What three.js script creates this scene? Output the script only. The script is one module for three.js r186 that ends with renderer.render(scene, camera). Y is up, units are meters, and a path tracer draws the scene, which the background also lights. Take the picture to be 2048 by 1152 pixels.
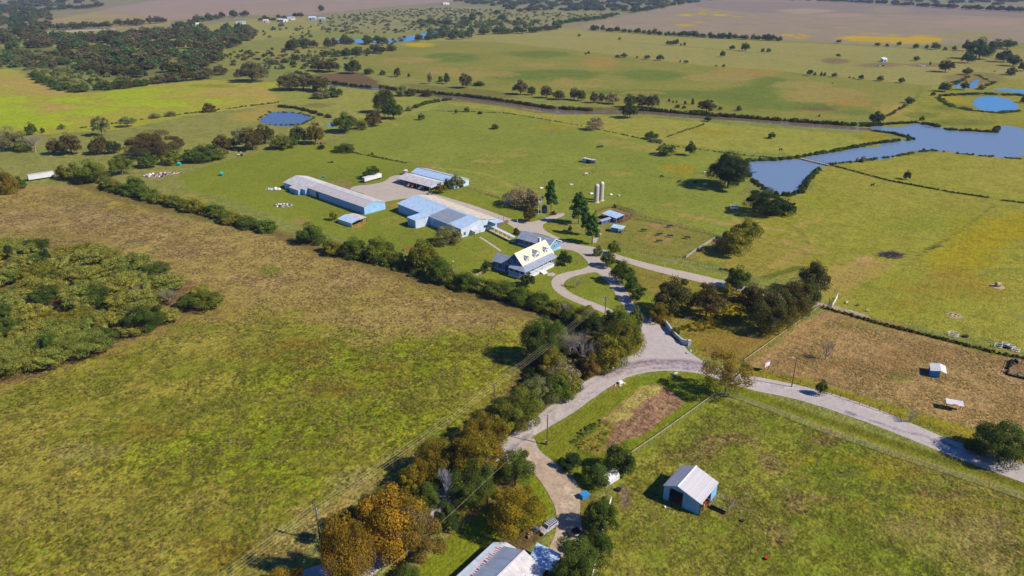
import * as THREE from 'three';
import { mergeGeometries } from 'three/addons/utils/BufferGeometryUtils.js';
import { MarchingCubes } from 'three/addons/objects/MarchingCubes.js';

// ---------------------------------------------------------------- camera, sky, sun, exposure
const FOCAL = 1409, CAM_H = 115, PITCH = Math.atan(626 / FOCAL);          // focal length in pixels of the 2048 x 1152 photograph
const scene = new THREE.Scene();
const camera = new THREE.PerspectiveCamera(2 * Math.atan(576 / FOCAL) * 180 / Math.PI, 16 / 9, 1, 30000);
camera.position.set(0, CAM_H, 0);
camera.rotation.x = -PITCH;
scene.add(camera);

const SUN_EL = 42 * Math.PI / 180, SUN_AZ = 3.5 * Math.PI / 180;
const sunDir = new THREE.Vector3(Math.cos(SUN_EL) * Math.cos(SUN_AZ), Math.sin(SUN_EL), -Math.cos(SUN_EL) * Math.sin(SUN_AZ));
const sun = new THREE.DirectionalLight(new THREE.Color(1.0, 0.905, 0.76), 4.9);
sun.position.copy(sunDir).multiplyScalar(900);
sun.target.position.set(0, 0, -300);
sun.castShadow = true;
sun.shadow.mapSize.set(4096, 4096);
Object.assign(sun.shadow.camera, { left: -700, right: 700, top: 700, bottom: -700, near: 1, far: 2500 });
scene.add(sun, sun.target);

{ // clear blue autumn sky, paler near the horizon
  const w = 256, h = 128, d = new Float32Array(w * h * 4);
  for (let j = 0; j < h; j++) {
    const el = ((j + 0.5) / h - 0.5) * Math.PI, t = Math.max(0, Math.sin(el));
    const k = Math.pow(1 - t, 3.2);
    const r = 0.018 + 0.20 * k, g = 0.10 + 0.31 * k, b = 0.38 + 0.38 * k;
    for (let i = 0; i < w; i++) { const o = (j * w + i) * 4; d[o] = r; d[o + 1] = g; d[o + 2] = b; d[o + 3] = 1; }
  }
  const sky = new THREE.DataTexture(d, w, h, THREE.RGBAFormat, THREE.FloatType);
  sky.mapping = THREE.EquirectangularReflectionMapping;
  sky.magFilter = THREE.LinearFilter; sky.needsUpdate = true;
  scene.background = sky; scene.environment = sky;
  scene.backgroundIntensity = 0.7; scene.environmentIntensity = 0.7;
}
scene.fog = new THREE.FogExp2(new THREE.Color(0.48, 0.58, 0.95), 0.00007);

const renderer = new THREE.WebGLRenderer({ antialias: true });
renderer.toneMapping = THREE.LinearToneMapping;
renderer.toneMappingExposure = 1.2;
renderer.shadowMap.enabled = true;
renderer.setSize(1024, 576);

// ---------------------------------------------------------------- helpers
const CP = Math.cos(PITCH), SP = Math.sin(PITCH);
// the place on the ground (or at a height) that a measured point of the survey photograph shows
function G(px, py, h = 0) {
  const dx = (px - 1024) / FOCAL, dy = -(py - 576) / FOCAL;
  const vy = dy * CP - SP, vz = -CP - dy * SP, t = (h - CAM_H) / vy;
  return [dx * t, vz * t];
}
const depthOf = (x, z) => CAM_H * SP - z * CP;
const scaleAt = py => FOCAL / depthOf(0, G(1024, py)[1]);                 // pixels per metre
const dipAt = py => PITCH + Math.atan((py - 576) / FOCAL);
function rng(seed) { let a = seed >>> 0; return () => { a = (a + 0x6D2B79F5) | 0; let t = Math.imul(a ^ (a >>> 15), 1 | a); t = (t + Math.imul(t ^ (t >>> 7), 61 | t)) ^ t; return ((t ^ (t >>> 14)) >>> 0) / 4294967296; }; }
const lerp = (a, b, t) => a + (b - a) * t, clamp = (v, a = 0, b = 1) => v < a ? a : v > b ? b : v;
const sst = (a, b, v) => { const t = clamp((v - a) / (b - a)); return t * t * (3 - 2 * t); };
const HASH = new Float32Array(65536); { const r = rng(4711); for (let i = 0; i < 65536; i++) HASH[i] = r() * 2 - 1; }
function noise(x, y) {
  const xi = Math.floor(x), yi = Math.floor(y); let fx = x - xi, fy = y - yi;
  fx = fx * fx * (3 - 2 * fx); fy = fy * fy * (3 - 2 * fy);
  const a = (xi & 255), b = ((xi + 1) & 255), c = (yi & 255) << 8, d = ((yi + 1) & 255) << 8;
  const p = HASH[a | c], q = HASH[b | c], r = HASH[a | d], s = HASH[b | d];
  return p + (q - p) * fx + (r - p) * fy + (p - q - r + s) * fx * fy;
}
const used = {};
function numbered(name) { const n = used[name] = (used[name] ?? -1) + 1; return n ? name + '_' + String(n).padStart(3, '0') : name; }
function tag(o, label, category, group, kind) {
  if (label) o.userData.label = label; if (category) o.userData.category = category;
  if (group) o.userData.group = group; if (kind) o.userData.kind = kind; return o;
}
function thing(name, label, category, x, y, z, turn = 0, group) {
  const o = new THREE.Group(); o.name = numbered(name); o.position.set(x, y, z); o.rotation.y = turn;
  scene.add(o); return tag(o, label, category, group);
}
function plain(g) {                                                          // same attributes everywhere, so that pieces can be joined
  let q = g.index ? g.toNonIndexed() : g.clone();
  for (const k of Object.keys(q.attributes)) if (!['position', 'normal', 'uv'].includes(k)) q.deleteAttribute(k);
  if (!q.attributes.normal) q.computeVertexNormals();
  if (!q.attributes.uv) q.setAttribute('uv', new THREE.BufferAttribute(new Float32Array(q.attributes.position.count * 2), 2));
  return q;
}
function mesh(name, geoms, material, parent) {
  const list = Array.isArray(geoms) ? geoms : [geoms];
  const g = list.length === 1 ? list[0] : mergeGeometries(list.map(plain));
  const m = new THREE.Mesh(g, material); m.name = parent ? name : numbered(name); m.castShadow = m.receiveShadow = true;
  (parent || scene).add(m); return m;
}
function setting(name, geoms, material) { const m = mesh(name, geoms, material); m.userData.kind = 'structure'; return m; }
const std = (r, g, b, rough = 0.85, extra = {}) => new THREE.MeshStandardMaterial({ color: new THREE.Color().setRGB(r, g, b), roughness: rough, side: THREE.DoubleSide, ...extra });
function box(w, h, d, x = 0, y = 0, z = 0, ry = 0) { const g = new THREE.BoxGeometry(w, h, d); if (ry) g.rotateY(ry); g.translate(x, y, z); return g; }
function cyl(r0, r1, h, x = 0, y = 0, z = 0, n = 8) { const g = new THREE.CylinderGeometry(r1, r0, h, n); g.translate(x, y + h / 2, z); return g; }
function bar(a, b, r, n = 5, r2 = r) {                                       // round bar from a to b
  const A = new THREE.Vector3(...a), B = new THREE.Vector3(...b), L = A.distanceTo(B);
  const g = new THREE.CylinderGeometry(r2, r, L, n);
  g.translate(0, L / 2, 0);
  g.applyQuaternion(new THREE.Quaternion().setFromUnitVectors(new THREE.Vector3(0, 1, 0), B.clone().sub(A).normalize()));
  g.translate(A.x, A.y, A.z); return g;
}
function slab(p, t) {                                                        // a sheet with corners p (3 or more, one plane) and thickness t below it
  const P = p.map(v => new THREE.Vector3(...v)), n = new THREE.Vector3().subVectors(P[1], P[0]).cross(new THREE.Vector3().subVectors(P[P.length - 1], P[0])).normalize();
  if (n.y < 0) { P.reverse(); n.negate(); }
  const Q = P.map(v => v.clone().addScaledVector(n, -t)), u = new THREE.Vector3().subVectors(P[1], P[0]).normalize(), w = new THREE.Vector3().crossVectors(n, u);
  const pos = [], uv = [], tri = (a, b, c) => { for (const v of [a, b, c]) { pos.push(v.x, v.y, v.z); const d = v.clone().sub(P[0]); uv.push(d.dot(u), d.dot(w)); } };
  for (let i = 1; i < P.length - 1; i++) { tri(P[0], P[i], P[i + 1]); tri(Q[0], Q[i + 1], Q[i]); }
  for (let i = 0; i < P.length; i++) { const j = (i + 1) % P.length; tri(P[i], Q[i], Q[j]); tri(P[i], Q[j], P[j]); }
  const g = new THREE.BufferGeometry();
  g.setAttribute('position', new THREE.Float32BufferAttribute(pos, 3)); g.setAttribute('uv', new THREE.Float32BufferAttribute(uv, 2));
  g.computeVertexNormals(); return g;
}
function solid(profile, len, axis) {                                         // a closed prism: profile [[a, y], ...] drawn out along x or along -z
  const s = new THREE.Shape(profile.map(p => new THREE.Vector2(p[0], p[1])));
  const g = new THREE.ExtrudeGeometry(s, { depth: len, bevelEnabled: false });
  if (axis === 'x') { g.rotateY(Math.PI / 2); }                              // a becomes -z, the length runs along +x
  else g.translate(0, 0, -len);                                              // a is x, the length runs along -z
  return g;
}
// a place to build on: origin at the front left corner, x along the front, -z to the back
function frame(a, b) { const A = G(...a), B = G(...b); return { x: A[0], z: A[1], len: Math.hypot(B[0] - A[0], B[1] - A[1]), turn: -Math.atan2(B[1] - A[1], B[0] - A[0]) }; }
function ordinal(n) {
  const w = ['', 'first', 'second', 'third', 'fourth', 'fifth', 'sixth', 'seventh', 'eighth', 'ninth', 'tenth', 'eleventh', 'twelfth', 'thirteenth', 'fourteenth', 'fifteenth', 'sixteenth', 'seventeenth', 'eighteenth', 'nineteenth', 'twentieth'];
  if (n < w.length) return w[n];
  const t = ['', '', 'twenty', 'thirty', 'forty', 'fifty', 'sixty', 'seventy', 'eighty', 'ninety'][Math.floor(n / 10)];
  return n % 10 ? t + '-' + w[n % 10] : t.slice(0, -1) + 'ieth';
}
function along(pts, closed) {                                                // a measured line with rounded corners, in metres on the ground
  const c = new THREE.CatmullRomCurve3(pts.map(p => { const q = G(...p); return new THREE.Vector3(q[0], 0, q[1]); }), !!closed, 'centripetal');
  return c;
}
// ---------------------------------------------------------------- ground colours: which plants and soil grow where
// each region: kind (p = area, l = line with half width), measured points, two colours (sRGB), soft edge, ragged edge, grain, opacity
const REG = [];
const dry = c => { const t = sst(-22, 8, c[1] - c[0]); return [c[0] * (1 + 0.055 * t), c[1], c[2] * (1 - 0.06 * t)]; };   // late in the season: greens lean to straw
const area = (pts, c0, c1, o = {}) => REG.push({ k: 'p', pts: pts.map(p => G(...p)), c0: dry(c0), c1: dry(c1), soft: 2, rag: 4, grain: 0.16, op: 1, ...o });
const spot = (x, y, rx, ry, c0, c1, o = {}) => { const p = []; for (let i = 0; i < 14; i++) { const a = i / 14 * 2 * Math.PI; p.push([x + rx * Math.cos(a), y + ry * Math.sin(a)]); } area(p, c0, c1, { soft: o.soft ?? 5, rag: o.rag ?? 8, op: 0.75, ...o }); };
const line = (pts, hw, c0, c1, o = {}) => REG.push({ k: 'l', pts: pts.map(p => G(...p)), hw, c0: dry(c0), c1: dry(c1), soft: 0.7, rag: 0.8, grain: 0.12, op: 0.85, ...o });

// far plain
area([[-900, -38], [3000, -38], [3000, 60], [-900, 60]], [112, 118, 84], [134, 128, 98], { soft: 20, rag: 30 });
area([[110, 40], [200, 22], [240, 12], [330, -2], [420, -20], [1100, -20], [900, 3], [780, 13], [650, 26], [640, 30], [505, 30], [360, 40], [250, 45], [110, 34]], [152, 132, 116], [142, 126, 106], { soft: 12, rag: 20 });
area([[95, 40], [200, 22], [330, 40], [350, 50], [230, 58], [100, 52]], [150, 138, 92], [136, 128, 84], { soft: 12, rag: 14 });
area([[400, 10], [620, 2], [720, 6], [560, 13], [440, 16]], [128, 128, 92], [150, 128, 108], { soft: 20, rag: 20, op: 0.7 });
area([[-100, 62], [250, 60], [390, 52], [520, 36], [680, 34], [690, 52], [560, 75], [440, 90], [200, 95], [-100, 90]], [140, 140, 78], [124, 130, 70], { soft: 8, rag: 10 });
area([[640, 32], [800, 20], [1000, 12], [1250, 24], [1130, 50], [860, 62], [760, 65], [640, 60]], [116, 124, 84], [132, 132, 92], { soft: 8, rag: 12, grain: 0.22 });
area([[-100, 95], [130, 95], [220, 105], [420, 100], [440, 150], [250, 165], [100, 140], [-100, 120]], [112, 120, 66], [96, 106, 58], { soft: 6, rag: 10, grain: 0.25 });
area([[440, 105], [600, 92], [760, 75], [830, 70], [720, 110], [600, 120], [510, 135], [440, 140]], [132, 132, 70], [116, 122, 62], { soft: 5, rag: 8 });
// purple-tan field at the far right with yellow flowers
area([[1135, 58], [1200, 42], [1390, 2], [1560, -3], [2300, 30], [2300, 90], [2048, 85], [1800, 92], [1560, 80], [1330, 64], [1190, 56]], [144, 132, 106], [132, 122, 104], { soft: 6, rag: 8 });
area([[1400, 2], [1760, 6], [2300, 34], [2300, 48], [1900, 30], [1500, 26], [1380, 12]], [122, 114, 104], [132, 120, 108], { soft: 14, rag: 20, op: 0.8 });
spot(1610, 22, 55, 5, [160, 138, 112], [165, 142, 112], { soft: 15, rag: 20 });
spot(1690, 30, 45, 4, [165, 132, 118], [158, 128, 110], { soft: 15, rag: 20 });
spot(1960, 45, 90, 7, [160, 130, 114], [150, 128, 108], { soft: 20, rag: 25 });
spot(1780, 20, 40, 8, [138, 134, 100], [132, 126, 100], { soft: 15, rag: 25 });
for (const [x, y, rx, ry] of [[1408, 20, 9, 2.2], [1433, 25, 10, 2], [1405, 27, 10, 4], [1372, 30, 18, 3], [1440, 30, 22, 2.5], [1475, 33, 10, 2.5], [1400, 45, 14, 3], [1370, 50, 20, 3], [1505, 31, 8, 1.5], [1600, 72, 18, 6], [1575, 70, 20, 4], [1720, 76, 50, 5], [1760, 79, 70, 6], [1740, 68, 24, 3], [1850, 78, 40, 8], [1790, 70, 20, 3], [1680, 55, 14, 2], [1815, 84, 60, 4]]) spot(x, y, rx, ry, [188, 158, 12], [165, 140, 40], { soft: 4, rag: 14, op: 0.95 });
spot(1930, 72, 60, 9, [128, 132, 78], [132, 128, 84], { soft: 15, rag: 25 });
// pasture band below the hedge line
area([[820, 80], [1000, 62], [1130, 56], [1200, 62], [1330, 70], [1560, 84], [1800, 96], [2300, 110], [2300, 175], [1980, 160], [1860, 172], [1540, 146], [1330, 125], [1120, 102], [900, 95]], [140, 136, 80], [128, 134, 72], { soft: 4, rag: 8 });
// great middle field
area([[690, 128], [780, 100], [870, 82], [1000, 84], [1180, 104], [1400, 130], [1620, 148], [1860, 172], [1830, 195], [1770, 235], [1660, 242], [1450, 232], [1300, 222], [1150, 205], [1010, 190], [930, 172], [800, 152]], [128, 128, 62], [112, 122, 52], { soft: 4, rag: 6 });
for (const [x, y, rx, ry] of [[1080, 108, 60, 7], [1120, 150, 90, 12], [900, 115, 60, 10], [1300, 150, 70, 10], [1380, 190, 110, 8], [1540, 165, 40, 12], [1500, 190, 60, 20], [1600, 212, 110, 8], [1010, 150, 50, 8], [1250, 185, 90, 6], [1700, 225, 60, 6]]) spot(x, y, rx, ry, [84, 108, 40], [96, 114, 46], { soft: 10, rag: 16, op: 0.8 });
for (const [x, y, rx, ry, c] of [[1200, 125, 38, 11, 0], [1490, 145, 70, 8, 0], [1440, 155, 70, 9, 1], [1130, 162, 25, 8, 1], [1190, 160, 16, 3, 0], [1160, 172, 50, 4, 1], [1280, 186, 40, 4, 1], [1650, 190, 85, 16, 1], [1600, 170, 60, 8, 1], [1700, 205, 40, 9, 0], [960, 148, 70, 6, 1], [880, 142, 40, 8, 1], [820, 120, 60, 6, 1], [1080, 130, 40, 4, 1], [1790, 215, 40, 12, 1], [1830, 225, 40, 8, 1]]) spot(x, y, rx, ry, c ? [146, 130, 72] : [152, 126, 60], c ? [136, 128, 66] : [144, 122, 60], { soft: 6, rag: 12, op: 0.85 });
spot(1640, 218, 42, 4.5, [96, 84, 58], [104, 92, 60], { soft: 6, rag: 10 });
spot(840, 90, 42, 4, [188, 168, 20], [168, 150, 30], { soft: 3, rag: 8, op: 0.95 }); spot(965, 88, 16, 2, [180, 160, 30], [160, 145, 50], { soft: 3, rag: 6 });
spot(1670, 122, 28, 5, [104, 88, 66], [112, 100, 66], { soft: 6, rag: 8 }); spot(1760, 130, 45, 5, [112, 98, 70], [118, 110, 66], { soft: 8, rag: 10 }); spot(1860, 130, 50, 4, [112, 96, 76], [120, 106, 74], { soft: 6, rag: 8 });
area([[1900, 96], [2300, 100], [2300, 150], [1960, 140], [1890, 120]], [140, 132, 78], [128, 128, 68], { soft: 5, rag: 8 });
// lime field at the left and the strip below it
area([[-300, 140], [30, 138], [60, 158], [140, 182], [185, 186], [300, 170], [420, 160], [560, 165], [640, 192], [560, 208], [400, 228], [250, 258], [90, 270], [-300, 300]], [140, 150, 48], [150, 140, 66], { soft: 3, rag: 5 });
for (const [x, y, rx, ry] of [[0, 230, 60, 25], [80, 245, 70, 14], [120, 222, 120, 10], [260, 190, 60, 10], [300, 208, 90, 8], [310, 180, 60, 5], [430, 205, 25, 5], [20, 200, 50, 8], [150, 200, 60, 6]]) spot(x, y, rx, ry, [142, 168, 26], [136, 156, 36], { soft: 6, rag: 16, op: 0.85 });
for (const [x, y, rx, ry] of [[110, 215, 40, 10], [480, 185, 90, 9], [600, 190, 40, 8], [20, 165, 60, 10], [190, 238, 30, 6], [560, 196, 50, 6], [90, 180, 60, 10]]) spot(x, y, rx, ry, [165, 138, 74], [156, 140, 70], { soft: 6, rag: 14, op: 0.8 });
spot(420, 172, 50, 4, [112, 124, 36], [120, 130, 40], { soft: 3, rag: 8 });
area([[-300, 310], [50, 272], [200, 268], [400, 232], [560, 212], [660, 210], [700, 250], [640, 290], [500, 320], [300, 330], [120, 360], [-300, 400]], [118, 128, 66], [128, 130, 70], { soft: 3, rag: 5 });
spot(500, 232, 34, 12, [160, 140, 60], [150, 130, 62], { soft: 4, rag: 6 }); spot(540, 216, 30, 5, [158, 138, 60], [150, 132, 60], { soft: 4, rag: 6 });
area([[540, 175], [700, 172], [760, 182], [900, 200], [850, 222], [780, 240], [700, 245], [640, 215], [560, 205]], [122, 136, 60], [134, 136, 70], { soft: 3, rag: 5 });
spot(640, 210, 30, 4, [96, 100, 50], [104, 108, 54], { soft: 4 });
// creek margin with reeds
area([[600, 146], [640, 160], [760, 168], [870, 188], [980, 198], [1100, 212], [1250, 216], [1340, 222], [1500, 236], [1720, 248], [1700, 254], [1480, 240], [1320, 228], [1180, 228], [1040, 215], [900, 198], [760, 178], [640, 168], [600, 152]], [92, 92, 48], [110, 92, 62], { soft: 2.5, rag: 4, grain: 0.25 });
area([[640, 148], [720, 145], [760, 165], [720, 172], [650, 165]], [112, 88, 66], [98, 84, 56], { soft: 3, rag: 4 });
area([[800, 166], [1000, 182], [1040, 196], [960, 196], [850, 185]], [106, 98, 54], [98, 104, 48], { soft: 3, rag: 5, op: 0.7 });
// middle pasture with the herd
area([[690, 258], [780, 238], [870, 222], [1000, 222], [1120, 248], [1240, 272], [1420, 298], [1500, 314], [1480, 390], [1560, 470], [1440, 470], [1300, 440], [1180, 430], [1010, 405], [930, 370], [840, 335], [700, 296]], [122, 134, 56], [110, 126, 50], { soft: 2, rag: 3 });
area([[880, 205], [1010, 225], [1250, 275], [1420, 296], [1600, 312], [1760, 290], [1700, 268], [1500, 252], [1300, 236], [1100, 224], [960, 206]], [128, 138, 58], [138, 138, 62], { soft: 2, rag: 4 });
for (const [x, y, rx, ry] of [[1005, 310, 50, 4], [1040, 300, 20, 2], [1180, 340, 16, 3], [1240, 345, 20, 4], [1230, 285, 40, 6], [1290, 295, 50, 7], [1340, 300, 40, 8], [975, 322, 30, 4], [1480, 445, 40, 6], [1390, 438, 25, 4], [1330, 410, 30, 3], [1000, 430, 30, 4]]) spot(x, y, rx, ry, [158, 132, 74], [142, 134, 66], { soft: 3, rag: 6, op: 0.7 });
for (const [x, y, rx, ry] of [[1365, 340, 25, 12], [1105, 255, 40, 6], [1440, 265, 25, 5], [1400, 260, 20, 6], [1750, 272, 35, 12], [1340, 335, 20, 8]]) spot(x, y, rx, ry, [142, 128, 26], [132, 128, 40], { soft: 3, rag: 6, op: 0.75 });
spot(745, 323, 40, 8, [100, 96, 54], [110, 106, 56], { soft: 3 }); spot(700, 330, 25, 4, [104, 104, 50], [112, 114, 54], {});
area([[780, 345], [860, 330], [880, 333], [850, 342], [820, 350], [805, 362], [770, 368]], [150, 124, 72], [138, 124, 66], { soft: 2, rag: 3 });
// wet meadow at the right
area([[1770, 240], [1830, 200], [1870, 175], [1900, 165], [2300, 150], [2300, 270], [2048, 262], [1990, 262], [1850, 250]], [120, 128, 46], [132, 130, 56], { soft: 3, rag: 5, grain: 0.2 });
spot(1905, 205, 30, 16, [150, 138, 24], [136, 132, 36], { soft: 3, rag: 5 }); spot(1790, 225, 40, 16, [158, 136, 66], [146, 132, 60], { soft: 5, rag: 8 }); spot(1950, 158, 60, 14, [112, 100, 62], [122, 116, 58], { soft: 5, rag: 8 });
for (const [x, y, rx, ry] of [[1900, 215, 40, 6], [1960, 188, 70, 4], [1840, 230, 30, 6], [1930, 245, 70, 6]]) spot(x, y, rx, ry, [88, 106, 40], [100, 112, 42], { soft: 4, rag: 8 });
area([[1950, 285], [2070, 276], [2300, 300], [2300, 335], [1990, 318]], [150, 118, 84], [140, 116, 80], { soft: 2, rag: 3 });
// east pasture
area([[1500, 395], [1620, 380], [1640, 335], [1760, 320], [1900, 302], [2048, 312], [2400, 330], [2400, 720], [2048, 700], [1660, 612], [1640, 560], [1540, 520], [1480, 440]], [128, 134, 50], [136, 136, 58], { soft: 2, rag: 4 });
for (const [x, y, rx, ry] of [[1970, 470, 90, 38], [1930, 520, 90, 30], [2030, 450, 60, 25]]) spot(x, y, rx, ry, [146, 134, 20], [136, 130, 34], { soft: 7, rag: 10, op: 0.8 });
for (const [x, y, rx, ry] of [[1850, 450, 120, 20], [1750, 560, 70, 25], [1700, 500, 60, 15], [1780, 620, 90, 25], [1650, 400, 60, 20], [1920, 600, 80, 20]]) spot(x, y, rx, ry, [116, 128, 40], [126, 130, 44], { soft: 7, rag: 10, op: 0.6 });
for (const [x, y, rx, ry] of [[1935, 560, 70, 12], [1810, 610, 40, 10], [1900, 540, 60, 10], [1980, 580, 50, 12], [1850, 580, 50, 8]]) spot(x, y, rx, ry, [140, 116, 36], [130, 120, 44], { soft: 4, rag: 8, op: 0.6 });
area([[1650, 540], [1740, 510], [1790, 530], [1760, 548], [1690, 588], [1660, 585], [1640, 560]], [158, 134, 72], [142, 132, 62], { soft: 1.2, rag: 2 });
spot(1730, 522, 14, 10, [170, 140, 96], [160, 134, 84], { soft: 2, rag: 2 });
for (let i = 0; i < 9; i++) line([[1890 + i * 18, 318 + i * 1.5], [1960 + i * 16, 345 + i * 2], [1940 + i * 16, 375 + i * 2]], 1.2, [148, 146, 74], [140, 140, 66], { soft: 1.5, op: 0.4 });
for (let i = 0; i < 6; i++) line([[1640 + i * 60, 480 - i * 8], [1760 + i * 60, 440 - i * 8], [1860 + i * 40, 410 - i * 6]], 1.4, [112, 124, 40], [120, 128, 44], { soft: 2, op: 0.35 });
// tracks and worn ground between drive and pond
area([[1370, 515], [1430, 475], [1520, 470], [1600, 480], [1650, 540], [1560, 560], [1480, 545]], [136, 132, 58], [126, 126, 52], { soft: 2, rag: 4 });
for (const p of [[[1345, 425], [1420, 440], [1480, 452], [1560, 460], [1600, 470], [1625, 488], [1600, 500], [1560, 520]], [[1500, 470], [1560, 480], [1620, 500], [1650, 506]], [[1590, 452], [1640, 438]], [[1655, 505], [1610, 500], [1580, 520], [1540, 535]]]) line(p, 1.7, [165, 138, 82], [150, 132, 74], { soft: 1.6, rag: 2, op: 0.7 });
line([[1575, 445], [1605, 470], [1618, 488]], 1.2, [92, 104, 36], [100, 110, 40]); line([[1590, 505], [1640, 511]], 0.8, [86, 90, 40], [92, 98, 44]); line([[1530, 555], [1600, 535]], 2, [84, 100, 32], [92, 106, 36]);
line([[1310, 330], [1345, 355], [1370, 385], [1360, 420]], 1.2, [142, 144, 70], [136, 138, 64], { soft: 1.5, op: 0.5 });
line([[860, 335], [940, 342], [985, 352], [1020, 372], [1080, 385]], 1.2, [156, 140, 76], [150, 138, 72], { soft: 1.2 });
line([[640, 205], [680, 214], [720, 232], [760, 240], [790, 248], [800, 252]], 2, [172, 150, 98], [160, 142, 90], { soft: 1.5 });
line([[800, 252], [820, 280], [850, 300]], 0.8, [106, 118, 48], [110, 120, 50], { op: 0.5 }); line([[795, 250], [860, 275], [930, 300]], 0.8, [106, 118, 48], [110, 120, 50], { op: 0.5 });
line([[1845, 172], [1885, 140]], 1.5, [160, 146, 96], [150, 140, 88], {}); line([[1190, 448], [1260, 405], [1330, 432]], 1.0, [140, 138, 62], [134, 132, 60], { op: 0.5, soft: 1.5 });
// ranch lawns
area([[420, 330], [560, 292], [690, 290], [790, 320], [840, 335], [930, 372], [1015, 408], [1110, 445], [1215, 490], [1300, 520], [1400, 545], [1500, 575], [1440, 640], [1300, 640], [1200, 640], [1100, 600], [950, 555], [860, 515], [760, 495], [640, 465], [550, 430], [460, 400], [380, 380], [360, 350]], [116, 130, 44], [106, 120, 42], { soft: 1.5, rag: 2.5, grain: 0.12 });
for (const [x, y, rx, ry] of [[600, 440, 20, 6], [790, 440, 30, 10], [975, 505, 30, 8], [920, 395, 40, 5], [1120, 455, 40, 8], [700, 300, 40, 6]]) spot(x, y, rx, ry, [134, 130, 58], [126, 128, 54], { soft: 3, rag: 5, op: 0.6 });
spot(602, 444, 10, 5, [150, 120, 84], [140, 116, 78], { soft: 1.5, rag: 2 }); spot(598, 402, 14, 4, [132, 124, 62], [124, 120, 56], { soft: 2 }); spot(975, 385, 12, 4, [165, 130, 80], [150, 128, 74], { soft: 1.5 });
area([[704, 455], [725, 437], [735, 445], [722, 455]], [170, 132, 70], [158, 124, 66], { soft: 0.8, rag: 1.2 });
area([[770, 412], [800, 402], [850, 392], [830, 402], [800, 415], [778, 422]], [142, 126, 62], [132, 122, 58], { soft: 1.5, rag: 2 });
area([[660, 362], [690, 358], [715, 378], [700, 382]], [134, 122, 70], [128, 120, 66], { soft: 1.5, rag: 2 });
area([[1195, 490], [1230, 440], [1300, 430], [1430, 470], [1420, 490], [1370, 520], [1300, 510]], [120, 122, 56], [112, 116, 52], { soft: 1.5, rag: 3 });
spot(1340, 452, 40, 8, [150, 122, 80], [136, 118, 72], { soft: 3, rag: 5 }); spot(1310, 478, 30, 6, [158, 122, 74], [142, 118, 70], { soft: 3, rag: 5 });
area([[1193, 438], [1215, 420], [1240, 418], [1270, 432], [1245, 446], [1205, 448]], [118, 94, 68], [132, 104, 70], { soft: 0.8, rag: 1.5 });
area([[1215, 520], [1290, 535], [1400, 560], [1440, 580], [1300, 590], [1260, 560]], [116, 112, 46], [122, 118, 50], { soft: 1.5, rag: 2 });
line([[1205, 535], [1225, 555], [1250, 580], [1275, 610]], 2.4, [150, 122, 70], [120, 116, 52], { soft: 1.5, rag: 2, op: 0.7 });
// by the gate: weedy yellow ground
area([[1300, 640], [1440, 585], [1500, 578], [1640, 605], [1500, 730], [1400, 710], [1380, 690], [1340, 655]], [128, 116, 40], [118, 112, 40], { soft: 1.5, rag: 3, grain: 0.2 });
area([[1450, 590], [1520, 580], [1500, 640], [1400, 665], [1380, 650]], [142, 128, 22], [124, 120, 30], { soft: 2, rag: 4, grain: 0.25 });
area([[1380, 660], [1480, 670], [1560, 660], [1500, 725], [1420, 715]], [134, 110, 50], [122, 112, 46], { soft: 2, rag: 4 });
// brown paddock
area([[1645, 616], [1800, 650], [1960, 700], [2048, 716], [2400, 800], [2400, 1010], [2048, 895], [1800, 815], [1620, 765], [1490, 732]], [154, 128, 82], [138, 112, 72], { soft: 1, rag: 2, grain: 0.2 });
spot(1800, 752, 22, 12, [108, 116, 50], [118, 114, 52], { soft: 1.5, rag: 2 }); spot(1720, 650, 60, 10, [122, 116, 56], [132, 118, 62], { soft: 3, rag: 5, op: 0.7 }); spot(1960, 700, 40, 14, [118, 116, 50], [126, 116, 56], { soft: 2, rag: 4, op: 0.7 });
for (const [x, y, rx, ry] of [[1680, 690, 60, 18], [1800, 680, 70, 10], [1950, 770, 60, 16], [2000, 830, 40, 10], [1840, 800, 60, 12]]) spot(x, y, rx, ry, [158, 130, 80], [150, 122, 76], { soft: 3, rag: 6, op: 0.6 });
for (const [x, y, rx, ry] of [[1600, 720, 50, 20], [1850, 705, 80, 14], [1750, 735, 70, 18], [2020, 720, 40, 10]]) spot(x, y, rx, ry, [134, 104, 64], [144, 110, 66], { soft: 3, rag: 6, op: 0.6 });
area([[2022, 722], [2120, 745], [2120, 765], [2015, 745]], [124, 96, 70], [132, 104, 74], { soft: 0.8, rag: 1 });
area([[1990, 738], [2010, 735], [2015, 752], [2100, 800], [2080, 815], [2030, 775], [2000, 755]], [170, 138, 100], [158, 126, 86], { soft: 1, rag: 1.5 });
for (let i = 0; i < 7; i++) line([[1520 + i * 10, 724 - i * 9], [1590 + i * 12, 745 - i * 8], [1700 + i * 12, 778 - i * 5]], 0.6, [120, 92, 54], [126, 98, 58], { soft: 1, op: 0.5 });
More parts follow.
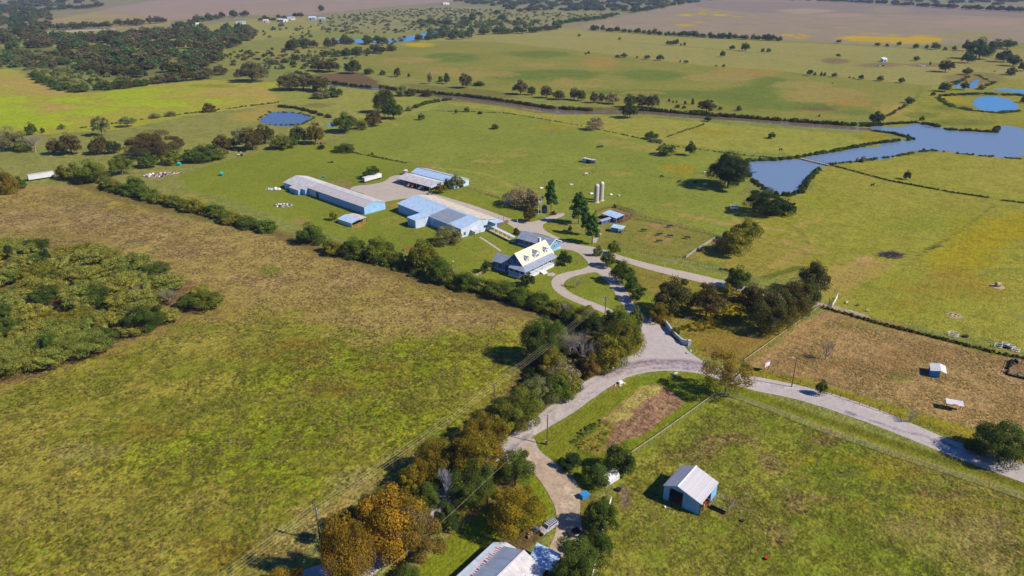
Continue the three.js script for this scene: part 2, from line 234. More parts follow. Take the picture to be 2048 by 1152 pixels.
// road verges
area([[1480, 728], [1620, 762], [1800, 812], [2048, 893], [2400, 1010], [2400, 1030], [2048, 930], [1800, 835], [1620, 778], [1500, 752]], [124, 122, 34], [132, 120, 46], { soft: 0.8, rag: 1.2 });
area([[1060, 880], [1130, 840], [1210, 785], [1260, 758], [1310, 745], [1400, 748], [1500, 778], [1700, 850], [2048, 962], [2400, 1080], [2400, 1120], [2048, 992], [1700, 872], [1500, 800], [1440, 792], [1340, 870], [1230, 945], [1190, 990], [1160, 970], [1120, 930], [1068, 900]], [104, 122, 30], [112, 116, 38], { soft: 0.8, rag: 1.2, grain: 0.12 });
area([[1540, 797], [1700, 852], [2048, 965], [2400, 1080], [2400, 1100], [2048, 978], [1700, 862], [1540, 806]], [88, 96, 32], [100, 100, 36], { soft: 0.8, rag: 1 });
area([[1540, 812], [1700, 868], [2048, 982], [2400, 1098], [2400, 1122], [2048, 996], [1700, 878], [1540, 820]], [132, 128, 60], [120, 122, 54], { soft: 0.6, rag: 1 });
// tilled garden plot
area([[1150, 890], [1195, 842], [1290, 770], [1325, 770], [1372, 806], [1340, 830], [1290, 868], [1240, 885], [1200, 910]], [140, 108, 82], [122, 94, 72], { soft: 0.4, rag: 0.8, grain: 0.3 });
area([[1205, 835], [1290, 770], [1330, 772], [1290, 800], [1250, 840], [1215, 845]], [160, 146, 84], [140, 136, 66], { soft: 0.8, rag: 1.5, grain: 0.25 });
area([[1140, 885], [1195, 840], [1235, 848], [1215, 880], [1200, 910], [1170, 905]], [124, 106, 48], [112, 110, 40], { soft: 1, rag: 1.6, grain: 0.3 });
area([[1142, 886], [1190, 842], [1205, 845], [1160, 880], [1160, 895]], [70, 86, 26], [86, 98, 30], { soft: 0.8, rag: 1.2, grain: 0.3 });
line([[1145, 888], [1170, 910], [1200, 915]], 0.5, [70, 84, 24], [84, 96, 28], { soft: 0.5 });
spot(1225, 775, 18, 8, [140, 112, 70], [124, 108, 58], { soft: 1, rag: 1.2 });
spot(1210, 890, 6, 14, [96, 100, 36], [104, 106, 40], { soft: 1, rag: 1 });
for (let i = 0; i < 9; i++) line([[1208 + i * 15, 903 - i * 4.5], [1240 + i * 13, 862 - i * 5], [1296 + i * 8.5, 786 + i * 2.6]], 0.3, i % 2 ? [124, 98, 70] : [164, 138, 98], i % 2 ? [116, 92, 66] : [156, 130, 92], { soft: 0.35, rag: 0.5, op: 0.6, grain: 0.3 });
// south-east field
area([[1440, 795], [1540, 822], [1700, 880], [2048, 998], [2400, 1125], [2400, 1500], [1100, 1500], [1190, 1152], [1215, 1000], [1240, 950], [1330, 880]], [98, 114, 32], [118, 118, 48], { soft: 0.8, rag: 1.2, grain: 0.3 });
for (const [x, y, rx, ry] of [[1440, 880, 55, 18], [1390, 905, 55, 14], [1480, 835, 40, 16], [1560, 930, 30, 12], [1650, 880, 40, 14], [1590, 1005, 30, 40], [1560, 1075, 30, 25], [1960, 1040, 70, 30], [1900, 990, 50, 20], [1630, 995, 50, 15], [1850, 980, 40, 14], [1480, 1005, 30, 20], [1990, 1100, 60, 30]]) spot(x, y, rx, ry, [122, 100, 62], [104, 96, 52], { soft: 1.6, rag: 5, op: 0.85, grain: 0.5 });
for (const [x, y, rx, ry] of [[1500, 840, 60, 25], [1650, 930, 70, 20], [1720, 960, 60, 20], [1330, 1080, 80, 40], [1420, 1060, 60, 30], [1720, 1090, 70, 30]]) spot(x, y, rx, ry, [98, 118, 26], [110, 122, 36], { soft: 3, rag: 6, op: 0.6 });
for (const [x, y, rx, ry] of [[1700, 1010, 40, 16], [1800, 950, 60, 18], [1700, 920, 120, 14], [1920, 1010, 120, 16]]) spot(x, y, rx, ry, [136, 122, 26], [124, 118, 34], { soft: 2.5, rag: 5, op: 0.6 });
for (const [x, y, rx, ry] of [[1880, 1090, 80, 40], [1800, 1060, 50, 20], [1990, 1050, 50, 20], [1950, 1140, 80, 20]]) spot(x, y, rx, ry, [126, 124, 64], [134, 124, 70], { soft: 3, rag: 5, op: 0.6 });
spot(1250, 995, 16, 26, [130, 108, 88], [120, 102, 80], { soft: 0.8, rag: 1.2, op: 0.95 });
line([[1262, 1005], [1300, 1040], [1350, 1075]], 0.35, [136, 126, 66], [130, 120, 62], { soft: 0.4, op: 0.6 });
for (const o of [0, 14]) line([[1268 + o, 1010], [1330 + o, 1052], [1420 + o, 1078], [1560 + o, 1066], [1720 + o, 1040], [1900 + o, 1040]], 0.28, [128, 116, 62], [118, 112, 54], { soft: 0.5, rag: 0.8, op: 0.45 });
spot(1450, 1030, 16, 10, [132, 112, 74], [118, 104, 60], { soft: 1, rag: 2 }); spot(1310, 985, 22, 8, [122, 106, 64], [112, 104, 52], { soft: 1, rag: 2.5 });
for (const o of [0, 9]) line([[60 + o, 760], [200 + o, 820], [380 + o, 800], [560 + o, 720], [760 + o, 690], [960 + o, 680]], 0.35, [142, 126, 66], [132, 120, 56], { soft: 0.8, rag: 1.6, op: 0.3 });
// foreground yard and lawn
area([[820, 1150], [860, 1105], [930, 1030], [975, 985], [1035, 955], [1060, 935], [1080, 960], [1110, 1010], [1110, 1060], [1000, 1120], [920, 1160], [880, 1300], [780, 1300]], [112, 128, 28], [106, 118, 32], { soft: 0.8, rag: 1.2, grain: 0.12 });
area([[925, 1000], [980, 975], [1030, 950], [1045, 975], [1000, 1010], [930, 1035]], [142, 118, 56], [128, 116, 48], { soft: 1, rag: 1.5 });
line([[1040, 938], [980, 1005], [900, 1068], [850, 1112], [800, 1160]], 0.7, [150, 130, 88], [136, 120, 72], { soft: 0.7 });
area([[1150, 1000], [1180, 990], [1220, 1000], [1190, 1152], [1100, 1152], [1110, 1080]], [106, 92, 60], [112, 112, 40], { soft: 0.8, rag: 1.2 });
area([[1000, 1060], [1070, 1050], [1090, 1070], [1060, 1100], [1000, 1110]], [104, 84, 58], [92, 80, 50], { soft: 0.8, rag: 1.5 });
// rough field on the left: brown above, green below
area([[-600, 400], [0, 382], [60, 368], [150, 372], [330, 432], [560, 462], [640, 500], [760, 535], [900, 575], [1050, 625], [1090, 680], [1080, 760], [1000, 830], [900, 900], [760, 970], [640, 1070], [560, 1160], [400, 1500], [-900, 1500]], [152, 134, 74], [132, 114, 62], { soft: 1, rag: 2, grain: 0.24 });
area([[-600, 800], [0, 768], [200, 710], [420, 648], [560, 628], [700, 655], [850, 680], [1040, 655], [1090, 690], [1080, 760], [1000, 830], [900, 900], [760, 970], [640, 1070], [560, 1160], [400, 1500], [-900, 1500]], [104, 116, 28], [138, 128, 56], { soft: 9, rag: 16, grain: 0.22 });
for (const [x, y, rx, ry] of [[700, 740, 160, 60], [880, 720, 140, 50], [640, 860, 160, 60], [800, 850, 120, 60], [520, 760, 90, 30], [420, 900, 140, 50], [560, 960, 80, 40], [100, 1120, 80, 30], [280, 960, 90, 30]]) spot(x, y, rx, ry, [90, 108, 16], [110, 116, 30], { soft: 7, rag: 14, op: 0.7, grain: 0.45 });
for (const [x, y, rx, ry] of [[600, 690, 60, 12], [660, 780, 60, 14], [760, 735, 50, 8], [500, 710, 50, 10], [790, 765, 26, 8], [600, 720, 40, 10], [480, 1100, 90, 30], [300, 860, 60, 14]]) spot(x, y, rx, ry, [112, 88, 30], [116, 104, 32], { soft: 3, rag: 6, op: 0.65, grain: 0.3 });
for (const [x, y, rx, ry] of [[250, 445, 120, 20], [400, 500, 90, 22], [200, 420, 90, 14], [560, 560, 100, 20], [850, 600, 80, 16], [300, 480, 80, 16], [930, 640, 60, 12], [700, 560, 60, 14], [40, 440, 60, 16]]) spot(x, y, rx, ry, [138, 112, 74], [152, 128, 84], { soft: 4, rag: 9, op: 0.65, grain: 0.35 });
for (const [x, y, rx, ry] of [[350, 400, 90, 12], [300, 410, 100, 14], [545, 540, 26, 10], [150, 390, 80, 8], [720, 610, 60, 10], [470, 620, 80, 14], [350, 486, 18, 7], [860, 585, 100, 14]]) spot(x, y, rx, ry, [128, 124, 44], [134, 120, 54], { soft: 4, rag: 8, op: 0.6, grain: 0.3 });
spot(540, 542, 20, 9, [96, 108, 40], [108, 112, 44], { soft: 1.5, rag: 3 }); spot(55, 405, 10, 10, [150, 140, 30], [140, 130, 40], { soft: 2 }); spot(380, 655, 55, 8, [98, 118, 26], [110, 122, 30], { soft: 2, rag: 4 });
for (const [x, y, rx, ry] of [[0, 900, 90, 60], [80, 850, 110, 40], [180, 1000, 120, 40], [360, 780, 110, 26], [430, 1010, 80, 30], [100, 1000, 80, 30], [250, 1110, 110, 26], [690, 880, 40, 16], [740, 940, 40, 14]]) spot(x, y, rx, ry, [140, 130, 56], [130, 122, 50], { soft: 5, rag: 10, op: 0.65, grain: 0.28 });
for (const [x, y, rx, ry] of [[600, 1090, 50, 40], [700, 960, 40, 20], [540, 1120, 50, 24], [180, 900, 60, 16], [730, 985, 30, 20]]) spot(x, y, rx, ry, [128, 124, 78], [116, 114, 66], { soft: 2.5, rag: 5, op: 0.6, grain: 0.35 });
// bare soil under the thicket and the hedges
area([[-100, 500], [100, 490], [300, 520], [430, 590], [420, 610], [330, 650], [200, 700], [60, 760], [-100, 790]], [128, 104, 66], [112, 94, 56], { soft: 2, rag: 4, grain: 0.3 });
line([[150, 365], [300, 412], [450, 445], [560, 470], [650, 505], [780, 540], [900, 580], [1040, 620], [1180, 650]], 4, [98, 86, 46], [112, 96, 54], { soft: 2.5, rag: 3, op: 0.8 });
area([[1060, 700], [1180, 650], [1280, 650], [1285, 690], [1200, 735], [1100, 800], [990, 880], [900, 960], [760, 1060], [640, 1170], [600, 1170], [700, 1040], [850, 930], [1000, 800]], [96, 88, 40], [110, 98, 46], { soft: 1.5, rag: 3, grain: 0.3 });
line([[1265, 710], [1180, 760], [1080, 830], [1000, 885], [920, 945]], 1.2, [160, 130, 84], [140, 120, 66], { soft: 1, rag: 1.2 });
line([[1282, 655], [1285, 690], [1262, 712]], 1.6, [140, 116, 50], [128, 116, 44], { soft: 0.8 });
// weedy fence lines
for (const [p, hw] of [[[[870, 222], [1010, 226], [1130, 246], [1250, 270], [1340, 292], [1500, 312], [1600, 318]], 1.3], [[[1660, 330], [1780, 362], [1900, 384], [1980, 396]], 1.6], [[[2000, 400], [2100, 412]], 1.4], [[[90, 272], [220, 252], [330, 233], [420, 222], [560, 205]], 1.4], [[[1640, 614], [1760, 648], [1880, 678], [1990, 706], [2100, 728]], 1.2], [[[1540, 146], [1700, 158], [1850, 170]], 1.2], [[[1180, 104], [1300, 116], [1420, 130], [1540, 146]], 1], [[[1240, 84], [1400, 96], [1560, 110], [1680, 118]], 1.2], [[[1260, 436], [1330, 448], [1440, 474]], 0.9], [[[680, 300], [740, 312], [812, 326]], 1.2], [[[920, 372], [960, 385], [1005, 398]], 0.8], [[[1330, 275], [1410, 248]], 1.4], [[[1770, 235], [1830, 200], [1845, 175]], 2], [[[1820, 520], [1900, 475], [1990, 410]], 0.7], [[[1500, 235], [1700, 246]], 1.6], [[[780, 245], [860, 232], [930, 226]], 1.2], [[[1480, 545], [1440, 535], [1350, 512]], 1]]) line(p, hw, [70, 84, 30], [92, 100, 44], { soft: 0.8, rag: 1.5, op: 0.8, grain: 0.3 });
// wet mud round water
line([[600, 152], [640, 166], [700, 172], [760, 178], [830, 192], [900, 200], [960, 206], [1020, 214], [1070, 224], [1130, 228], [1200, 227], [1280, 226], [1340, 232], [1400, 236], [1430, 238]], 3, [104, 88, 62], [96, 84, 56], { soft: 2, rag: 1.5 });

// ---------------------------------------------------------------- turning regions into colour maps of the ground
function segDist(x, z, a, b) { const dx = b[0] - a[0], dz = b[1] - a[1], t = clamp(((x - a[0]) * dx + (z - a[1]) * dz) / (dx * dx + dz * dz + 1e-9)); return Math.hypot(x - a[0] - t * dx, z - a[1] - t * dz); }
function inside(x, z, p) { let c = false; for (let i = 0, j = p.length - 1; i < p.length; j = i++) if ((p[i][1] > z) !== (p[j][1] > z) && x < (p[j][0] - p[i][0]) * (z - p[i][1]) / (p[j][1] - p[i][1]) + p[i][0]) c = !c; return c; }
function signed(x, z, r) {
  let d = 1e9; const p = r.pts;
  if (r.k === 'l') { for (let i = 0; i < p.length - 1; i++) d = Math.min(d, segDist(x, z, p[i], p[i + 1])); return r.hw - d; }
  for (let i = 0, j = p.length - 1; i < p.length; j = i++) d = Math.min(d, segDist(x, z, p[j], p[i]));
  return inside(x, z, p) ? d : -d;
}
function paint(t, base0, base1, regs, gn0 = 0.16) {
  const { x0, x1, z0, z1, w, h } = t, S = 8, gw = w / S + 1, gh = h / S + 1, sx = (x1 - x0) / w, sz = (z1 - z0) / h;
  const live = [];
  for (const r of regs) {
    const m = r.soft + r.rag + (r.hw || 0) + 2; let a = 1e9, b = -1e9, c = 1e9, d = -1e9;
    for (const p of r.pts) { a = Math.min(a, p[0]); b = Math.max(b, p[0]); c = Math.min(c, p[1]); d = Math.max(d, p[1]); }
    if (b + m < x0 || a - m > x1 || d + m < z0 || c - m > z1) continue;
    const g = new Float32Array(gw * gh).fill(-1e3);
    const i0 = Math.max(0, Math.floor((a - m - x0) / sx / S) - 1), i1 = Math.min(gw - 1, Math.ceil((b + m - x0) / sx / S) + 1), j0 = Math.max(0, Math.floor((c - m - z0) / sz / S) - 1), j1 = Math.min(gh - 1, Math.ceil((d + m - z0) / sz / S) + 1);
    for (let j = j0; j <= j1; j++) for (let i = i0; i <= i1; i++) g[j * gw + i] = signed(x0 + i * S * sx, z0 + j * S * sz, r);
    live.push([r, g]);
  }
  const out = new Uint8Array(w * h * 4), px = Math.max(sx, sz), blur = px * 0.5;
  const fine = clamp(0.5 / px), mid = clamp(2 / px);
  for (let bj = 0; bj < h / S; bj++) for (let bi = 0; bi < w / S; bi++) {
    const q = bj * gw + bi, here = [];
    for (const [r, g] of live) {
      const a = g[q], b = g[q + 1], c = g[q + gw], d = g[q + gw + 1];
      if (Math.max(a, b, c, d) > -(r.soft + r.rag * 1.3 + blur)) { if (r.op >= 1 && Math.min(a, b, c, d) > r.soft + r.rag * 1.3 + blur) here.length = 0; here.push([r, a, b, c, d]); }
    }
    for (let v = 0; v < S; v++) for (let u = 0; u < S; u++) {
      const i = bi * S + u, j = bj * S + v, x = x0 + (i + 0.5) * sx, z = z0 + (j + 0.5) * sz, fu = (u + 0.5) / S, fv = (v + 0.5) / S;
      const nA = noise(x / 43 + 9.1, z / 43) + 0.5 * noise(x / 17, z / 17 + 5.3), nB = noise(x / 7.3, z / 7.3) + 0.5 * noise(x / 3.1 + 3.7, z / 3.1);
      const nC = noise(x / 1.35 + 7, z / 1.35) * mid, nD = noise(x / 0.48, z / 0.48 + 11) * fine, nE = noise(x / 2.6 + 31, z / 2.6 + 17);
      let R = 0, Gr = 0, B = 0, gn = gn0; const mixT = clamp(0.5 + 0.36 * nA + 0.24 * nB + 0.2 * nC);
      R = lerp(base0[0], base1[0], mixT); Gr = lerp(base0[1], base1[1], mixT); B = lerp(base0[2], base1[2], mixT);
      for (const [r, a, b, c, d] of here) {
        const s = (a * (1 - fu) + b * fu) * (1 - fv) + (c * (1 - fu) + d * fu) * fv;
        const e = r.soft + blur, al = r.op * sst(-e, e, s + r.rag * (0.5 * nB + 0.3 * nE + (r.rag > 6 ? 0.5 * nA : 0)));
        if (al <= 0.003) continue;
        R += (lerp(r.c0[0], r.c1[0], mixT) - R) * al; Gr += (lerp(r.c0[1], r.c1[1], mixT) - Gr) * al; B += (lerp(r.c0[2], r.c1[2], mixT) - B) * al; gn += (r.grain - gn) * al;
      }
      // grass reads as light and dark tufts; here and there a greener or drier plant
      let k = 1 + gn * (0.55 * nC + 0.75 * nD + 0.32 * nE * mid + 0.2 * nB);
      const sp = nE * 0.6 + nC * 0.5 + nD * 0.3 + nA * 0.15;
      if (sp > 0.42) { const s = Math.min(1, (sp - 0.42) * 3) * Math.min(0.5, gn * 1.1); R *= 1 - 0.5 * s; Gr *= 1 - 0.26 * s; B *= 1 - 0.4 * s; }
      else if (sp < -0.6) { const s = Math.min(1, (-0.6 - sp) * 3) * gn * 1.5; R += 22 * s; Gr += 14 * s; B += 8 * s; }
      const o = (j * w + i) * 4; out[o] = clamp(R * k, 0, 255); out[o + 1] = clamp(Gr * k, 0, 255); out[o + 2] = clamp(B * k, 0, 255); out[o + 3] = 255;
    }
  }
  const tex = new THREE.DataTexture(out, w, h, THREE.RGBAFormat);
  tex.colorSpace = THREE.SRGBColorSpace; tex.magFilter = THREE.LinearFilter; tex.minFilter = THREE.LinearFilter; tex.needsUpdate = true;
  return tex;
}
// a small repeating relief of tufts
function reliefTexture(n, seed, cells) {
  const d = new Uint8Array(n * n * 4), r = rng(seed), T = []; for (const c of cells) { const a = new Float32Array(c * c); for (let i = 0; i < a.length; i++) a[i] = r(); T.push(a); }
  for (let j = 0; j < n; j++) for (let i = 0; i < n; i++) {
    let v = 0, tot = 0; cells.forEach((c, q) => { const x = i / n * c, y = j / n * c, xi = Math.floor(x), yi = Math.floor(y), fx = x - xi, fy = y - yi, a = T[q], at = (p, s) => a[(s % c) * c + p % c]; const w = 1 / (q + 1); tot += w; v += w * lerp(lerp(at(xi, yi), at(xi + 1, yi), fx), lerp(at(xi, yi + 1), at(xi + 1, yi + 1), fx), fy); });
    const o = (j * n + i) * 4; d[o] = d[o + 1] = d[o + 2] = 255 * v / tot; d[o + 3] = 255;
  }
  const t = new THREE.DataTexture(d, n, n, THREE.RGBAFormat); t.wrapS = t.wrapT = THREE.RepeatWrapping; t.magFilter = THREE.LinearFilter; t.needsUpdate = true; return t;
}
const tuftRelief = reliefTexture(256, 77, [16, 37, 90]);
const TILES = [
  { x0: -185, x1: 185, z0: -235, z1: -80, w: 2048, h: 1536, bump: 0.35 },
  { x0: -370, x1: 370, z0: -490, z1: -235, w: 2048, h: 1024, bump: 0.3 },
  { x0: -960, x1: 960, z0: -1300, z1: -490, w: 2048, h: 1024, bump: 0.25 },
  { x0: -4600, x1: 4600, z0: -9200, z1: -1300, w: 2048, h: 1024, bump: 0 },
];
const BASE0 = [116, 126, 56], BASE1 = [134, 128, 68];
{ // one sheet of ground to the horizon, finer colour where it is near
  const parts = [], mats = [];
  const quad = (x0, x1, z0, z1, u) => { const g = new THREE.BufferGeometry(); g.setAttribute('position', new THREE.Float32BufferAttribute([x0, 0, z1, x1, 0, z1, x1, 0, z0, x0, 0, z0], 3)); g.setAttribute('normal', new THREE.Float32BufferAttribute([0, 1, 0, 0, 1, 0, 0, 1, 0, 0, 1, 0], 3)); g.setAttribute('uv', new THREE.Float32BufferAttribute(u, 2)); g.setIndex([0, 1, 2, 0, 2, 3]); return g; };
  for (const t of TILES) {
    const map = paint(t, BASE0, BASE1, REG); parts.push(quad(t.x0, t.x1, t.z0, t.z1, [0, 1, 1, 1, 1, 0, 0, 0]));
    const m = new THREE.MeshPhysicalMaterial({ map, roughness: 1, specularIntensity: 0.1 });
    if (t.bump) { const b = tuftRelief.clone(); b.repeat.set((t.x1 - t.x0) / 9, (t.z1 - t.z0) / 9); b.needsUpdate = true; m.bumpMap = b; m.bumpScale = t.bump; }
    mats.push(m);
  }
  const rest = paint({ x0: -9200, x1: 9200, z0: -9200, z1: 900, w: 512, h: 512 }, BASE0, BASE1, REG);
  mats.push(new THREE.MeshPhysicalMaterial({ map: rest, roughness: 1, specularIntensity: 0.1 }));
  const X = 9200, f = (x0, x1, z0, z1) => { const u = x => (x + X) / (2 * X), v = z => (z + 9200) / 10100; parts.push(quad(x0, x1, z0, z1, [u(x0), v(z1), u(x1), v(z1), u(x1), v(z0), u(x0), v(z0)])); };
  f(-X, X, -80, 900); for (const t of TILES) { f(-X, t.x0, t.z0, t.z1); f(t.x1, X, t.z0, t.z1); }
  const g = mergeGeometries(parts, true); g.groups.forEach((q, i) => { q.materialIndex = Math.min(i, TILES.length); });
  const m = new THREE.Mesh(g, mats); m.name = 'ground'; m.receiveShadow = true; m.userData.kind = 'structure'; scene.add(m);
}
// ---------------------------------------------------------------- roads, drives and yards: thin sheets on the ground
const ROADREG = [];
const rline = (pts, hw, c0, c1, o = {}) => ROADREG.push({ k: 'l', pts: pts.map(p => G(...p)), hw, c0, c1, soft: 0.5, rag: 0.9, grain: 0.3, op: 0.7, ...o });
const rarea = (pts, c0, c1, o = {}) => ROADREG.push({ k: 'p', pts: pts.map(p => G(...p)), c0, c1, soft: 1, rag: 1.2, grain: 0.08, op: 1, ...o });
rarea([[1060, 878], [1075, 900], [1130, 940], [1180, 990], [1180, 1200], [1060, 1200], [1040, 930], [1045, 888]], [178, 156, 132], [170, 150, 126], { grain: 0.09, soft: 1.4 });
rarea([[1620, 600], [1900, 600], [1900, 700], [1640, 640]], [168, 150, 128], [152, 134, 110], { grain: 0.2 });
rline([[1040, 868], [1110, 815], [1180, 768], [1240, 735], [1300, 722], [1370, 726], [1420, 738]], 0.28, [112, 104, 108], [120, 112, 114], { soft: 0.4, op: 0.6 });
rline([[1210, 752], [1250, 732], [1300, 724], [1360, 724], [1410, 733]], 2.2, [140, 126, 132], [128, 116, 124], { soft: 1.2, rag: 1.5, op: 0.75 });
rline([[1225, 742], [1260, 727], [1310, 720], [1370, 722]], 0.35, [104, 96, 104], [116, 108, 114], { op: 0.6 });
rline([[1255, 747], [1300, 737], [1350, 735], [1400, 741]], 0.7, [150, 136, 138], [140, 126, 130], { op: 0.7 });
rline([[1630, 806], [1700, 838], [1800, 868], [1900, 900], [2048, 950]], 0.13, [124, 116, 122], [130, 122, 126], { soft: 0.25, rag: 0.3, op: 0.7 });
rline([[1695, 825], [1740, 840], [1800, 862], [1850, 872], [1910, 895]], 0.55, [116, 108, 118], [134, 126, 132], { soft: 0.6, rag: 1.8, op: 0.75 });
rline([[1500, 763], [1640, 788], [1800, 835], [1960, 890], [2100, 940]], 0.7, [178, 166, 162], [170, 158, 156], { soft: 1.2, op: 0.5 });
rline([[1060, 870], [1120, 827], [1200, 776]], 1, [180, 166, 160], [172, 160, 154], { soft: 1, op: 0.5 });
rline([[1010, 905], [1040, 885], [1060, 870]], 0.7, [128, 120, 124], [120, 112, 116], { rag: 1.6, op: 0.6 });
for (const p of [[[1290, 668], [1340, 690]], [[1285, 690], [1370, 700]], [[1150, 500], [1160, 492]], [[1010, 440], [1050, 456]], [[1112, 575], [1130, 570]], [[1225, 545], [1245, 540]], [[1150, 602], [1165, 592]], [[1240, 610], [1262, 602]], [[1075, 465], [1100, 455]]]) rline(p, 0.08, [128, 120, 112], [134, 126, 118], { soft: 0.2, rag: 0.2, op: 0.6 });
for (const s of [-9, 10]) rline([[1058 + s, 905], [1098 + s, 945], [1130 + s, 985], [1136 + s, 1030], [1138 + s, 1100]], 0.5, [184, 168, 146], [176, 160, 138], { soft: 0.6, op: 0.6 });
const roadMap = paint({ x0: -60, x1: 190, z0: -290, z1: -80, w: 2048, h: 2048 }, [180, 170, 168], [172, 162, 160], ROADREG, 0.06);
const driveMap = paint({ x0: -110, x1: 140, z0: -450, z1: -215, w: 1024, h: 1024 }, [180, 168, 156], [172, 160, 148], ROADREG, 0.06);
const grit = reliefTexture(128, 5, [20, 64]); grit.repeat.set(120, 120);
const roadMat = new THREE.MeshStandardMaterial({ map: roadMap, roughness: 0.95, bumpMap: grit, bumpScale: 0.02 });
const driveMat = new THREE.MeshStandardMaterial({ map: driveMap, roughness: 0.95 });
function sheet(name, pts, y, material, t, smooth = true, closed = true, seed = 1) {   // a flat outline laid on the ground
  let P; if (smooth) { const c = along(pts, true), n = pts.length * 7; P = []; for (let i = 0; i < n; i++) { const p = c.getPoint(i / n); P.push([p.x + 0.06 * noise(p.x / 1.1, p.z / 1.1 + seed), p.z + 0.06 * noise(p.x / 1.1 + 50, p.z / 1.1)]); } }
  else P = pts.map(p => G(...p));
  const s = new THREE.Shape(P.map(p => new THREE.Vector2(p[0], -p[1])));
  const g = new THREE.ShapeGeometry(s); g.rotateX(-Math.PI / 2); g.translate(0, y, 0);
  const pos = g.attributes.position, uv = g.attributes.uv;
  for (let i = 0; i < pos.count; i++) uv.setXY(i, t ? (pos.getX(i) - t.x0) / (t.x1 - t.x0) : pos.getX(i), t ? (pos.getZ(i) - t.z0) / (t.z1 - t.z0) : pos.getZ(i));
  return setting(name, g, material);
}
const RT = { x0: -60, x1: 190, z0: -290, z1: -80 }, DT = { x0: -110, x1: 140, z0: -450, z1: -215 };
sheet('road', [[2500, 1085], [2250, 998], [2048, 928], [1900, 879], [1750, 817], [1640, 781], [1530, 757], [1478, 748], [1440, 738], [1405, 722], [1378, 703], [1366, 690], [1346, 676], [1330, 654], [1285, 652], [1281, 672], [1284, 690], [1272, 706], [1232, 723], [1180, 757], [1130, 791], [1080, 827], [1030, 864], [980, 902], [900, 962], [800, 1045], [650, 1165], [480, 1310], [560, 1330], [700, 1190], [840, 1075], [960, 970], [1025, 912], [1048, 890], [1062, 876], [1100, 853], [1150, 823], [1210, 780], [1255, 755], [1300, 744], [1345, 742], [1402, 748], [1500, 779], [1600, 801], [1750, 851], [1900, 911], [2048, 966], [2250, 1040], [2500, 1125]], 0.05, roadMat, RT);
sheet('gravel_drive', [[1044, 886], [1066, 877], [1078, 900], [1112, 927], [1142, 952], [1160, 978], [1161, 1000], [1160, 1030], [1165, 1070], [1160, 1110], [1100, 1110], [1112, 1060], [1111, 1020], [1098, 990], [1080, 962], [1062, 940], [1050, 915]], 0.07, roadMat, RT);
sheet('driveway', [[1325, 656], [1286, 656], [1262, 630], [1240, 602], [1222, 575], [1204, 554], [1192, 545], [1163, 549], [1140, 556], [1128, 566], [1130, 576], [1150, 590], [1190, 606], [1228, 622], [1262, 646], [1238, 646], [1205, 625], [1160, 608], [1128, 594], [1108, 579], [1103, 563], [1113, 551], [1136, 544], [1164, 538], [1177, 531], [1170, 518], [1150, 503], [1122, 498], [1100, 503], [1094, 497], [1122, 488], [1100, 474], [1070, 466], [1040, 462], [1016, 448], [990, 438], [960, 427], [920, 412], [880, 398], [860, 391], [868, 389], [900, 397], [950, 412], [1000, 430], [1030, 440], [1060, 444], [1090, 436], [1115, 428], [1128, 427], [1128, 431], [1105, 440], [1088, 448], [1086, 456], [1100, 467], [1130, 480], [1160, 490], [1182, 493], [1210, 500], [1250, 514], [1310, 530], [1400, 550], [1490, 572], [1560, 588], [1640, 606], [1680, 614], [1740, 634], [1740, 637], [1660, 620], [1560, 598], [1480, 582], [1390, 562], [1300, 540], [1235, 521], [1216, 520], [1218, 532], [1236, 556], [1252, 580], [1268, 606], [1292, 634]], 0.04, driveMat, DT);
sheet('gravel_yard', [[700, 378], [712, 372], [740, 369], [765, 364], [785, 352], [800, 350], [815, 362], [850, 380], [868, 388], [850, 394], [820, 396], [790, 400], [765, 404], [742, 398], [728, 388]], 0.03, driveMat, DT);
// ---------------------------------------------------------------- water
const ripple = reliefTexture(256, 31, [24, 60, 110]); ripple.repeat.set(1 / 14, 1 / 9);
const waterMat = (r, g, b, rough = 0.09) => new THREE.MeshPhysicalMaterial({ color: new THREE.Color().setRGB(r, g, b), roughness: rough, ior: 1.33, bumpMap: ripple, bumpScale: 0.025 });
const lakeWater = waterMat(0.17, 0.25, 0.38, 0.12), creekWater = waterMat(0.17, 0.12, 0.07), blueWater = waterMat(0.08, 0.28, 0.58);
sheet('lake', [[1487, 331], [1500, 322], [1530, 317], [1570, 320], [1600, 318], [1640, 308], [1690, 303], [1705, 296], [1750, 294], [1775, 284], [1815, 281], [1829, 279], [1815, 272], [1790, 268], [1750, 262], [1742, 258], [1752, 252], [1790, 256], [1830, 247], [1850, 246], [1865, 251], [1900, 260], [1960, 264], [1994, 264], [1996, 254], [2020, 252], [2060, 262], [2200, 290], [2200, 330], [2060, 312], [2010, 316], [1950, 310], [1880, 302], [1830, 301], [1790, 312], [1775, 318], [1720, 323], [1690, 325], [1655, 331], [1640, 338], [1625, 350], [1610, 368], [1600, 388], [1575, 392], [1555, 388], [1530, 378], [1512, 362], [1500, 348]], 0.06, lakeWater);
sheet('creek', [[1755, 253], [1735, 256], [1680, 252], [1600, 246], [1500, 238], [1432, 234], [1400, 232], [1340, 227], [1290, 222], [1240, 220], [1180, 222], [1130, 219], [1090, 214], [1050, 209], [1000, 202], [950, 196], [900, 192], [870, 188], [871, 192], [900, 197], [950, 202], [1000, 209], [1050, 217], [1090, 224], [1130, 228], [1180, 227], [1240, 225], [1290, 227], [1340, 232], [1400, 237], [1440, 240], [1500, 243], [1600, 253], [1680, 258], [1735, 261], [1755, 262]], 0.04, creekWater);
sheet('creek', [[608, 150], [622, 156], [640, 164], [680, 170], [740, 176], [762, 177], [762, 179.5], [735, 179], [690, 174], [640, 168], [622, 162], [610, 154]], 0.04, waterMat(0.10, 0.10, 0.12));
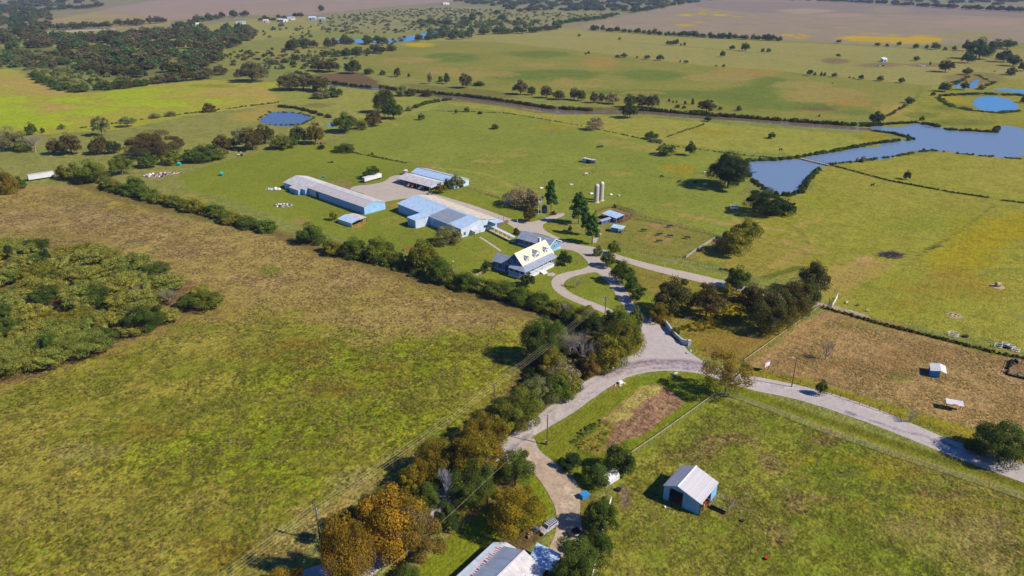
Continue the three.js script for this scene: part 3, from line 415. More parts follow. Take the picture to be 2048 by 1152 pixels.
sheet('pond', [[519, 243], [528, 234], [545, 225], [575, 223], [605, 228], [624, 235], [618, 240], [600, 247], [580, 253], [558, 252], [535, 248]], 0.05, waterMat(0.08, 0.13, 0.28));
sheet('pond', [[655, 248], [665, 246], [677, 249], [670, 252], [658, 252]], 0.05, blueWater);
sheet('pond', [[796, 82], [802, 75], [830, 70], [850, 65], [870, 60], [884, 61], [880, 66], [868, 71], [845, 78], [815, 82]], 0.05, blueWater);
sheet('pond', [[655, 80], [670, 77], [700, 78], [760, 78], [796, 78], [790, 84], [720, 86], [680, 85], [658, 84]], 0.04, blueWater);
sheet('pond', [[1948, 212], [1950, 200], [1962, 194], [1990, 193], [2015, 198], [2032, 207], [2034, 219], [2020, 224], [1990, 223], [1965, 220]], 0.05, blueWater);
sheet('pond', [[1908, 171], [1920, 167], [1938, 168], [1948, 161], [1957, 160], [1955, 167], [1948, 176], [1932, 177], [1915, 175]], 0.05, blueWater);
sheet('pond', [[1985, 178], [2010, 177], [2060, 180], [2090, 186], [2050, 187], [2015, 183]], 0.05, blueWater);
// ---------------------------------------------------------------- metal, paint and timber
function streaks(seed, base, amp, tint) {                                    // sheet metal: faint seams, dull and weathered streaks down the slope
  const n = 256, d = new Uint8Array(n * n * 4), r = rng(seed), ph = r() * 100;
  for (let j = 0; j < n; j++) for (let i = 0; i < n; i++) {
    const a = noise(i / 9 + ph, j / 90), b = noise(i / 40 + ph, j / 37 + 9), c = noise(i / 2.2, j / 14 + ph), s = (i % 32) < 2 ? -0.35 : 0;
    const k = 1 + amp * (0.5 * a + 0.6 * b + 0.35 * c + s), t = clamp(b - 0.15) * (tint || 0), o = (j * n + i) * 4;
    d[o] = clamp(base * k + 26 * t, 0, 255); d[o + 1] = clamp(base * k, 0, 255); d[o + 2] = clamp(base * k - 34 * t, 0, 255); d[o + 3] = 255;
  }
  const t = new THREE.DataTexture(d, n, n, THREE.RGBAFormat); t.colorSpace = THREE.SRGBColorSpace; t.wrapS = t.wrapT = THREE.RepeatWrapping; t.magFilter = THREE.LinearFilter; t.needsUpdate = true; t.repeat.set(1 / 8, 1 / 9); return t;
}
const metalMap = streaks(3, 244, 0.1, 0.15), rustMap = streaks(8, 238, 0.16, 1), boardMap = streaks(12, 236, 0.09, 0);
const sheetMetal = (r, g, b, map = metalMap, rough = 0.5, metalness = 0.05) => new THREE.MeshStandardMaterial({ color: new THREE.Color().setRGB(r, g, b), map, roughness: rough, metalness, side: THREE.DoubleSide });
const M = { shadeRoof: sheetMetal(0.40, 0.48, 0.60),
  blueWall: sheetMetal(0.30, 0.57, 0.94, boardMap, 0.7, 0), paleWall: sheetMetal(0.56, 0.68, 0.88, boardMap, 0.7, 0), whiteWall: sheetMetal(0.72, 0.74, 0.80, boardMap, 0.7, 0), barnWall: sheetMetal(0.22, 0.54, 0.86, boardMap, 0.6, 0),
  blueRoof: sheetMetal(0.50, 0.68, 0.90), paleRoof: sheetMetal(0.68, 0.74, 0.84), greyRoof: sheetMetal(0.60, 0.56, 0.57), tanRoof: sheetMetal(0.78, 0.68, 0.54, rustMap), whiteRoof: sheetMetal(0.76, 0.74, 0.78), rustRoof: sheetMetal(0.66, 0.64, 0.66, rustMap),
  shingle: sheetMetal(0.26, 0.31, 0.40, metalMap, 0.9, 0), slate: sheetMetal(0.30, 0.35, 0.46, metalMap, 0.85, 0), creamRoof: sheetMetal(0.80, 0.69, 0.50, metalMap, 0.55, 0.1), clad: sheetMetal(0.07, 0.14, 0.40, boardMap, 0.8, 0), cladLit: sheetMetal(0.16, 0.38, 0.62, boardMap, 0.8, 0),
  white: std(0.80, 0.82, 0.86, 0.6), dark: std(0.02, 0.022, 0.026, 0.7), black: std(0.012, 0.012, 0.014, 0.6), glass: std(0.03, 0.05, 0.08, 0.12), steel: std(0.42, 0.44, 0.48, 0.45, { metalness: 0.5 }), rust: std(0.22, 0.09, 0.04), wood: std(0.26, 0.17, 0.10), paleWood: std(0.52, 0.42, 0.30), brownFence: std(0.20, 0.12, 0.08), pole: std(0.10, 0.065, 0.045), concrete: std(0.50, 0.46, 0.42), stone: std(0.48, 0.52, 0.58), dirt: std(0.10, 0.07, 0.05), red: std(0.55, 0.02, 0.02, 0.5), blue: std(0.03, 0.20, 0.55, 0.5), teal: std(0.02, 0.36, 0.36, 0.5), cream: std(0.62, 0.54, 0.40), hay: std(0.50, 0.38, 0.18), brownBox: std(0.3, 0.2, 0.14), mauve: std(0.42, 0.20, 0.36),
};
// a shed with its ridge along the front: roof slopes, walls, trim
function shedParts(t, L, D, eave, ridge, o = {}) {
  const rz = o.ridgeAt ?? D / 2, x0 = o.x0 ?? 0, ov = o.over ?? 0.35, wall = o.wall || M.blueWall, bk = o.backEave ?? eave;
  const prof = [[0, 0], [D, 0], [D, bk - 0.1], [rz, ridge - 0.1], [0, eave - 0.1]];
  if (!o.open) { const g = solid(prof, L, 'x'); g.translate(x0, 0, 0); mesh('wall', g, wall, t); }
  const sf = (eave - ridge) / rz, sb = (bk - ridge) / (D - rz);
  mesh('roof', slab([[x0 - ov, eave + sf * ov, ov], [x0 + L + ov, eave + sf * ov, ov], [x0 + L + ov, ridge, -rz], [x0 - ov, ridge, -rz]], 0.12), o.front || M.blueRoof, t);
  mesh('roof', slab([[x0 - ov, bk + sb * ov, -D - ov], [x0 + L + ov, bk + sb * ov, -D - ov], [x0 + L + ov, ridge, -rz], [x0 - ov, ridge, -rz]], 0.12), o.back || M.blueRoof, t);
  mesh('ridge_cap', [slab([[x0 - ov, ridge + 0.06 + sf * 0.3, -rz + 0.3], [x0 + L + ov, ridge + 0.06 + sf * 0.3, -rz + 0.3], [x0 + L + ov, ridge + 0.06, -rz], [x0 - ov, ridge + 0.06, -rz]], 0.04), slab([[x0 - ov, ridge + 0.06 + sb * 0.3, -rz - 0.3], [x0 + L + ov, ridge + 0.06 + sb * 0.3, -rz - 0.3], [x0 + L + ov, ridge + 0.06, -rz], [x0 - ov, ridge + 0.06, -rz]], 0.04)], o.cap || M.paleRoof, t);
}
function windowPart(t, x, y, z, w, h, ry = 0, trim = M.white) {              // on a wall facing +z before turning
  const f = mesh('window', [box(w, 0.1, 0.08, 0, h / 2, 0), box(w, 0.1, 0.08, 0, -h / 2, 0), box(0.12, h, 0.08, -w / 2, 0, 0), box(0.12, h, 0.08, w / 2, 0, 0), box(w, 0.05, 0.06, 0, 0, 0)], trim, t);
  f.position.set(x, y, z); f.rotation.y = ry; mesh('pane', box(w - 0.06, h - 0.06, 0.04), M.glass, f); return f;
}
// 1 long shed
{ const f = frame([571.5, 373], [729.4, 429.5]), t = thing('long_shed', 'long low metal shed with a grey-brown roof and blue side wall', 'shed', f.x, 0, f.z, f.turn);
  const L = f.len, D = 13.6;
  shedParts(t, L - 25.5, D, 4.2, 5.9, { x0: 25.5, ridgeAt: 6.4, front: M.greyRoof, back: M.rustRoof, over: 0.3, cap: M.whiteRoof });
  const w = solid([[-2.2, 0], [D, 0], [D, 4.1], [6.4, 5.8], [-2.2, 3.5]], 23, 'x'); w.translate(2.4, 0, 0); const a = mesh('older_end', w, M.blueWall, t);
  mesh('roof', slab([[2, 3.55, 2.6], [25.6, 3.55, 2.6], [25.6, 6.0, -6.4], [2, 6.0, -6.4]], 0.12), M.rustRoof, a); mesh('roof', slab([[2, 4.1, -D - 0.4], [25.6, 4.1, -D - 0.4], [25.6, 6.0, -6.4], [2, 6.0, -6.4]], 0.12), M.whiteRoof, a);
  const b = mesh('lean_to', box(9.2, 3.1, 4, 17.2, 1.55, 2.6), M.blueWall, t); mesh('roof', slab([[12.3, 3.05, 4.9], [22.1, 3.05, 4.9], [22.1, 3.75, 1.5], [12.3, 3.75, 1.5]], 0.1), M.rustRoof, b);
  mesh('sliding_door', box(2, 3.4, 0.12, 34.5, 1.7, 0.08), M.dark, t); mesh('doorway', box(2.2, 3.2, 0.1, 24, 1.6, 0.1), M.dark, t);
  mesh('gutter', box(L - 25.5, 0.14, 0.16, 25.5 + (L - 25.5) / 2, 4.1, 0.42), M.dark, t);
  mesh('sliding_door', box(6.4, 3.5, 0.1, 29.6, 1.75, 0.07), M.paleWall, t);
}
// 2 big blue building
{ const f = frame([796.9, 423.6], [922, 475.7]), t = thing('workshop_hall', 'large pale blue metal hall with a dark shingled patch in its roof', 'building', f.x, 0, f.z, f.turn);
  const L = f.len, D = 22.6;
  shedParts(t, L, D, 4.7, 7.0, { ridgeAt: 11.6, front: M.blueRoof, back: M.tanRoof, wall: M.blueWall, backEave: 4.7, cap: M.paleRoof, over: 0.4 });
  mesh('gable_wall', (() => { const g = solid([[0, 0], [17, 0], [17, 5.8], [11.6, 6.86], [0, 4.6]], 0.12, 'x'); g.translate(L + 0.01, 0, 0); return g; })(), M.paleWall, t);
  const s = (y, z) => 4.7 + (7 - 4.7) * (-z / 11.6) + 0.05;
  mesh('shingle_patch', slab([[28.2, s(0, 0.2), 0.2], [44.4, s(0, 0.2), 0.2], [45.6, s(0, -10.6), -10.6], [29.6, s(0, -10.6), -10.6]], 0.05), M.shingle, t);
  mesh('blue_strip', slab([[0, 7.08 - 0.19, -12.6], [L + 0.3, 6.9, -12.6], [L + 0.3, 7.1, -11.6], [0, 7.1, -11.6]], 0.05), M.blueRoof, t);
  const w = mesh('wing', solid([[-8.6, 0], [0.2, 0], [0.2, 4.65], [-8.6, 4.25]], 6.8, 'x').translate(21.8, 0, 0), M.blueWall, t);
  mesh('wing_roof', slab([[21.5, 4.3, 8.9], [28.9, 4.3, 8.9], [28.9, 4.9, -0.6], [21.5, 4.9, -0.6]], 0.12), M.blueRoof, w);
  mesh('wing_gable', box(0.1, 4.2, 8.6, 28.66, 2.1, 4.25), M.paleWall, w);
  windowPart(t, L + 0.16, 1.7, -2.2, 1.3, 1.5, Math.PI / 2, M.paleWall); windowPart(t, 33, 1.9, 0.04, 1.4, 1, 0, M.blueWall); windowPart(t, 38, 1.8, 0.04, 1.2, 1.2, 0, M.blueWall);
  const c = mesh('porch_canopy', slab([[L, 2.95, -5.6], [L, 2.95, -9.6], [L + 3, 2.6, -9.6], [L + 3, 2.6, -5.6]], 0.1), M.rustRoof, t);
  for (const z of [-5.8, -9.4]) mesh('post', box(0.12, 2.6, 0.12, L + 2.8, 1.3, z), M.dark, c);
  mesh('door', box(0.1, 2.1, 1.1, L + 0.16, 1.05, -7), M.white, t);
  mesh('back_awning', slab([[L + 0.2, 4.9, -17], [L + 0.2, 4.6, -23], [L + 5, 4.4, -23], [L + 5, 4.7, -17]], 0.1), M.blueRoof, t);
  mesh('louvre', box(0.08, 1.2, 2, L + 0.15, 2.4, -15), M.dark, t);
  for (const [x, z] of [[L + 4.9, -17.2], [L + 4.9, -22.8]]) mesh('post', box(0.16, 4.4, 0.16, x, 2.2, z), M.steel, t);
  const m = thing('antenna_mast', 'thin antenna mast standing at the front wall of the blue hall', 'antenna', f.x + 33 * Math.cos(f.turn) - Math.sin(-f.turn) * 0.8, 0, f.z + 33 * Math.sin(-f.turn) + Math.cos(f.turn) * 0.8, f.turn);
  mesh('mast', cyl(0.08, 0.05, 10.5), M.steel, m); mesh('aerial', [bar([-1, 10, 0], [1, 10.3, 0], 0.03), bar([-0.6, 9.6, 0], [0.7, 9.7, 0], 0.03), bar([0, 9.5, -0.6], [0, 9.6, 0.6], 0.03)], M.steel, m);
  // covered walk and fence at the gable
  const A = G(976.5, 448.6, 2.6), B = G(1029, 474, 2.6), len = Math.hypot(B[0] - A[0], B[1] - A[1]), w2 = thing('covered_walk', 'narrow white roofed walkway on posts between blue hall and house', 'walkway', A[0], 0, A[1], -Math.atan2(B[1] - A[1], B[0] - A[0]));
  mesh('roof', slab([[-0.5, 2.6, 0.9], [len + 0.3, 2.6, 0.9], [len + 0.3, 2.72, -0.9], [-0.5, 2.72, -0.9]], 0.12), M.whiteRoof, w2);
  for (let i = 0; i < 7; i++) for (const z of [-0.8, 0.8]) mesh('post', box(0.11, 2.55, 0.11, 0.4 + i * (len - 0.8) / 6, 1.28, z), M.white, w2);
  mesh('floor', box(len, 0.12, 1.5, len / 2, 0.06, 0), M.paleWood, w2);
}
// 3 machinery sheds
{ const f = frame([796, 366.5], [860, 384]), t = thing('machinery_shed', 'open fronted machinery shed with a white tin roof', 'shed', f.x, 0, f.z, f.turn);
  const L = f.len, D = 12.6; shedParts(t, L, D, 3.3, 4.8, { open: true, ridgeAt: 6.3, front: M.rustRoof, back: M.whiteRoof, over: 0.5, cap: M.whiteRoof });
  mesh('back_wall', box(L, 3.2, 0.15, L / 2, 1.6, -D), M.paleWall, t); const g = solid([[0.6, 2.2], [D, 2.2], [D, 3.2], [6.3, 4.7], [0.6, 3.4]], 0.15, 'x'); g.translate(L, 0, 0); mesh('gable', g, M.paleWall, t); const g2 = g.clone(); g2.translate(-L, 0, 0); mesh('gable', g2, M.paleWall, t);
  for (let i = 0; i <= 5; i++) mesh('post', box(0.18, 3.2, 0.18, 0.1 + i * (L - 0.2) / 5, 1.6, 0), M.steel, t); for (const z of [-4.2, -8.4]) for (let i = 0; i <= 3; i++) mesh('post', box(0.16, 3.2, 0.16, 0.1 + i * (L - 0.2) / 3, 1.6, z), M.steel, t);
  const t2 = thing('storage_barn', 'grey blue roofed barn directly behind the open machinery shed', 'barn', f.x, 0, f.z, f.turn);
  const b = solid([[13.2, 0], [25.5, 0], [25.5, 3.7], [18.8, 5.6], [13.2, 3.7]], 37.6, 'x'); b.translate(-2.6, 0, 0); mesh('wall', b, M.paleWall, t2);
  mesh('roof', slab([[-3, 3.7, -12.9], [35.4, 3.7, -12.9], [35.4, 5.75, -18.8], [-3, 5.75, -18.8]], 0.12), M.blueRoof, t2); mesh('roof', slab([[-3, 3.7, -25.9], [35.4, 3.7, -25.9], [35.4, 5.75, -18.8], [-3, 5.75, -18.8]], 0.12), M.paleRoof, t2); mesh('door', box(0.1, 2.8, 3.2, 35.1, 1.4, -19), M.dark, t2);
  mesh('ridge_cap', box(38.4, 0.08, 0.5, 16.2, 5.84, -18.8), M.slate, t2);
}
// tank behind the sheds, trailers
{ const p = G(811.5, 349), t = thing('steel_tank', 'upright pale steel tank at the corner of the storage barn', 'tank', p[0], 0, p[1]); mesh('shell', cyl(1.5, 1.5, 2.8, 0, 0, 0, 18), M.steel, t); mesh('lid', cyl(1.55, 0.2, 0.5, 0, 2.8, 0, 18), M.whiteRoof, t); }
function trailer(a, b, w, h, label, wallM, roofM) {
  const f = frame(a, b), t = thing('box_trailer', label, 'trailer', f.x, 0, f.z, f.turn);
  mesh('body', box(f.len, h, w, f.len / 2, 0.9 + h / 2, -w / 2), wallM, t); mesh('roof', box(f.len + 0.06, 0.08, w + 0.06, f.len / 2, 0.94 + h, -w / 2), roofM, t);
  mesh('chassis', box(f.len, 0.25, w * 0.7, f.len / 2, 0.76, -w / 2), M.dark, t); for (const x of [f.len - 1.4, f.len - 2.6]) for (const z of [-0.2, -w + 0.2]) { const g = cyl(0.5, 0.5, 0.3, 0, -0.15, 0, 12); g.rotateX(Math.PI / 2); g.translate(x, 0.5, z); mesh('wheel', g, M.black, t); }
  mesh('end_door', box(0.06, h - 0.2, w - 0.2, -0.03, 0.9 + h / 2, -w / 2), M.slate, t); for (const x of [1.6, 2]) mesh('landing_leg', box(0.12, 0.9, 0.12, x, 0.45, -w / 2), M.dark, t);
  for (let i = 1; i < 12; i++) mesh('rib', box(0.06, h - 0.1, 0.03, i * f.len / 12, 0.9 + h / 2, 0.012), wallM, t);
}
trailer([730, 366.5], [763.8, 357], 2.5, 2.3, 'white box trailer parked beside the gravel yard', M.whiteWall, M.whiteRoof);
trailer([58.5, 363], [110, 355], 3.2, 2.9, 'long white trailer with grey roof alone at the left field edge', M.whiteWall, M.greyRoof);
// 5 small livestock shed
{ const f = frame([676.6, 445.6], [704.4, 455]), t = thing('livestock_shed', 'small tin livestock shed open at one end below the long shed', 'shed', f.x, 0, f.z, f.turn);
  const L = f.len; mesh('wall', [box(L, 2.3, 0.12, L / 2, 1.15, 0), box(L * 0.75, 2.5, 0.12, L * 0.375, 1.25, -9.4), box(0.12, 2.4, 9.4, 0, 1.2, -4.7)], M.paleWall, t);
  mesh('roof', slab([[-0.3, 2.25, 0.3], [L + 0.1, 2.25, 0.3], [L + 0.4, 3.2, -4.4], [-0.3, 3.2, -4.4]], 0.1), M.blueRoof, t); mesh('roof', slab([[-0.3, 2.5, -10.6], [L - 1.5, 2.5, -10.6], [L + 0.9, 3.2, -4.4], [-0.3, 3.2, -4.4]], 0.1), M.rustRoof, t);
  for (const z of [-3.1, -6.2, -9.3]) mesh('post', box(0.14, 2.6, 0.14, L - 0.2, 1.3, z), M.dark, t); mesh('inner_wall', box(0.1, 2.2, 4, L - 4, 1.1, -2.4), M.rust, t);
}
// 6 farmhouse with porch, and the low house behind it
{ const f = frame([1051, 561], [1115, 529]), t = thing('farmhouse', 'blue farmhouse with cream metal roof, three dormers and a long front porch', 'house', f.x, 0, f.z, f.turn);
  const L = 21.6, X0 = 2.4, X1 = 22.6, Z0 = -2.8, Z1 = -12, EV = 4.9, RG = 9.6, zr = -7.4;
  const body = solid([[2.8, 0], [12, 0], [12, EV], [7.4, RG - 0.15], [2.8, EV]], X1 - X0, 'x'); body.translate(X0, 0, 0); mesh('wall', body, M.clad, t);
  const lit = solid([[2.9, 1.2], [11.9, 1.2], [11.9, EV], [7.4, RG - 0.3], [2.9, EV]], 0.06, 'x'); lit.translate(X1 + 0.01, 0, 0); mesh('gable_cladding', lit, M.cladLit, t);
  mesh('skirting', [box(0.1, 1.2, 9.4, X0 - 0.06, 0.6, (Z0 + Z1) / 2), box(X1 - X0, 1.2, 0.1, (X0 + X1) / 2, 0.6, Z1 - 0.06), box(0.1, 1.2, 9.4, X1 + 0.1, 0.6, (Z0 + Z1) / 2)], M.blueWall, t);
  const sl = (EV - RG) / (zr - Z0) * -1, yAt = z => RG - (z - zr) * (RG - EV) / (Z0 - zr);
  mesh('roof', slab([[X0 - 0.5, yAt(Z0 + 0.4), Z0 + 0.4], [X1 + 0.5, yAt(Z0 + 0.4), Z0 + 0.4], [X1 + 0.5, RG, zr], [X0 - 0.5, RG, zr]], 0.15), M.creamRoof, t);
  mesh('roof', slab([[X0 - 0.5, yAt(Z0 + 0.4), Z1 - 0.4], [X1 + 0.5, yAt(Z0 + 0.4), Z1 - 0.4], [X1 + 0.5, RG, zr], [X0 - 0.5, RG, zr]], 0.15), M.creamRoof, t);
  for (const b of [slab([[X0 - 0.62, yAt(Z0 + 0.4), Z0 + 0.4], [X0 - 0.5, yAt(Z0 + 0.4), Z0 + 0.4], [X0 - 0.5, RG + 0.04, zr], [X0 - 0.62, RG + 0.04, zr]], 0.3), slab([[X1 + 0.5, yAt(Z0 + 0.4), Z0 + 0.4], [X1 + 0.62, yAt(Z0 + 0.4), Z0 + 0.4], [X1 + 0.62, RG + 0.04, zr], [X1 + 0.5, RG + 0.04, zr]], 0.3)]) mesh('bargeboard', b, M.white, t);
  for (const z of [-6, -9.2]) windowPart(t, X0 - 0.05, 5.4, z, 1, 1.7, -Math.PI / 2); windowPart(t, X0 - 0.05, 2.7, -10.6, 1, 1.7, -Math.PI / 2); windowPart(t, X1 + 0.1, 5.4, -7.4, 1.2, 1.7, Math.PI / 2);
  // dormers
  for (const [x, w] of [[6.1, 2.0], [12.6, 3.6], [19.2, 2.0]]) {
    const zf = -3.5, hb = yAt(zf), he = hb + 1.7, hr = he + 0.9 * w / 2.4, zb = zr + 0.6, d = mesh('dormer', (() => { const g = solid([[-w / 2, hb - 0.3], [w / 2, hb - 0.3], [w / 2, he], [0, hr - 0.08], [-w / 2, he]], 3.6, 'z'); g.translate(x, 0, zf); return g; })(), M.white, t);
    const zk = h => Math.max(zr, zr + (RG - h) * (Z0 - zr) / (RG - EV) - 0.2);
    for (const s of [-1, 1]) mesh('dormer_roof', slab([[x + s * (w / 2 + 0.25), he - 0.2, zf + 0.25], [x, hr, zf + 0.25], [x, hr, zk(hr)], [x + s * (w / 2 + 0.25), he - 0.2, zk(he)]], 0.1), M.slate, d);
    for (const q of w > 3 ? [-0.95, 0, 0.95] : [0]) { const f2 = windowPart(d, x + q, hb + 0.85, zf + 0.04, 0.8, 1.3); }
  }
  // porch: floor, roof sloping forward and hipped round the left side, posts, railing, steps
  mesh('porch_floor', [box(L + 0.4, 1.1, 2.9, L / 2 - 0.2, 0.55, -1.35), box(3, 1.1, 6, 0.9, 0.55, -5.7)], M.whiteWall, t);
  mesh('porch_roof', [slab([[-0.5, 3.75, 0.3], [L + 0.8, 3.75, 0.3], [L + 0.8, 5.05, -3.0], [2.2, 5.05, -3.0]], 0.12), slab([[-0.5, 3.75, 0.3], [2.2, 5.05, -3.0], [2.2, 5.05, -8.8], [-0.5, 3.75, -8.8]], 0.12)], M.slate, t);
  for (let i = 0; i <= 7; i++) mesh('porch_post', box(0.16, 2.7, 0.16, i * (L - 0.2) / 7, 2.4, -0.1), M.white, t); for (const z of [-3, -6, -8.6]) mesh('porch_post', box(0.16, 2.7, 0.16, 0, 2.4, z), M.white, t);
  const rail = []; for (const y of [1.4, 2.0]) rail.push(box(9.6, 0.08, 0.08, 4.8, y, -0.1), box(L - 12.4, 0.08, 0.08, 12.4 + (L - 12.4) / 2, y, -0.1), box(0.08, 0.08, 8.6, 0, y, -4.3)); for (let x = 0.3; x < L; x += 0.3) if (x < 9.6 || x > 12.4) rail.push(box(0.05, 0.62, 0.05, x, 1.7, -0.1)); for (let z = 0.4; z < 8.6; z += 0.3) rail.push(box(0.05, 0.62, 0.05, 0, 1.7, -z));
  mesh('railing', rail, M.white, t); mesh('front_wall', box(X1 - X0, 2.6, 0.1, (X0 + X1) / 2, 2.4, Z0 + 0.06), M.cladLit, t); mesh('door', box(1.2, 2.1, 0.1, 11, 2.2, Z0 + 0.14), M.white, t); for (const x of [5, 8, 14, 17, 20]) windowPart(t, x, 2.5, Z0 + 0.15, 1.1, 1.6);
  for (let i = 0; i < 6; i++) mesh('step', box(2.6, 0.18, 0.34, 11, 1.0 - i * 0.18, 0.3 + i * 0.34), M.white, t); mesh('stair_side', [slab([[9.55, 1.15, 0.1], [9.7, 1.15, 0.1], [9.7, 0.2, 2.3], [9.55, 0.2, 2.3]], 0.25), slab([[12.3, 1.15, 0.1], [12.45, 1.15, 0.1], [12.45, 0.2, 2.3], [12.3, 0.2, 2.3]], 0.25)], M.white, t);
  // rear wing at the left
  const wing = mesh('rear_wing', (() => { const g = solid([[1.7, 0], [8.4, 0], [8.4, 3.9], [5.05, 6.1], [1.7, 3.9]], 6.8, 'z'); g.translate(0, 0, -11.9); return g; })(), M.clad, t);
  for (const s of [-1, 1]) mesh('wing_roof', slab([[5.05 + s * 3.8, 3.62, -10.6], [5.05, 6.2, -10.6], [5.05, 6.2, -19.1], [5.05 + s * 3.8, 3.62, -19.1]], 0.12), M.slate, wing);
  mesh('wing_skirting', box(0.1, 1.1, 6.6, 1.62, 0.55, -15.3), M.blueWall, wing); windowPart(wing, 1.66, 2.5, -16.8, 1, 1.4, -Math.PI / 2); windowPart(wing, 1.66, 2.5, -13.2, 1, 1.6, -Math.PI / 2);
  const c = mesh('chimney', box(1, 2.2, 1.2, 21.4, 9.4, -9.2), M.white, t); mesh('chimney_cap', box(1.2, 0.16, 1.4, 21.4, 10.55, -9.2), M.concrete, c);
  // low blue house behind
  const t2 = thing('guest_house', 'low blue house with grey roof behind the cream roofed farmhouse', 'house', f.x, 0, f.z, f.turn);
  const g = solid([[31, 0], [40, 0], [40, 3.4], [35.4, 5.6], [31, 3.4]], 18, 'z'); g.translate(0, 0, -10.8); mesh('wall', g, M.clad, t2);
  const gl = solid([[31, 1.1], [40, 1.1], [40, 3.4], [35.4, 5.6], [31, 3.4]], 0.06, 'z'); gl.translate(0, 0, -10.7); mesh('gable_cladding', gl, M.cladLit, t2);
  mesh('roof', slab([[30.5, 3.25, -10.3], [35.4, 5.75, -10.3], [35.4, 5.75, -29.3], [30.5, 3.25, -29.3]], 0.12), M.slate, t2); mesh('roof', slab([[40.5, 3.25, -10.3], [35.4, 5.75, -10.3], [35.4, 5.75, -29.3], [40.5, 3.25, -29.3]], 0.12), M.slate, t2);
  mesh('fascia', [slab([[40.5, 3.35, -10.2], [35.4, 5.85, -10.2], [35.4, 5.85, -10.35], [40.5, 3.35, -10.35]], 0.3), slab([[30.5, 3.35, -10.2], [35.4, 5.85, -10.2], [35.4, 5.85, -10.35], [30.5, 3.35, -10.35]], 0.3)], M.white, t2);
  mesh('skirting', [box(0.1, 1.1, 18, 30.94, 0.55, -19.8), box(9, 1.1, 0.1, 35.5, 0.55, -10.74)], M.blueWall, t2);
  for (const z of [-25, -22.2, -19.4, -16.5, -13.5]) windowPart(t2, 30.95, 2.3, z, 1, 1.6, -Math.PI / 2); windowPart(t2, 35, 2.5, -10.62, 0.9, 1.5); windowPart(t2, 36.2, 2.5, -10.62, 0.9, 1.5);
}
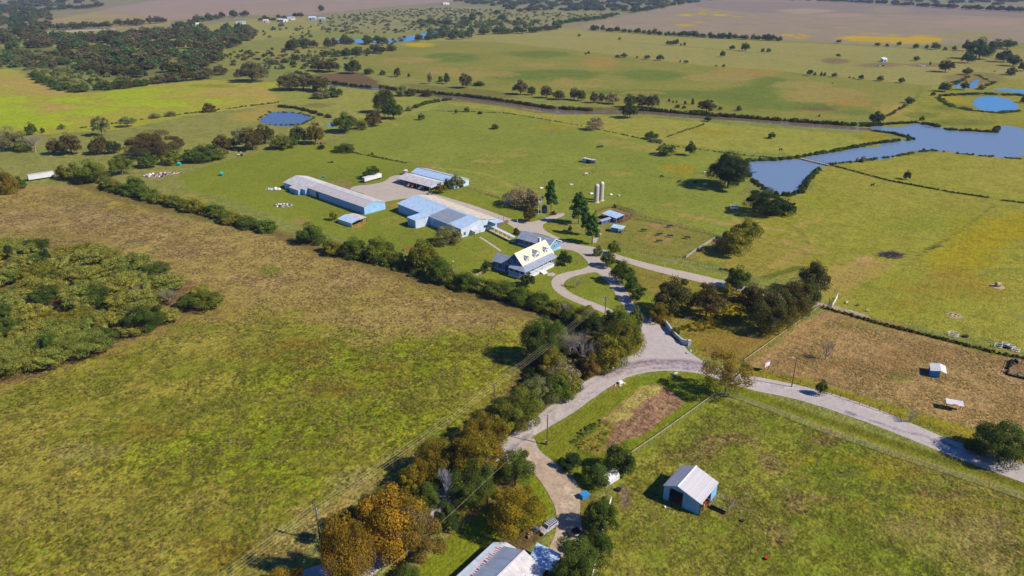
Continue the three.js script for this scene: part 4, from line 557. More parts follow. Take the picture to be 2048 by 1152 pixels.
// 7 white barn in the near field, roof of ribbed sheets
{ const f = frame([1325.5, 997], [1398.4, 1031.5]), t = thing('pole_barn', 'white metal barn with a dark open doorway in the near field', 'barn', f.x, 0, f.z, f.turn);
  const L = f.len, D = 9.3, RX = 3.5, EL = 4.0, RH = 5.6, ER = 3.7, T = 0.1;
  const wl = (pts, z) => { const g = solid(pts, T, 'z'); g.translate(0, 0, z); return g; };
  const yR = x => x < RX ? EL + (RH - EL) * x / RX : RH + (ER - RH) * (x - RX) / (L - RX);
  mesh('front_wall', [wl([[0, 0], [1.6, 0], [1.6, yR(1.6) - 0.1], [0, EL - 0.1]], 0), wl([[4.9, 0], [L, 0], [L, ER - 0.1], [4.9, yR(4.9) - 0.1]], 0), wl([[1.6, 4.1], [4.9, 4.1], [4.9, yR(4.9) - 0.1], [RX, RH - 0.1], [1.6, yR(1.6) - 0.1]], 0)], M.barnWall, t);
  mesh('back_wall', wl([[0, 0], [L, 0], [L, ER - 0.1], [RX, RH - 0.1], [0, EL - 0.1]], -D + T), M.barnWall, t); mesh('side_wall', box(T, EL - 0.1, D - 0.2, 0.05, EL / 2, -D / 2), M.barnWall, t); mesh('side_wall', box(T, ER - 0.2, 3.2, L - 0.05, ER / 2 - 0.05, -D + 1.8), M.barnWall, t);
  const pitch = D / 10, o = 0.25;
  for (let i = 0; i < 10; i++) { const z0 = o - i * (D + 2 * o) / 10, z1 = z0 - (D + 2 * o) / 10;
    for (const [xa, ya, xb, yb] of [[-o, EL - 0.11, RX, RH], [L + o, ER - 0.08, RX, RH]]) { const p = mesh('roof_sheet', slab([[xa, ya, z0], [xb, yb, z0], [xb, yb, z1 + 0.012], [xa, ya, z1 + 0.012]], 0.06), M.whiteRoof, t); const r = []; for (let q = 0; q < 4; q++) { const z = lerp(z0, z1, (q + 0.5) / 4); r.push(slab([[xa, ya + 0.07, z + 0.035], [xb, yb + 0.07, z + 0.035], [xb, yb + 0.07, z - 0.035], [xa, ya + 0.07, z - 0.035]], 0.07)); } mesh('ribs', r, M.whiteRoof, p); } }
  mesh('ridge_cap', [slab([[RX - 0.28, RH, o], [RX, RH + 0.14, o], [RX, RH + 0.14, -D - o], [RX - 0.28, RH, -D - o]], 0.03), slab([[RX + 0.28, RH + 0.03, o], [RX, RH + 0.14, o], [RX, RH + 0.14, -D - o], [RX + 0.28, RH + 0.03, -D - o]], 0.03)], M.white, t);
  mesh('trim', [box(0.14, ER - 0.1, 0.14, L, ER / 2, 0.02), box(0.12, 4.1, 0.14, 1.6, 2.05, 0.02), box(0.12, 4.1, 0.14, 4.9, 2.05, 0.02)], M.dark, t); for (const z of [-2.2, -5.2]) mesh('post', box(0.15, ER - 0.2, 0.15, L - 0.1, ER / 2 - 0.1, z), M.dark, t);
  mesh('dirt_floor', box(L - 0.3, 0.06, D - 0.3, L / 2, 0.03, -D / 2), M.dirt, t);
  const place = (x, z) => [f.x + x * Math.cos(f.turn) + z * Math.sin(f.turn), f.z - x * Math.sin(f.turn) + z * Math.cos(f.turn)];
  for (const [x, z, m, l] of [[L - 0.7, -4.2, M.red, 'red feed barrel under the open side of the barn'], [L - 0.6, -3.2, M.hay, 'straw coloured feed sack under the open side of the barn'], [L - 0.5, -5.9, M.mauve, 'pinkish feed barrel by the barn post']]) { const p = place(x, z), b = thing('barrel', l, 'barrel', p[0], 0, p[1]); mesh('drum', cyl(0.36, 0.36, 0.95, 0, 0, 0, 12), m, b); mesh('hoop', cyl(0.38, 0.38, 0.05, 0, 0.6, 0, 12), M.dark, b); }
  const b = place(1.9, 2.6), ball = thing('ball', 'small white ball on the shaded grass before the barn door', 'ball', b[0], 0, b[1]); mesh('ball', new THREE.SphereGeometry(0.28, 14, 10).translate(0, 0.28, 0), M.white, ball);
  // grazing pen beside the barn
  const pen = thing('livestock_pen', 'small wire pen with a black trough beside the white barn', 'pen', f.x, 0, f.z, f.turn), C = [[9.8, -4.9], [14.2, -5], [14.3, -8.6], [10.5, -8.9]];
  for (let i = 0; i < 4; i++) { const a = C[i], c = C[(i + 1) % 4]; for (let q = 0; q < 3; q++) { const x = lerp(a[0], c[0], q / 3), z = lerp(a[1], c[1], q / 3); mesh('post', cyl(0.05, 0.05, 1.4, x, 0, z, 6), M.pole, pen); } for (const y of [0.5, 0.95, 1.35]) mesh('rail', bar([a[0], y, a[1]], [c[0], y, c[1]], 0.025), M.steel, pen); }
  const tr = place(12, -4.3), tg = thing('trough', 'long black feed trough along the front of the wire pen', 'trough', tr[0], 0, tr[1], f.turn); mesh('tub', [box(3.6, 0.5, 0.08, 0, 0.35, 0.35), box(3.6, 0.5, 0.08, 0, 0.35, -0.35), box(0.08, 0.5, 0.7, 1.8, 0.35, 0), box(0.08, 0.5, 0.7, -1.8, 0.35, 0), box(3.6, 0.06, 0.7, 0, 0.14, 0)], M.black, tg); for (const x of [-1.5, 1.5]) mesh('stand', box(0.1, 0.14, 0.7, x, 0.07, 0), M.black, tg);
}
// 8 house at the bottom edge
{ const a = [2.4, -112.1], u = [-0.615, 0.789], L = 16, t = thing('near_house', 'metal roofed house cut by the bottom edge, rust streaked lean-to roof', 'house', a[0], 0, a[1], -Math.atan2(u[1], u[0]));
  // local x runs along the ridge towards the camera; local z points to the left of the picture... the far gable stands at x = 0
  const side = M.blueWall;
  const g = solid([[-5.1, 0], [5.1, 0], [5.1, 3], [0, 5], [-5.1, 3]], L, 'x'); mesh('wall', g, side, t);
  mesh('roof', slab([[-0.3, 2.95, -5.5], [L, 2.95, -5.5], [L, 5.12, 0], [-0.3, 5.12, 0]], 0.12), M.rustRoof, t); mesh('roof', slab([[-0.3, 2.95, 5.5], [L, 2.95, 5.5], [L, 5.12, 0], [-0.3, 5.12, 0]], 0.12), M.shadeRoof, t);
  mesh('ridge_cap', box(L + 0.3, 0.06, 0.4, L / 2 - 0.15, 5.16, 0), M.whiteRoof, t);
  const lt = mesh('lean_to', box(L - 0.6, 2.5, 2.6, L / 2, 1.25, 6.5), side, t); mesh('lean_to_roof', slab([[-0.4, 2.5, 8.3], [L, 2.5, 8.3], [L, 2.96, 5.42], [-0.4, 2.96, 5.42]], 0.1), M.paleRoof, lt);
  const r = rng(21), pr = []; for (let i = 0; i < 30; i++) { const x = 0.2 + i * 0.52 + r() * 0.3, w = 0.14 + r() * 0.32, l = 0.5 + r() * 1.5 * (0.6 + 0.6 * noise(i * 0.4, 2)), z0 = 5.5, yy = z => 2.96 - (z - 5.42) * 0.46 / 2.88 + 0.012; pr.push(slab([[x, yy(z0), z0], [x + w, yy(z0), z0], [x + w * 0.8, yy(z0 + l), z0 + l], [x + w * 0.1, yy(z0 + l), z0 + l]], 0.008)); }
  mesh('rust_stain', pr, std(0.40, 0.05, 0.03), lt).userData.label = 'red rust peeling in stripes over the lean-to roof';
  mesh('gutter', box(L, 0.14, 0.14, L / 2, 2.42, 8.36), M.dark, lt); mesh('vent_pipe', bar([4.6, 3.6, -3.9], [4.6, 4.6, -3.9], 0.07), M.dark, t);
  const c = mesh('carport', [0, 1, 2, 3].map(i => box(0.14, 2.7, 0.14, [-5.6, -5.2, -0.6, -1][i], 1.35, [-1.4, -5.6, -1.6, -5.9][i])), M.steel, t);
  mesh('carport_roof', slab([[0.9, 3.02, -1.2], [-1.3, 2.95, -7.3], [-6.1, 2.75, -5.4], [-5.7, 2.8, 0.6]], 0.12), M.blueRoof, c);
  mesh('back_porch', slab([[-1.9, 2.5, 3.4], [-0.2, 2.7, 3.4], [-0.2, 2.7, 7.9], [-1.9, 2.5, 6.4]], 0.1), M.paleRoof, t);
  windowPart(t, -0.06, 2, -2.8, 1.1, 1.3, -Math.PI / 2); windowPart(t, 6, 1.8, -5.16, 1.1, 1.3, Math.PI);
}
// ---------------------------------------------------------------- plants: trunk and limbs that carry a crown of many small leaf faces
const leafMat = (r, g, b) => new THREE.MeshPhysicalMaterial({ specularIntensity: 0.15, transmission: 0.32, thickness: 0, color: new THREE.Color().setRGB(r, g, b), roughness: 0.95, vertexColors: true, side: THREE.DoubleSide });
const barkMat = std(0.13, 0.10, 0.075, 0.95), paleBark = std(0.30, 0.26, 0.24, 0.95), darkBark = std(0.06, 0.045, 0.035, 0.95);
const CROWN = { // several tones of each
  oak: [[0.062, 0.062, 0.020], [0.064, 0.066, 0.020], [0.048, 0.062, 0.018]], brown: [[0.080, 0.062, 0.026], [0.072, 0.056, 0.024], [0.070, 0.062, 0.022]],
  green: [[0.050, 0.080, 0.014], [0.060, 0.090, 0.018], [0.044, 0.070, 0.014]], lime: [[0.115, 0.125, 0.016], [0.135, 0.130, 0.018], [0.095, 0.115, 0.016]],
  hedge: [[0.072, 0.108, 0.016], [0.092, 0.116, 0.018], [0.058, 0.090, 0.016], [0.105, 0.118, 0.022]], fallgold: [[0.19, 0.145, 0.030]], orange: [[0.20, 0.124, 0.012], [0.165, 0.110, 0.014]], rusty: [[0.15, 0.105, 0.026], [0.13, 0.09, 0.026]], gold: [[0.150, 0.118, 0.010], [0.128, 0.110, 0.012]], olive: [[0.125, 0.10, 0.014], [0.10, 0.088, 0.014]],
  mesquite: [[0.168, 0.190, 0.052], [0.185, 0.192, 0.056], [0.145, 0.172, 0.046], [0.19, 0.185, 0.044]], dark: [[0.024, 0.042, 0.014], [0.030, 0.046, 0.016]], pine: [[0.040, 0.095, 0.016], [0.034, 0.080, 0.014]], far: [[0.050, 0.088, 0.030], [0.064, 0.094, 0.034], [0.042, 0.076, 0.030], [0.076, 0.092, 0.038]], farbrown: [[0.084, 0.076, 0.042], [0.072, 0.074, 0.038], [0.092, 0.086, 0.044]], grey: [[0.20, 0.165, 0.135], [0.17, 0.14, 0.11]], mauve: [[0.23, 0.16, 0.20]], sage: [[0.125, 0.140, 0.070], [0.14, 0.14, 0.08]],
};
const leafMats = {}; for (const k in CROWN) leafMats[k] = CROWN[k].map(c => leafMat(c[0] * 1.65, c[1] * 1.62, c[2] * 1.15));
class Leaves {
  constructor() { this.p = []; this.n = []; this.c = []; }
  // a small bent leaf spray at c, facing roughly along n
  add(c, n, s, r, tone, stretch = 1) {
    const a = new THREE.Vector3(r() - 0.5, r() - 0.5, r() - 0.5).cross(n); if (a.lengthSq() < 1e-6) a.set(1, 0, 0); a.normalize(); const b = new THREE.Vector3().crossVectors(n, a).normalize();
    const w = s * (0.65 + 0.7 * r()), h = s * (0.65 + 0.7 * r()) * stretch, k = (r() - 0.5) * 0.6 * s;
    const q = [[-w, -h * 0.3], [w * 0.25, -h], [w, h * 0.25], [-w * 0.2, h]].map(([u, v], i) => [c.x + a.x * u + b.x * v + n.x * (i % 2 ? k : -k), c.y + a.y * u + b.y * v + n.y * (i % 2 ? k : -k), c.z + a.z * u + b.z * v + n.z * (i % 2 ? k : -k)]);
    for (const i of [0, 1, 2, 0, 2, 3]) { this.p.push(...q[i]); this.n.push(n.x, n.y, n.z); this.c.push(...tone); }
  }
  build() { const g = new THREE.BufferGeometry(); g.setAttribute('position', new THREE.Float32BufferAttribute(this.p, 3)); g.setAttribute('normal', new THREE.Float32BufferAttribute(this.n, 3)); g.setAttribute('color', new THREE.Float32BufferAttribute(this.c, 3)); return g; }
}
// habits, in a box 1 wide and 1 high: lobes [x, y, z, rx, ry]
const HABIT = {
  round: { lobes: 42, base: 0.16, low: 0.24, limbs: 9, tr: 0.03, lr: [0.08, 0.2] }, broad: { lobes: 52, base: 0.12, low: 0.22, limbs: 11, tr: 0.028, lr: [0.07, 0.17] }, tall: { lobes: 36, base: 0.2, low: 0.28, limbs: 8, tr: 0.035, lr: [0.1, 0.22] },
  bush: { lobes: 26, base: 0.02, low: 0.12, limbs: 6, tr: 0.02, lr: [0.1, 0.24] }, dome: { lobes: 44, base: 0.2, low: 0.34, limbs: 26, tr: 0.024, lr: [0.07, 0.15], thin: 0.5 }, haze: { lobes: 34, base: 0.02, low: 0.16, limbs: 22, tr: 0.014, lr: [0.1, 0.2], thin: 0.5 }, feather: { lobes: 46, base: 0.14, low: 0.34, limbs: 14, tr: 0.018, lr: [0.08, 0.17], flat: 0.78, thin: 0.7 }, open: { lobes: 24, base: 0.18, low: 0.3, limbs: 12, tr: 0.03, lr: [0.09, 0.17], thin: 0.72 },
};
const COUNT = { '-1': [26000, 0.0095], 0: [11000, 0.0155], 1: [3600, 0.027], 2: [800, 0.058] };
const protoCache = {};
function proto(habit, lod, v) {
  const key = habit + lod + '_' + v; if (protoCache[key]) return protoCache[key];
  const r = rng(1000 + v * 77 + habit.length * 131 + habit.charCodeAt(1) * 17), L = new Leaves(), wood = [];
  let [N, s] = COUNT[lod]; const seg = lod > 0 ? 4 : 6;
  if (habit === 'pine') {
    const tiers = 26; N *= 0.8; wood.push(bar([0, 0, 0], [0.02, 0.97, 0], 0.03, seg, 0.006));
    for (let i = 0; i < tiers; i++) { const y = 0.3 + 0.68 * i / tiers, rad = 0.55 * Math.pow(1 - (y - 0.26) / 0.78, 0.7) * (0.5 + 0.7 * r()) * (y < 0.4 ? 0.75 : 1), a = i * 2.4 + r(); const ex = Math.cos(a) * rad * 0.75, ez = Math.sin(a) * rad * 0.75; if (lod < 2) wood.push(bar([0.01, y - 0.02, 0], [ex, y + 0.02, ez], 0.008, 3, 0.003));
      const tone = 0.7 + 0.6 * r(); for (let q = 0; q < N / tiers; q++) { const u = Math.acos(2 * r() - 1), w = r() * 6.283, n = new THREE.Vector3(Math.sin(u) * Math.cos(w), Math.cos(u), Math.sin(u) * Math.sin(w)), k = 0.6 + 0.5 * r(), lr = 0.3 * rad + 0.07; const c = new THREE.Vector3(ex + n.x * lr * k, y + n.y * lr * 0.4 * k, ez + n.z * lr * k); n.x += 0.5 * (r() - 0.5); n.y += 0.35; n.normalize(); const t = tone * (0.8 + 0.4 * r()); L.add(c, n, s, r, [t, t, t]); } }
  } else if (habit === 'bare' || habit === 'twiggy') {
    const tips = []; const grow = (a, d, len, rad, g) => { const b = a.clone().addScaledVector(d, len); wood.push(bar(a.toArray(), b.toArray(), rad, g > 2 ? 3 : seg, rad * 0.62)); if (g >= (lod > 1 ? 3 : 5)) { tips.push(b); return; } const n = g < 1 ? 5 : g < 2 ? 4 : 3; for (let i = 0; i < n; i++) { const e = d.clone().add(new THREE.Vector3(r() - 0.5, (r() - 0.35) * 0.7, r() - 0.5).multiplyScalar(g < 1 ? 2.1 : 1.35)).normalize(); grow(b, e, len * (0.66 + 0.25 * r()) * (g < 1 ? 1.5 : 1), rad * 0.55, g + 1); } tips.push(b); };
    grow(new THREE.Vector3(0, 0, 0), new THREE.Vector3(0.03, 1, 0.02).normalize(), 0.16, 0.034, 0);
    if (habit === 'twiggy') for (const t of tips) { if (r() < 0.25) continue; const m = t.y > 0.4 ? 7 : 3; for (let i = 0; i < m * (lod > 0 ? 1 : lod ? 3 : 2); i++) { const n = new THREE.Vector3(r() - 0.5, r() * 0.9 + 0.15, r() - 0.5).normalize(), k = 0.75 + 0.5 * r(); L.add(t.clone().add(new THREE.Vector3((r() - 0.5) * 0.12, (r() - 0.5) * 0.09, (r() - 0.5) * 0.12)), n, s * 0.75, r, [k, k, k]); } }
    // fit the branches to the box
    const sw = tips.map(t => Math.hypot(t.x, t.z)).sort((a, b) => a - b), mw = sw[Math.floor(sw.length * 0.93)], mh = Math.max(...tips.map(t => t.y));
    const W = mergeGeometries(wood.map(plain)); W.scale(0.5 / mw, 1 / mh, 0.5 / mw); const C = L.p.length ? L.build().scale(0.5 / mw, 1 / mh, 0.5 / mw) : null; return protoCache[key] = { wood: W, crown: C };
  } else {
    const H = HABIT[habit], lobes = [];
    for (let i = 0; i < H.lobes; i++) { // lobes fill a dome, the outer ones near its skin
      const a = i * 2.39996 + r() * 0.7, t = (i + 0.5) / H.lobes, y = H.low + (0.9 - H.low) * Math.pow(r(), 0.8) * (0.55 + 0.45 * t), up = (y - H.low) / (1 - H.low), lr = lerp(...H.lr, r()) * (0.75 + 0.35 * (1 - up));
      const rr = Math.max(0, 0.5 * Math.sqrt(Math.max(0, 1 - Math.pow(Math.max(0, up), 2.2))) - lr * 0.72) * (i % 4 === 3 ? 0.35 * r() : 0.8 + 0.35 * r()) * (y < H.low + 0.1 ? 0.85 : 1);
      lobes.push([Math.cos(a) * rr, y - lr * 0.25, Math.sin(a) * rr, lr, lr * (H.flat || 0.85), 0.7 + 0.6 * r(), r()]);
    }
    lobes.push([0.03, 0.82, 0, 0.2, 0.18 * (H.flat ? 0.8 : 1), 1.1, 0.5]);
    wood.push(bar([0, -0.01, 0], [0.01, Math.max(0.2, H.low), 0.01], H.tr, seg + 1, H.tr * 0.7)); for (let i = 0; i < H.limbs && lod < 2; i++) { const l = lobes[(i * 3 + 1) % lobes.length]; wood.push(bar([0.01, Math.max(0.1, H.low * (0.5 + 0.4 * r())), 0.01], [l[0], l[1] + 0.02, l[2]], H.tr * 0.5, 4, H.tr * 0.14)); }
    const per = N * (H.thin || 1) / lobes.length;
    for (const l of lobes) for (let q = 0; q < per; q++) {
      const u = Math.acos(1 - 1.75 * r()), w = r() * 6.283, n = new THREE.Vector3(Math.sin(u) * Math.cos(w), Math.cos(u), Math.sin(u) * Math.sin(w)), k = 0.5 + 0.62 * Math.sqrt(r()) + (r() < 0.12 ? 0.4 * r() : 0);
      const c = new THREE.Vector3(l[0] + n.x * l[3] * k, l[1] + n.y * l[4] * k, l[2] + n.z * l[3] * k); if (c.y < H.base * 0.6) continue;
      let deep = false; for (const m of lobes) if (m !== l) { const dx = (c.x - m[0]) / m[3], dy = (c.y - m[1]) / m[4], dz = (c.z - m[2]) / m[3]; if (dx * dx + dy * dy + dz * dz < 0.4) { deep = true; break; } } if (deep && r() < 0.7) continue;
      n.x += 1.5 * (r() - 0.5); n.y += 1.4 * (r() - 0.38); n.z += 1.5 * (r() - 0.5); n.normalize();
      const t = l[5] * (0.72 + 0.56 * r()), warm = 1 + 0.22 * (l[6] - 0.5) + 0.2 * (r() - 0.5); L.add(c, n, s * (0.75 + 0.5 * r()), r, [t * warm, t, t * (2 - warm) * 0.9]);
    }
  }
  return protoCache[key] = { wood: mergeGeometries(wood.map(plain)), crown: L.p.length ? L.build() : null };
}
let treeCount = 0; const treeRng = rng(99);
// one plant: habit, tone, centre, foot line, width and height as measured in the photograph
function plant(habit, tone, px, py, wpx, hpx, label, o = {}) {
  const p = G(px, py), S = scaleAt(py), d = dipAt(py), w = wpx / S, h = Math.max(0.5, (hpx / S - 0.5 * w * (1 - Math.cos(d))) / Math.cos(d));
  return plantAt(habit, tone, p[0], p[1], w, h, label, { ...o, lod: o.lod ?? (wpx > 76 ? -1 : wpx > 42 ? 0 : wpx > 17 ? 1 : 2) });
}
function plantAt(habit, tone, x, z, w, h, label, o = {}) {
  const lod = o.lod ?? 1, v = Math.floor(treeRng() * (lod < 0 ? 2 : lod ? 4 : 3)), P = proto(habit, lod, v), mats = leafMats[tone], mat = mats[Math.floor(treeRng() * mats.length)];
  const shrub = habit === 'bush', name = o.name || (habit === 'pine' ? 'pine_tree' : habit === 'bare' ? 'bare_tree' : shrub ? 'shrub' : habit === 'feather' ? 'scrub_tree' : habit === 'round' ? 'oak_tree' : habit === 'tall' ? 'elm_tree' : habit === 'broad' ? 'pecan_tree' : 'field_tree');
  const t = thing(name, label, o.cat || (shrub ? 'bush' : 'tree'), x, 0, z, o.turn ?? treeRng() * 6.283, o.group);
  t.scale.set(w, h, w);
  const bark = o.bark || (['bare', 'twiggy', 'dome', 'haze'].includes(habit) ? paleBark : barkMat);
  mesh(shrub ? 'stem' : 'trunk', P.wood, bark, t); if (P.crown) mesh(shrub ? 'foliage' : 'crown', P.crown, mat, t);
  treeCount++; return t;
}
// plants along a measured line, counted from its first point
function plantRow(pts, n, kinds, wr, hr, phrase, group, o = {}) {
  const r = rng(o.seed || pts.length * 1000 + n * 7 + Math.round(pts[0][0])), P = pts.map(p => G(...p)); let len = [0]; for (let i = 1; i < P.length; i++) len.push(len[i - 1] + Math.hypot(P[i][0] - P[i - 1][0], P[i][1] - P[i - 1][1]));
  const px = pts; let pl = [0]; for (let i = 1; i < px.length; i++) pl.push(pl[i - 1] + Math.hypot(px[i][0] - px[i - 1][0], px[i][1] - px[i - 1][1]));
  for (let i = 0; i < n; i++) {
    const t = clamp((i + 0.5 + (r() - 0.5) * 0.7) / n) * pl[pl.length - 1]; let k = 1; while (k < pl.length - 1 && pl[k] < t) k++; const f = (t - pl[k - 1]) / (pl[k] - pl[k - 1]);
    const q = G(lerp(px[k - 1][0], px[k][0], f), lerp(px[k - 1][1], px[k][1], f)), kd = kinds[Math.floor(r() * kinds.length)], w = lerp(...wr, r()), S = scaleAt(lerp(px[k - 1][1], px[k][1], f));
    const off = (o.off || 0.15) * w, wpx = w * S;
    plantAt(kd[0], kd[1], q[0] + (r() - 0.5) * off * 2, q[1] + (r() - 0.5) * off * 2, w, lerp(...hr, r()), ordinal(i + 1) + ' ' + phrase, { group, lod: o.lod ?? (wpx > 42 ? 0 : wpx > 17 ? 1 : 2), name: o.name, cat: o.cat });
  }
}
const p_ = plant;
// ---- foreground
p_('tall', 'orange', 702, 1180, 98, 158, 'tall orange autumn tree at the bottom edge, nearest the power pole');
p_('round', 'orange', 782, 1100, 150, 138, 'largest bright orange autumn tree beside the sunken lane');
p_('open', 'rusty', 838, 1118, 108, 104, 'brownish half bare autumn tree right of the bright orange tree');
p_('open', 'grey', 818, 1108, 95, 95, 'grey twiggy half bare crown in the middle of the orange autumn trees', { bark: paleBark });
p_('bush', 'orange', 565, 1195, 95, 62, 'low orange bush cut by the bottom edge left of the lane');
p_('round', 'olive', 872, 955, 92, 85, 'dark bronze tree left of the golden tree by the road bend');
p_('round', 'gold', 955, 962, 118, 105, 'golden tree beside the road where the gravel drive starts');
p_('round', 'gold', 826, 985, 62, 58, 'small golden tree at the field edge above the bright orange tree');
p_('round', 'green', 948, 1002, 96, 85, 'green tree below the golden tree and beside the dead grey tree');
p_('bare', 'grey', 893, 1003, 46, 72, 'dead pale grey tree between green trees left of the yard', { bark: std(0.42, 0.42, 0.50) });
p_('bush', 'green', 856, 1008, 55, 46, 'dark green bush left of the dead pale grey tree');
p_('bush', 'green', 893, 1058, 48, 60, 'green bush at the lane edge right of the orange trees');
p_('bush', 'olive', 921, 1012, 34, 36, 'small olive bush at the foot of the dead grey tree');
p_('bush', 'dark', 705, 1062, 70, 50, 'dark shaded bush behind the orange trees near the power pole');
p_('bush', 'hedge', 772, 1010, 60, 40, 'dark green bush at the field edge behind the orange crown');
p_('bush', 'green', 815, 1165, 52, 38, 'bright green bush at the bottom edge beside the lawn');
p_('open', 'green', 1030, 972, 78, 80, 'leafy green tree leaning over the start of the gravel drive');
p_('round', 'gold', 1030, 1062, 114, 98, 'round golden green tree beside the parked silver vehicle');
p_('open', 'green', 1152, 1164, 116, 92, 'green tree overhanging the roof of the house at the bottom');
p_('round', 'green', 1194, 1114, 60, 56, 'green tree at the white fence behind the parked trailer');
p_('round', 'green', 1200, 1062, 66, 68, 'dark green tree on the right edge of the gravel drive');
p_('bush', 'dark', 1141, 936, 46, 32, 'dark low shrub alone on the lawn beside the gravel drive');
p_('bush', 'green', 1192, 968, 56, 42, 'round dark shrub directly left of the arched metal shed');
p_('bush', 'green', 1238, 942, 62, 58, 'larger dark shrub behind the arched metal shed');
p_('bush', 'hedge', 1110, 1165, 50, 30, 'bush against the wall below the overhanging green tree');
// ---- hedge along the road
const HR = [[1076, 722, 80, 92, 'round', 'green', 'round green tree standing out into the field left of the purple tree'], [1112, 694, 50, 55, 'bush', 'green', 'dark bush behind the round green tree at the field corner'], [1166, 735, 76, 78, 'bare', 'mauve', 'leafless purple grey tree in the roadside hedge'], [1140, 720, 50, 60, 'bare', 'grey', 'leafless grey tree just left of the purple tree'], [1212, 738, 74, 74, 'round', 'lime', 'yellow green tree right of the purple leafless tree'], [1246, 716, 78, 86, 'round', 'lime', 'large yellow green tree at the right end of the roadside hedge'], [1232, 662, 56, 52, 'round', 'hedge', 'green tree beside the tall utility pole near the gate'], [1208, 744, 46, 48, 'bush', 'gold', 'yellow bush at the road edge below the yellow green trees'], [1128, 782, 76, 70, 'haze', 'grey', 'grey twiggy tree in the roadside hedge below the purple tree'], [1182, 752, 44, 48, 'bush', 'rusty', 'small reddish brown bush below the purple tree'], [1103, 745, 56, 54, 'bush', 'lime', 'yellow green bush left of the grey twiggy tree'], [1150, 796, 62, 62, 'bush', 'lime', 'yellow green bush close to the road edge below the grey trees'], [1116, 806, 62, 64, 'bush', 'hedge', 'green bush at the road edge in the middle of the hedge'], [1076, 815, 78, 66, 'open', 'sage', 'dark grey green tree in the hedge left of the road'], [1044, 848, 92, 80, 'bush', 'hedge', 'wide green bush beside the road near the field power pole'], [1008, 862, 66, 62, 'bush', 'lime', 'yellowish bush beside the road below the field power pole'], [972, 888, 88, 66, 'round', 'olive', 'bronze green tree in the hedge above the golden trees'], [920, 925, 60, 44, 'bush', 'olive', 'low bronze bush at the field edge in the hedge'], [1270, 658, 30, 48, 'bush', 'lime', 'upright yellow green shrub at the gate end of the hedge'], [1218, 700, 50, 50, 'bush', 'hedge', 'green bush behind the large yellow green tree'], [1186, 668, 50, 44, 'bush', 'dark', 'dark bush left of the utility pole at the drive'], [1090, 780, 44, 40, 'bush', 'dark', 'dark shaded bush inside the roadside hedge'], [1180, 780, 36, 34, 'bush', 'green', 'small green bush at the tarmac edge'], [1000, 838, 60, 40, 'bush', 'hedge', 'green bush at the field side behind the power pole']];
const roadEdge = y => { const e = [[690, 1290], [722, 1232], [757, 1180], [791, 1130], [827, 1080], [864, 1030], [902, 980], [962, 900]]; let k = 1; while (k < e.length - 1 && e[k][0] < y) k++; return lerp(e[k - 1][1], e[k][1], (y - e[k - 1][0]) / (e[k][0] - e[k - 1][0])); };
for (const [x, y, w, h, a, b, l] of HR) p_(a, b, y > 680 ? Math.min(x, roadEdge(y - h * 0.3) - w * 0.5 + 4) : x, y, w, h, l, { group: 'trees and bushes of the roadside hedge' });
// ---- long hedge between the rough field and the ranch
const LH = 'hedgerow between the brown field and the ranch';
for (const [x, y, w, h, a, b, l] of [[187, 366, 58, 48, 'bush', 'lime', 'rounded yellow green bush, tallest at the left end of the hedgerow'], [152, 360, 40, 36, 'bush', 'hedge', 'greyish green bush left of the rounded yellow green bush'], [128, 358, 28, 28, 'bush', 'olive', 'thin bush between the white trailer and the hedgerow'], [245, 350, 48, 42, 'open', 'hedge', 'loose green tree beside the scrap heap'], [270, 385, 42, 34, 'bush', 'hedge', 'bush in front of the scrap heap'], [622, 486, 56, 42, 'bush', 'hedge', 'wide lone bush between gaps in the hedgerow near the tin livestock shed'], [760, 516, 60, 44, 'bush', 'hedge', 'grey green bush where the rusty fence meets the hedgerow'], [708, 512, 52, 40, 'bush', 'green', 'bright dark green bush below the blue hall'], [848, 540, 62, 62, 'round', 'lime', 'tall yellow green tree in the hedgerow right of the rusty fence'], [880, 560, 54, 48, 'bush', 'hedge', 'grey green bush left of the lamp pole in the hedgerow']]) p_(a, b, x, y, w, h, l, { group: LH });
plantRow([[210, 374], [262, 388], [300, 400], [350, 412], [400, 424], [450, 438], [500, 452], [545, 464]], 24, [['bush', 'hedge'], ['bush', 'hedge'], ['bush', 'lime'], ['bush', 'green'], ['open', 'hedge']], [6.5, 12], [4, 7.4], 'bush from the left in the hedgerow above the brown field', LH);
plantRow([[655, 498], [690, 512], [740, 520], [800, 530], [830, 540]], 11, [['bush', 'hedge'], ['bush', 'green'], ['bush', 'lime']], [6, 10], [3.6, 6.4], 'bush from the left in the hedgerow below the blue hall', LH);
plantRow([[865, 556], [900, 568], [945, 578], [1000, 592], [1050, 606], [1100, 622], [1150, 640], [1190, 650]], 24, [['bush', 'hedge'], ['bush', 'lime'], ['bush', 'lime'], ['bush', 'green'], ['bush', 'hedge']], [6, 10.5], [4, 7.4], 'bush from the left in the hedgerow below the farmhouse', LH);
p_('bare', 'grey', 1130, 640, 30, 40, 'bare pole-like dead tree in the hedgerow below the farmhouse'); p_('bush', 'olive', 12, 388, 46, 52, 'dark bush at the left edge in line with the white trailer'); p_('bush', 'hedge', 36, 378, 30, 26, 'lower bush between the left edge and the white trailer');
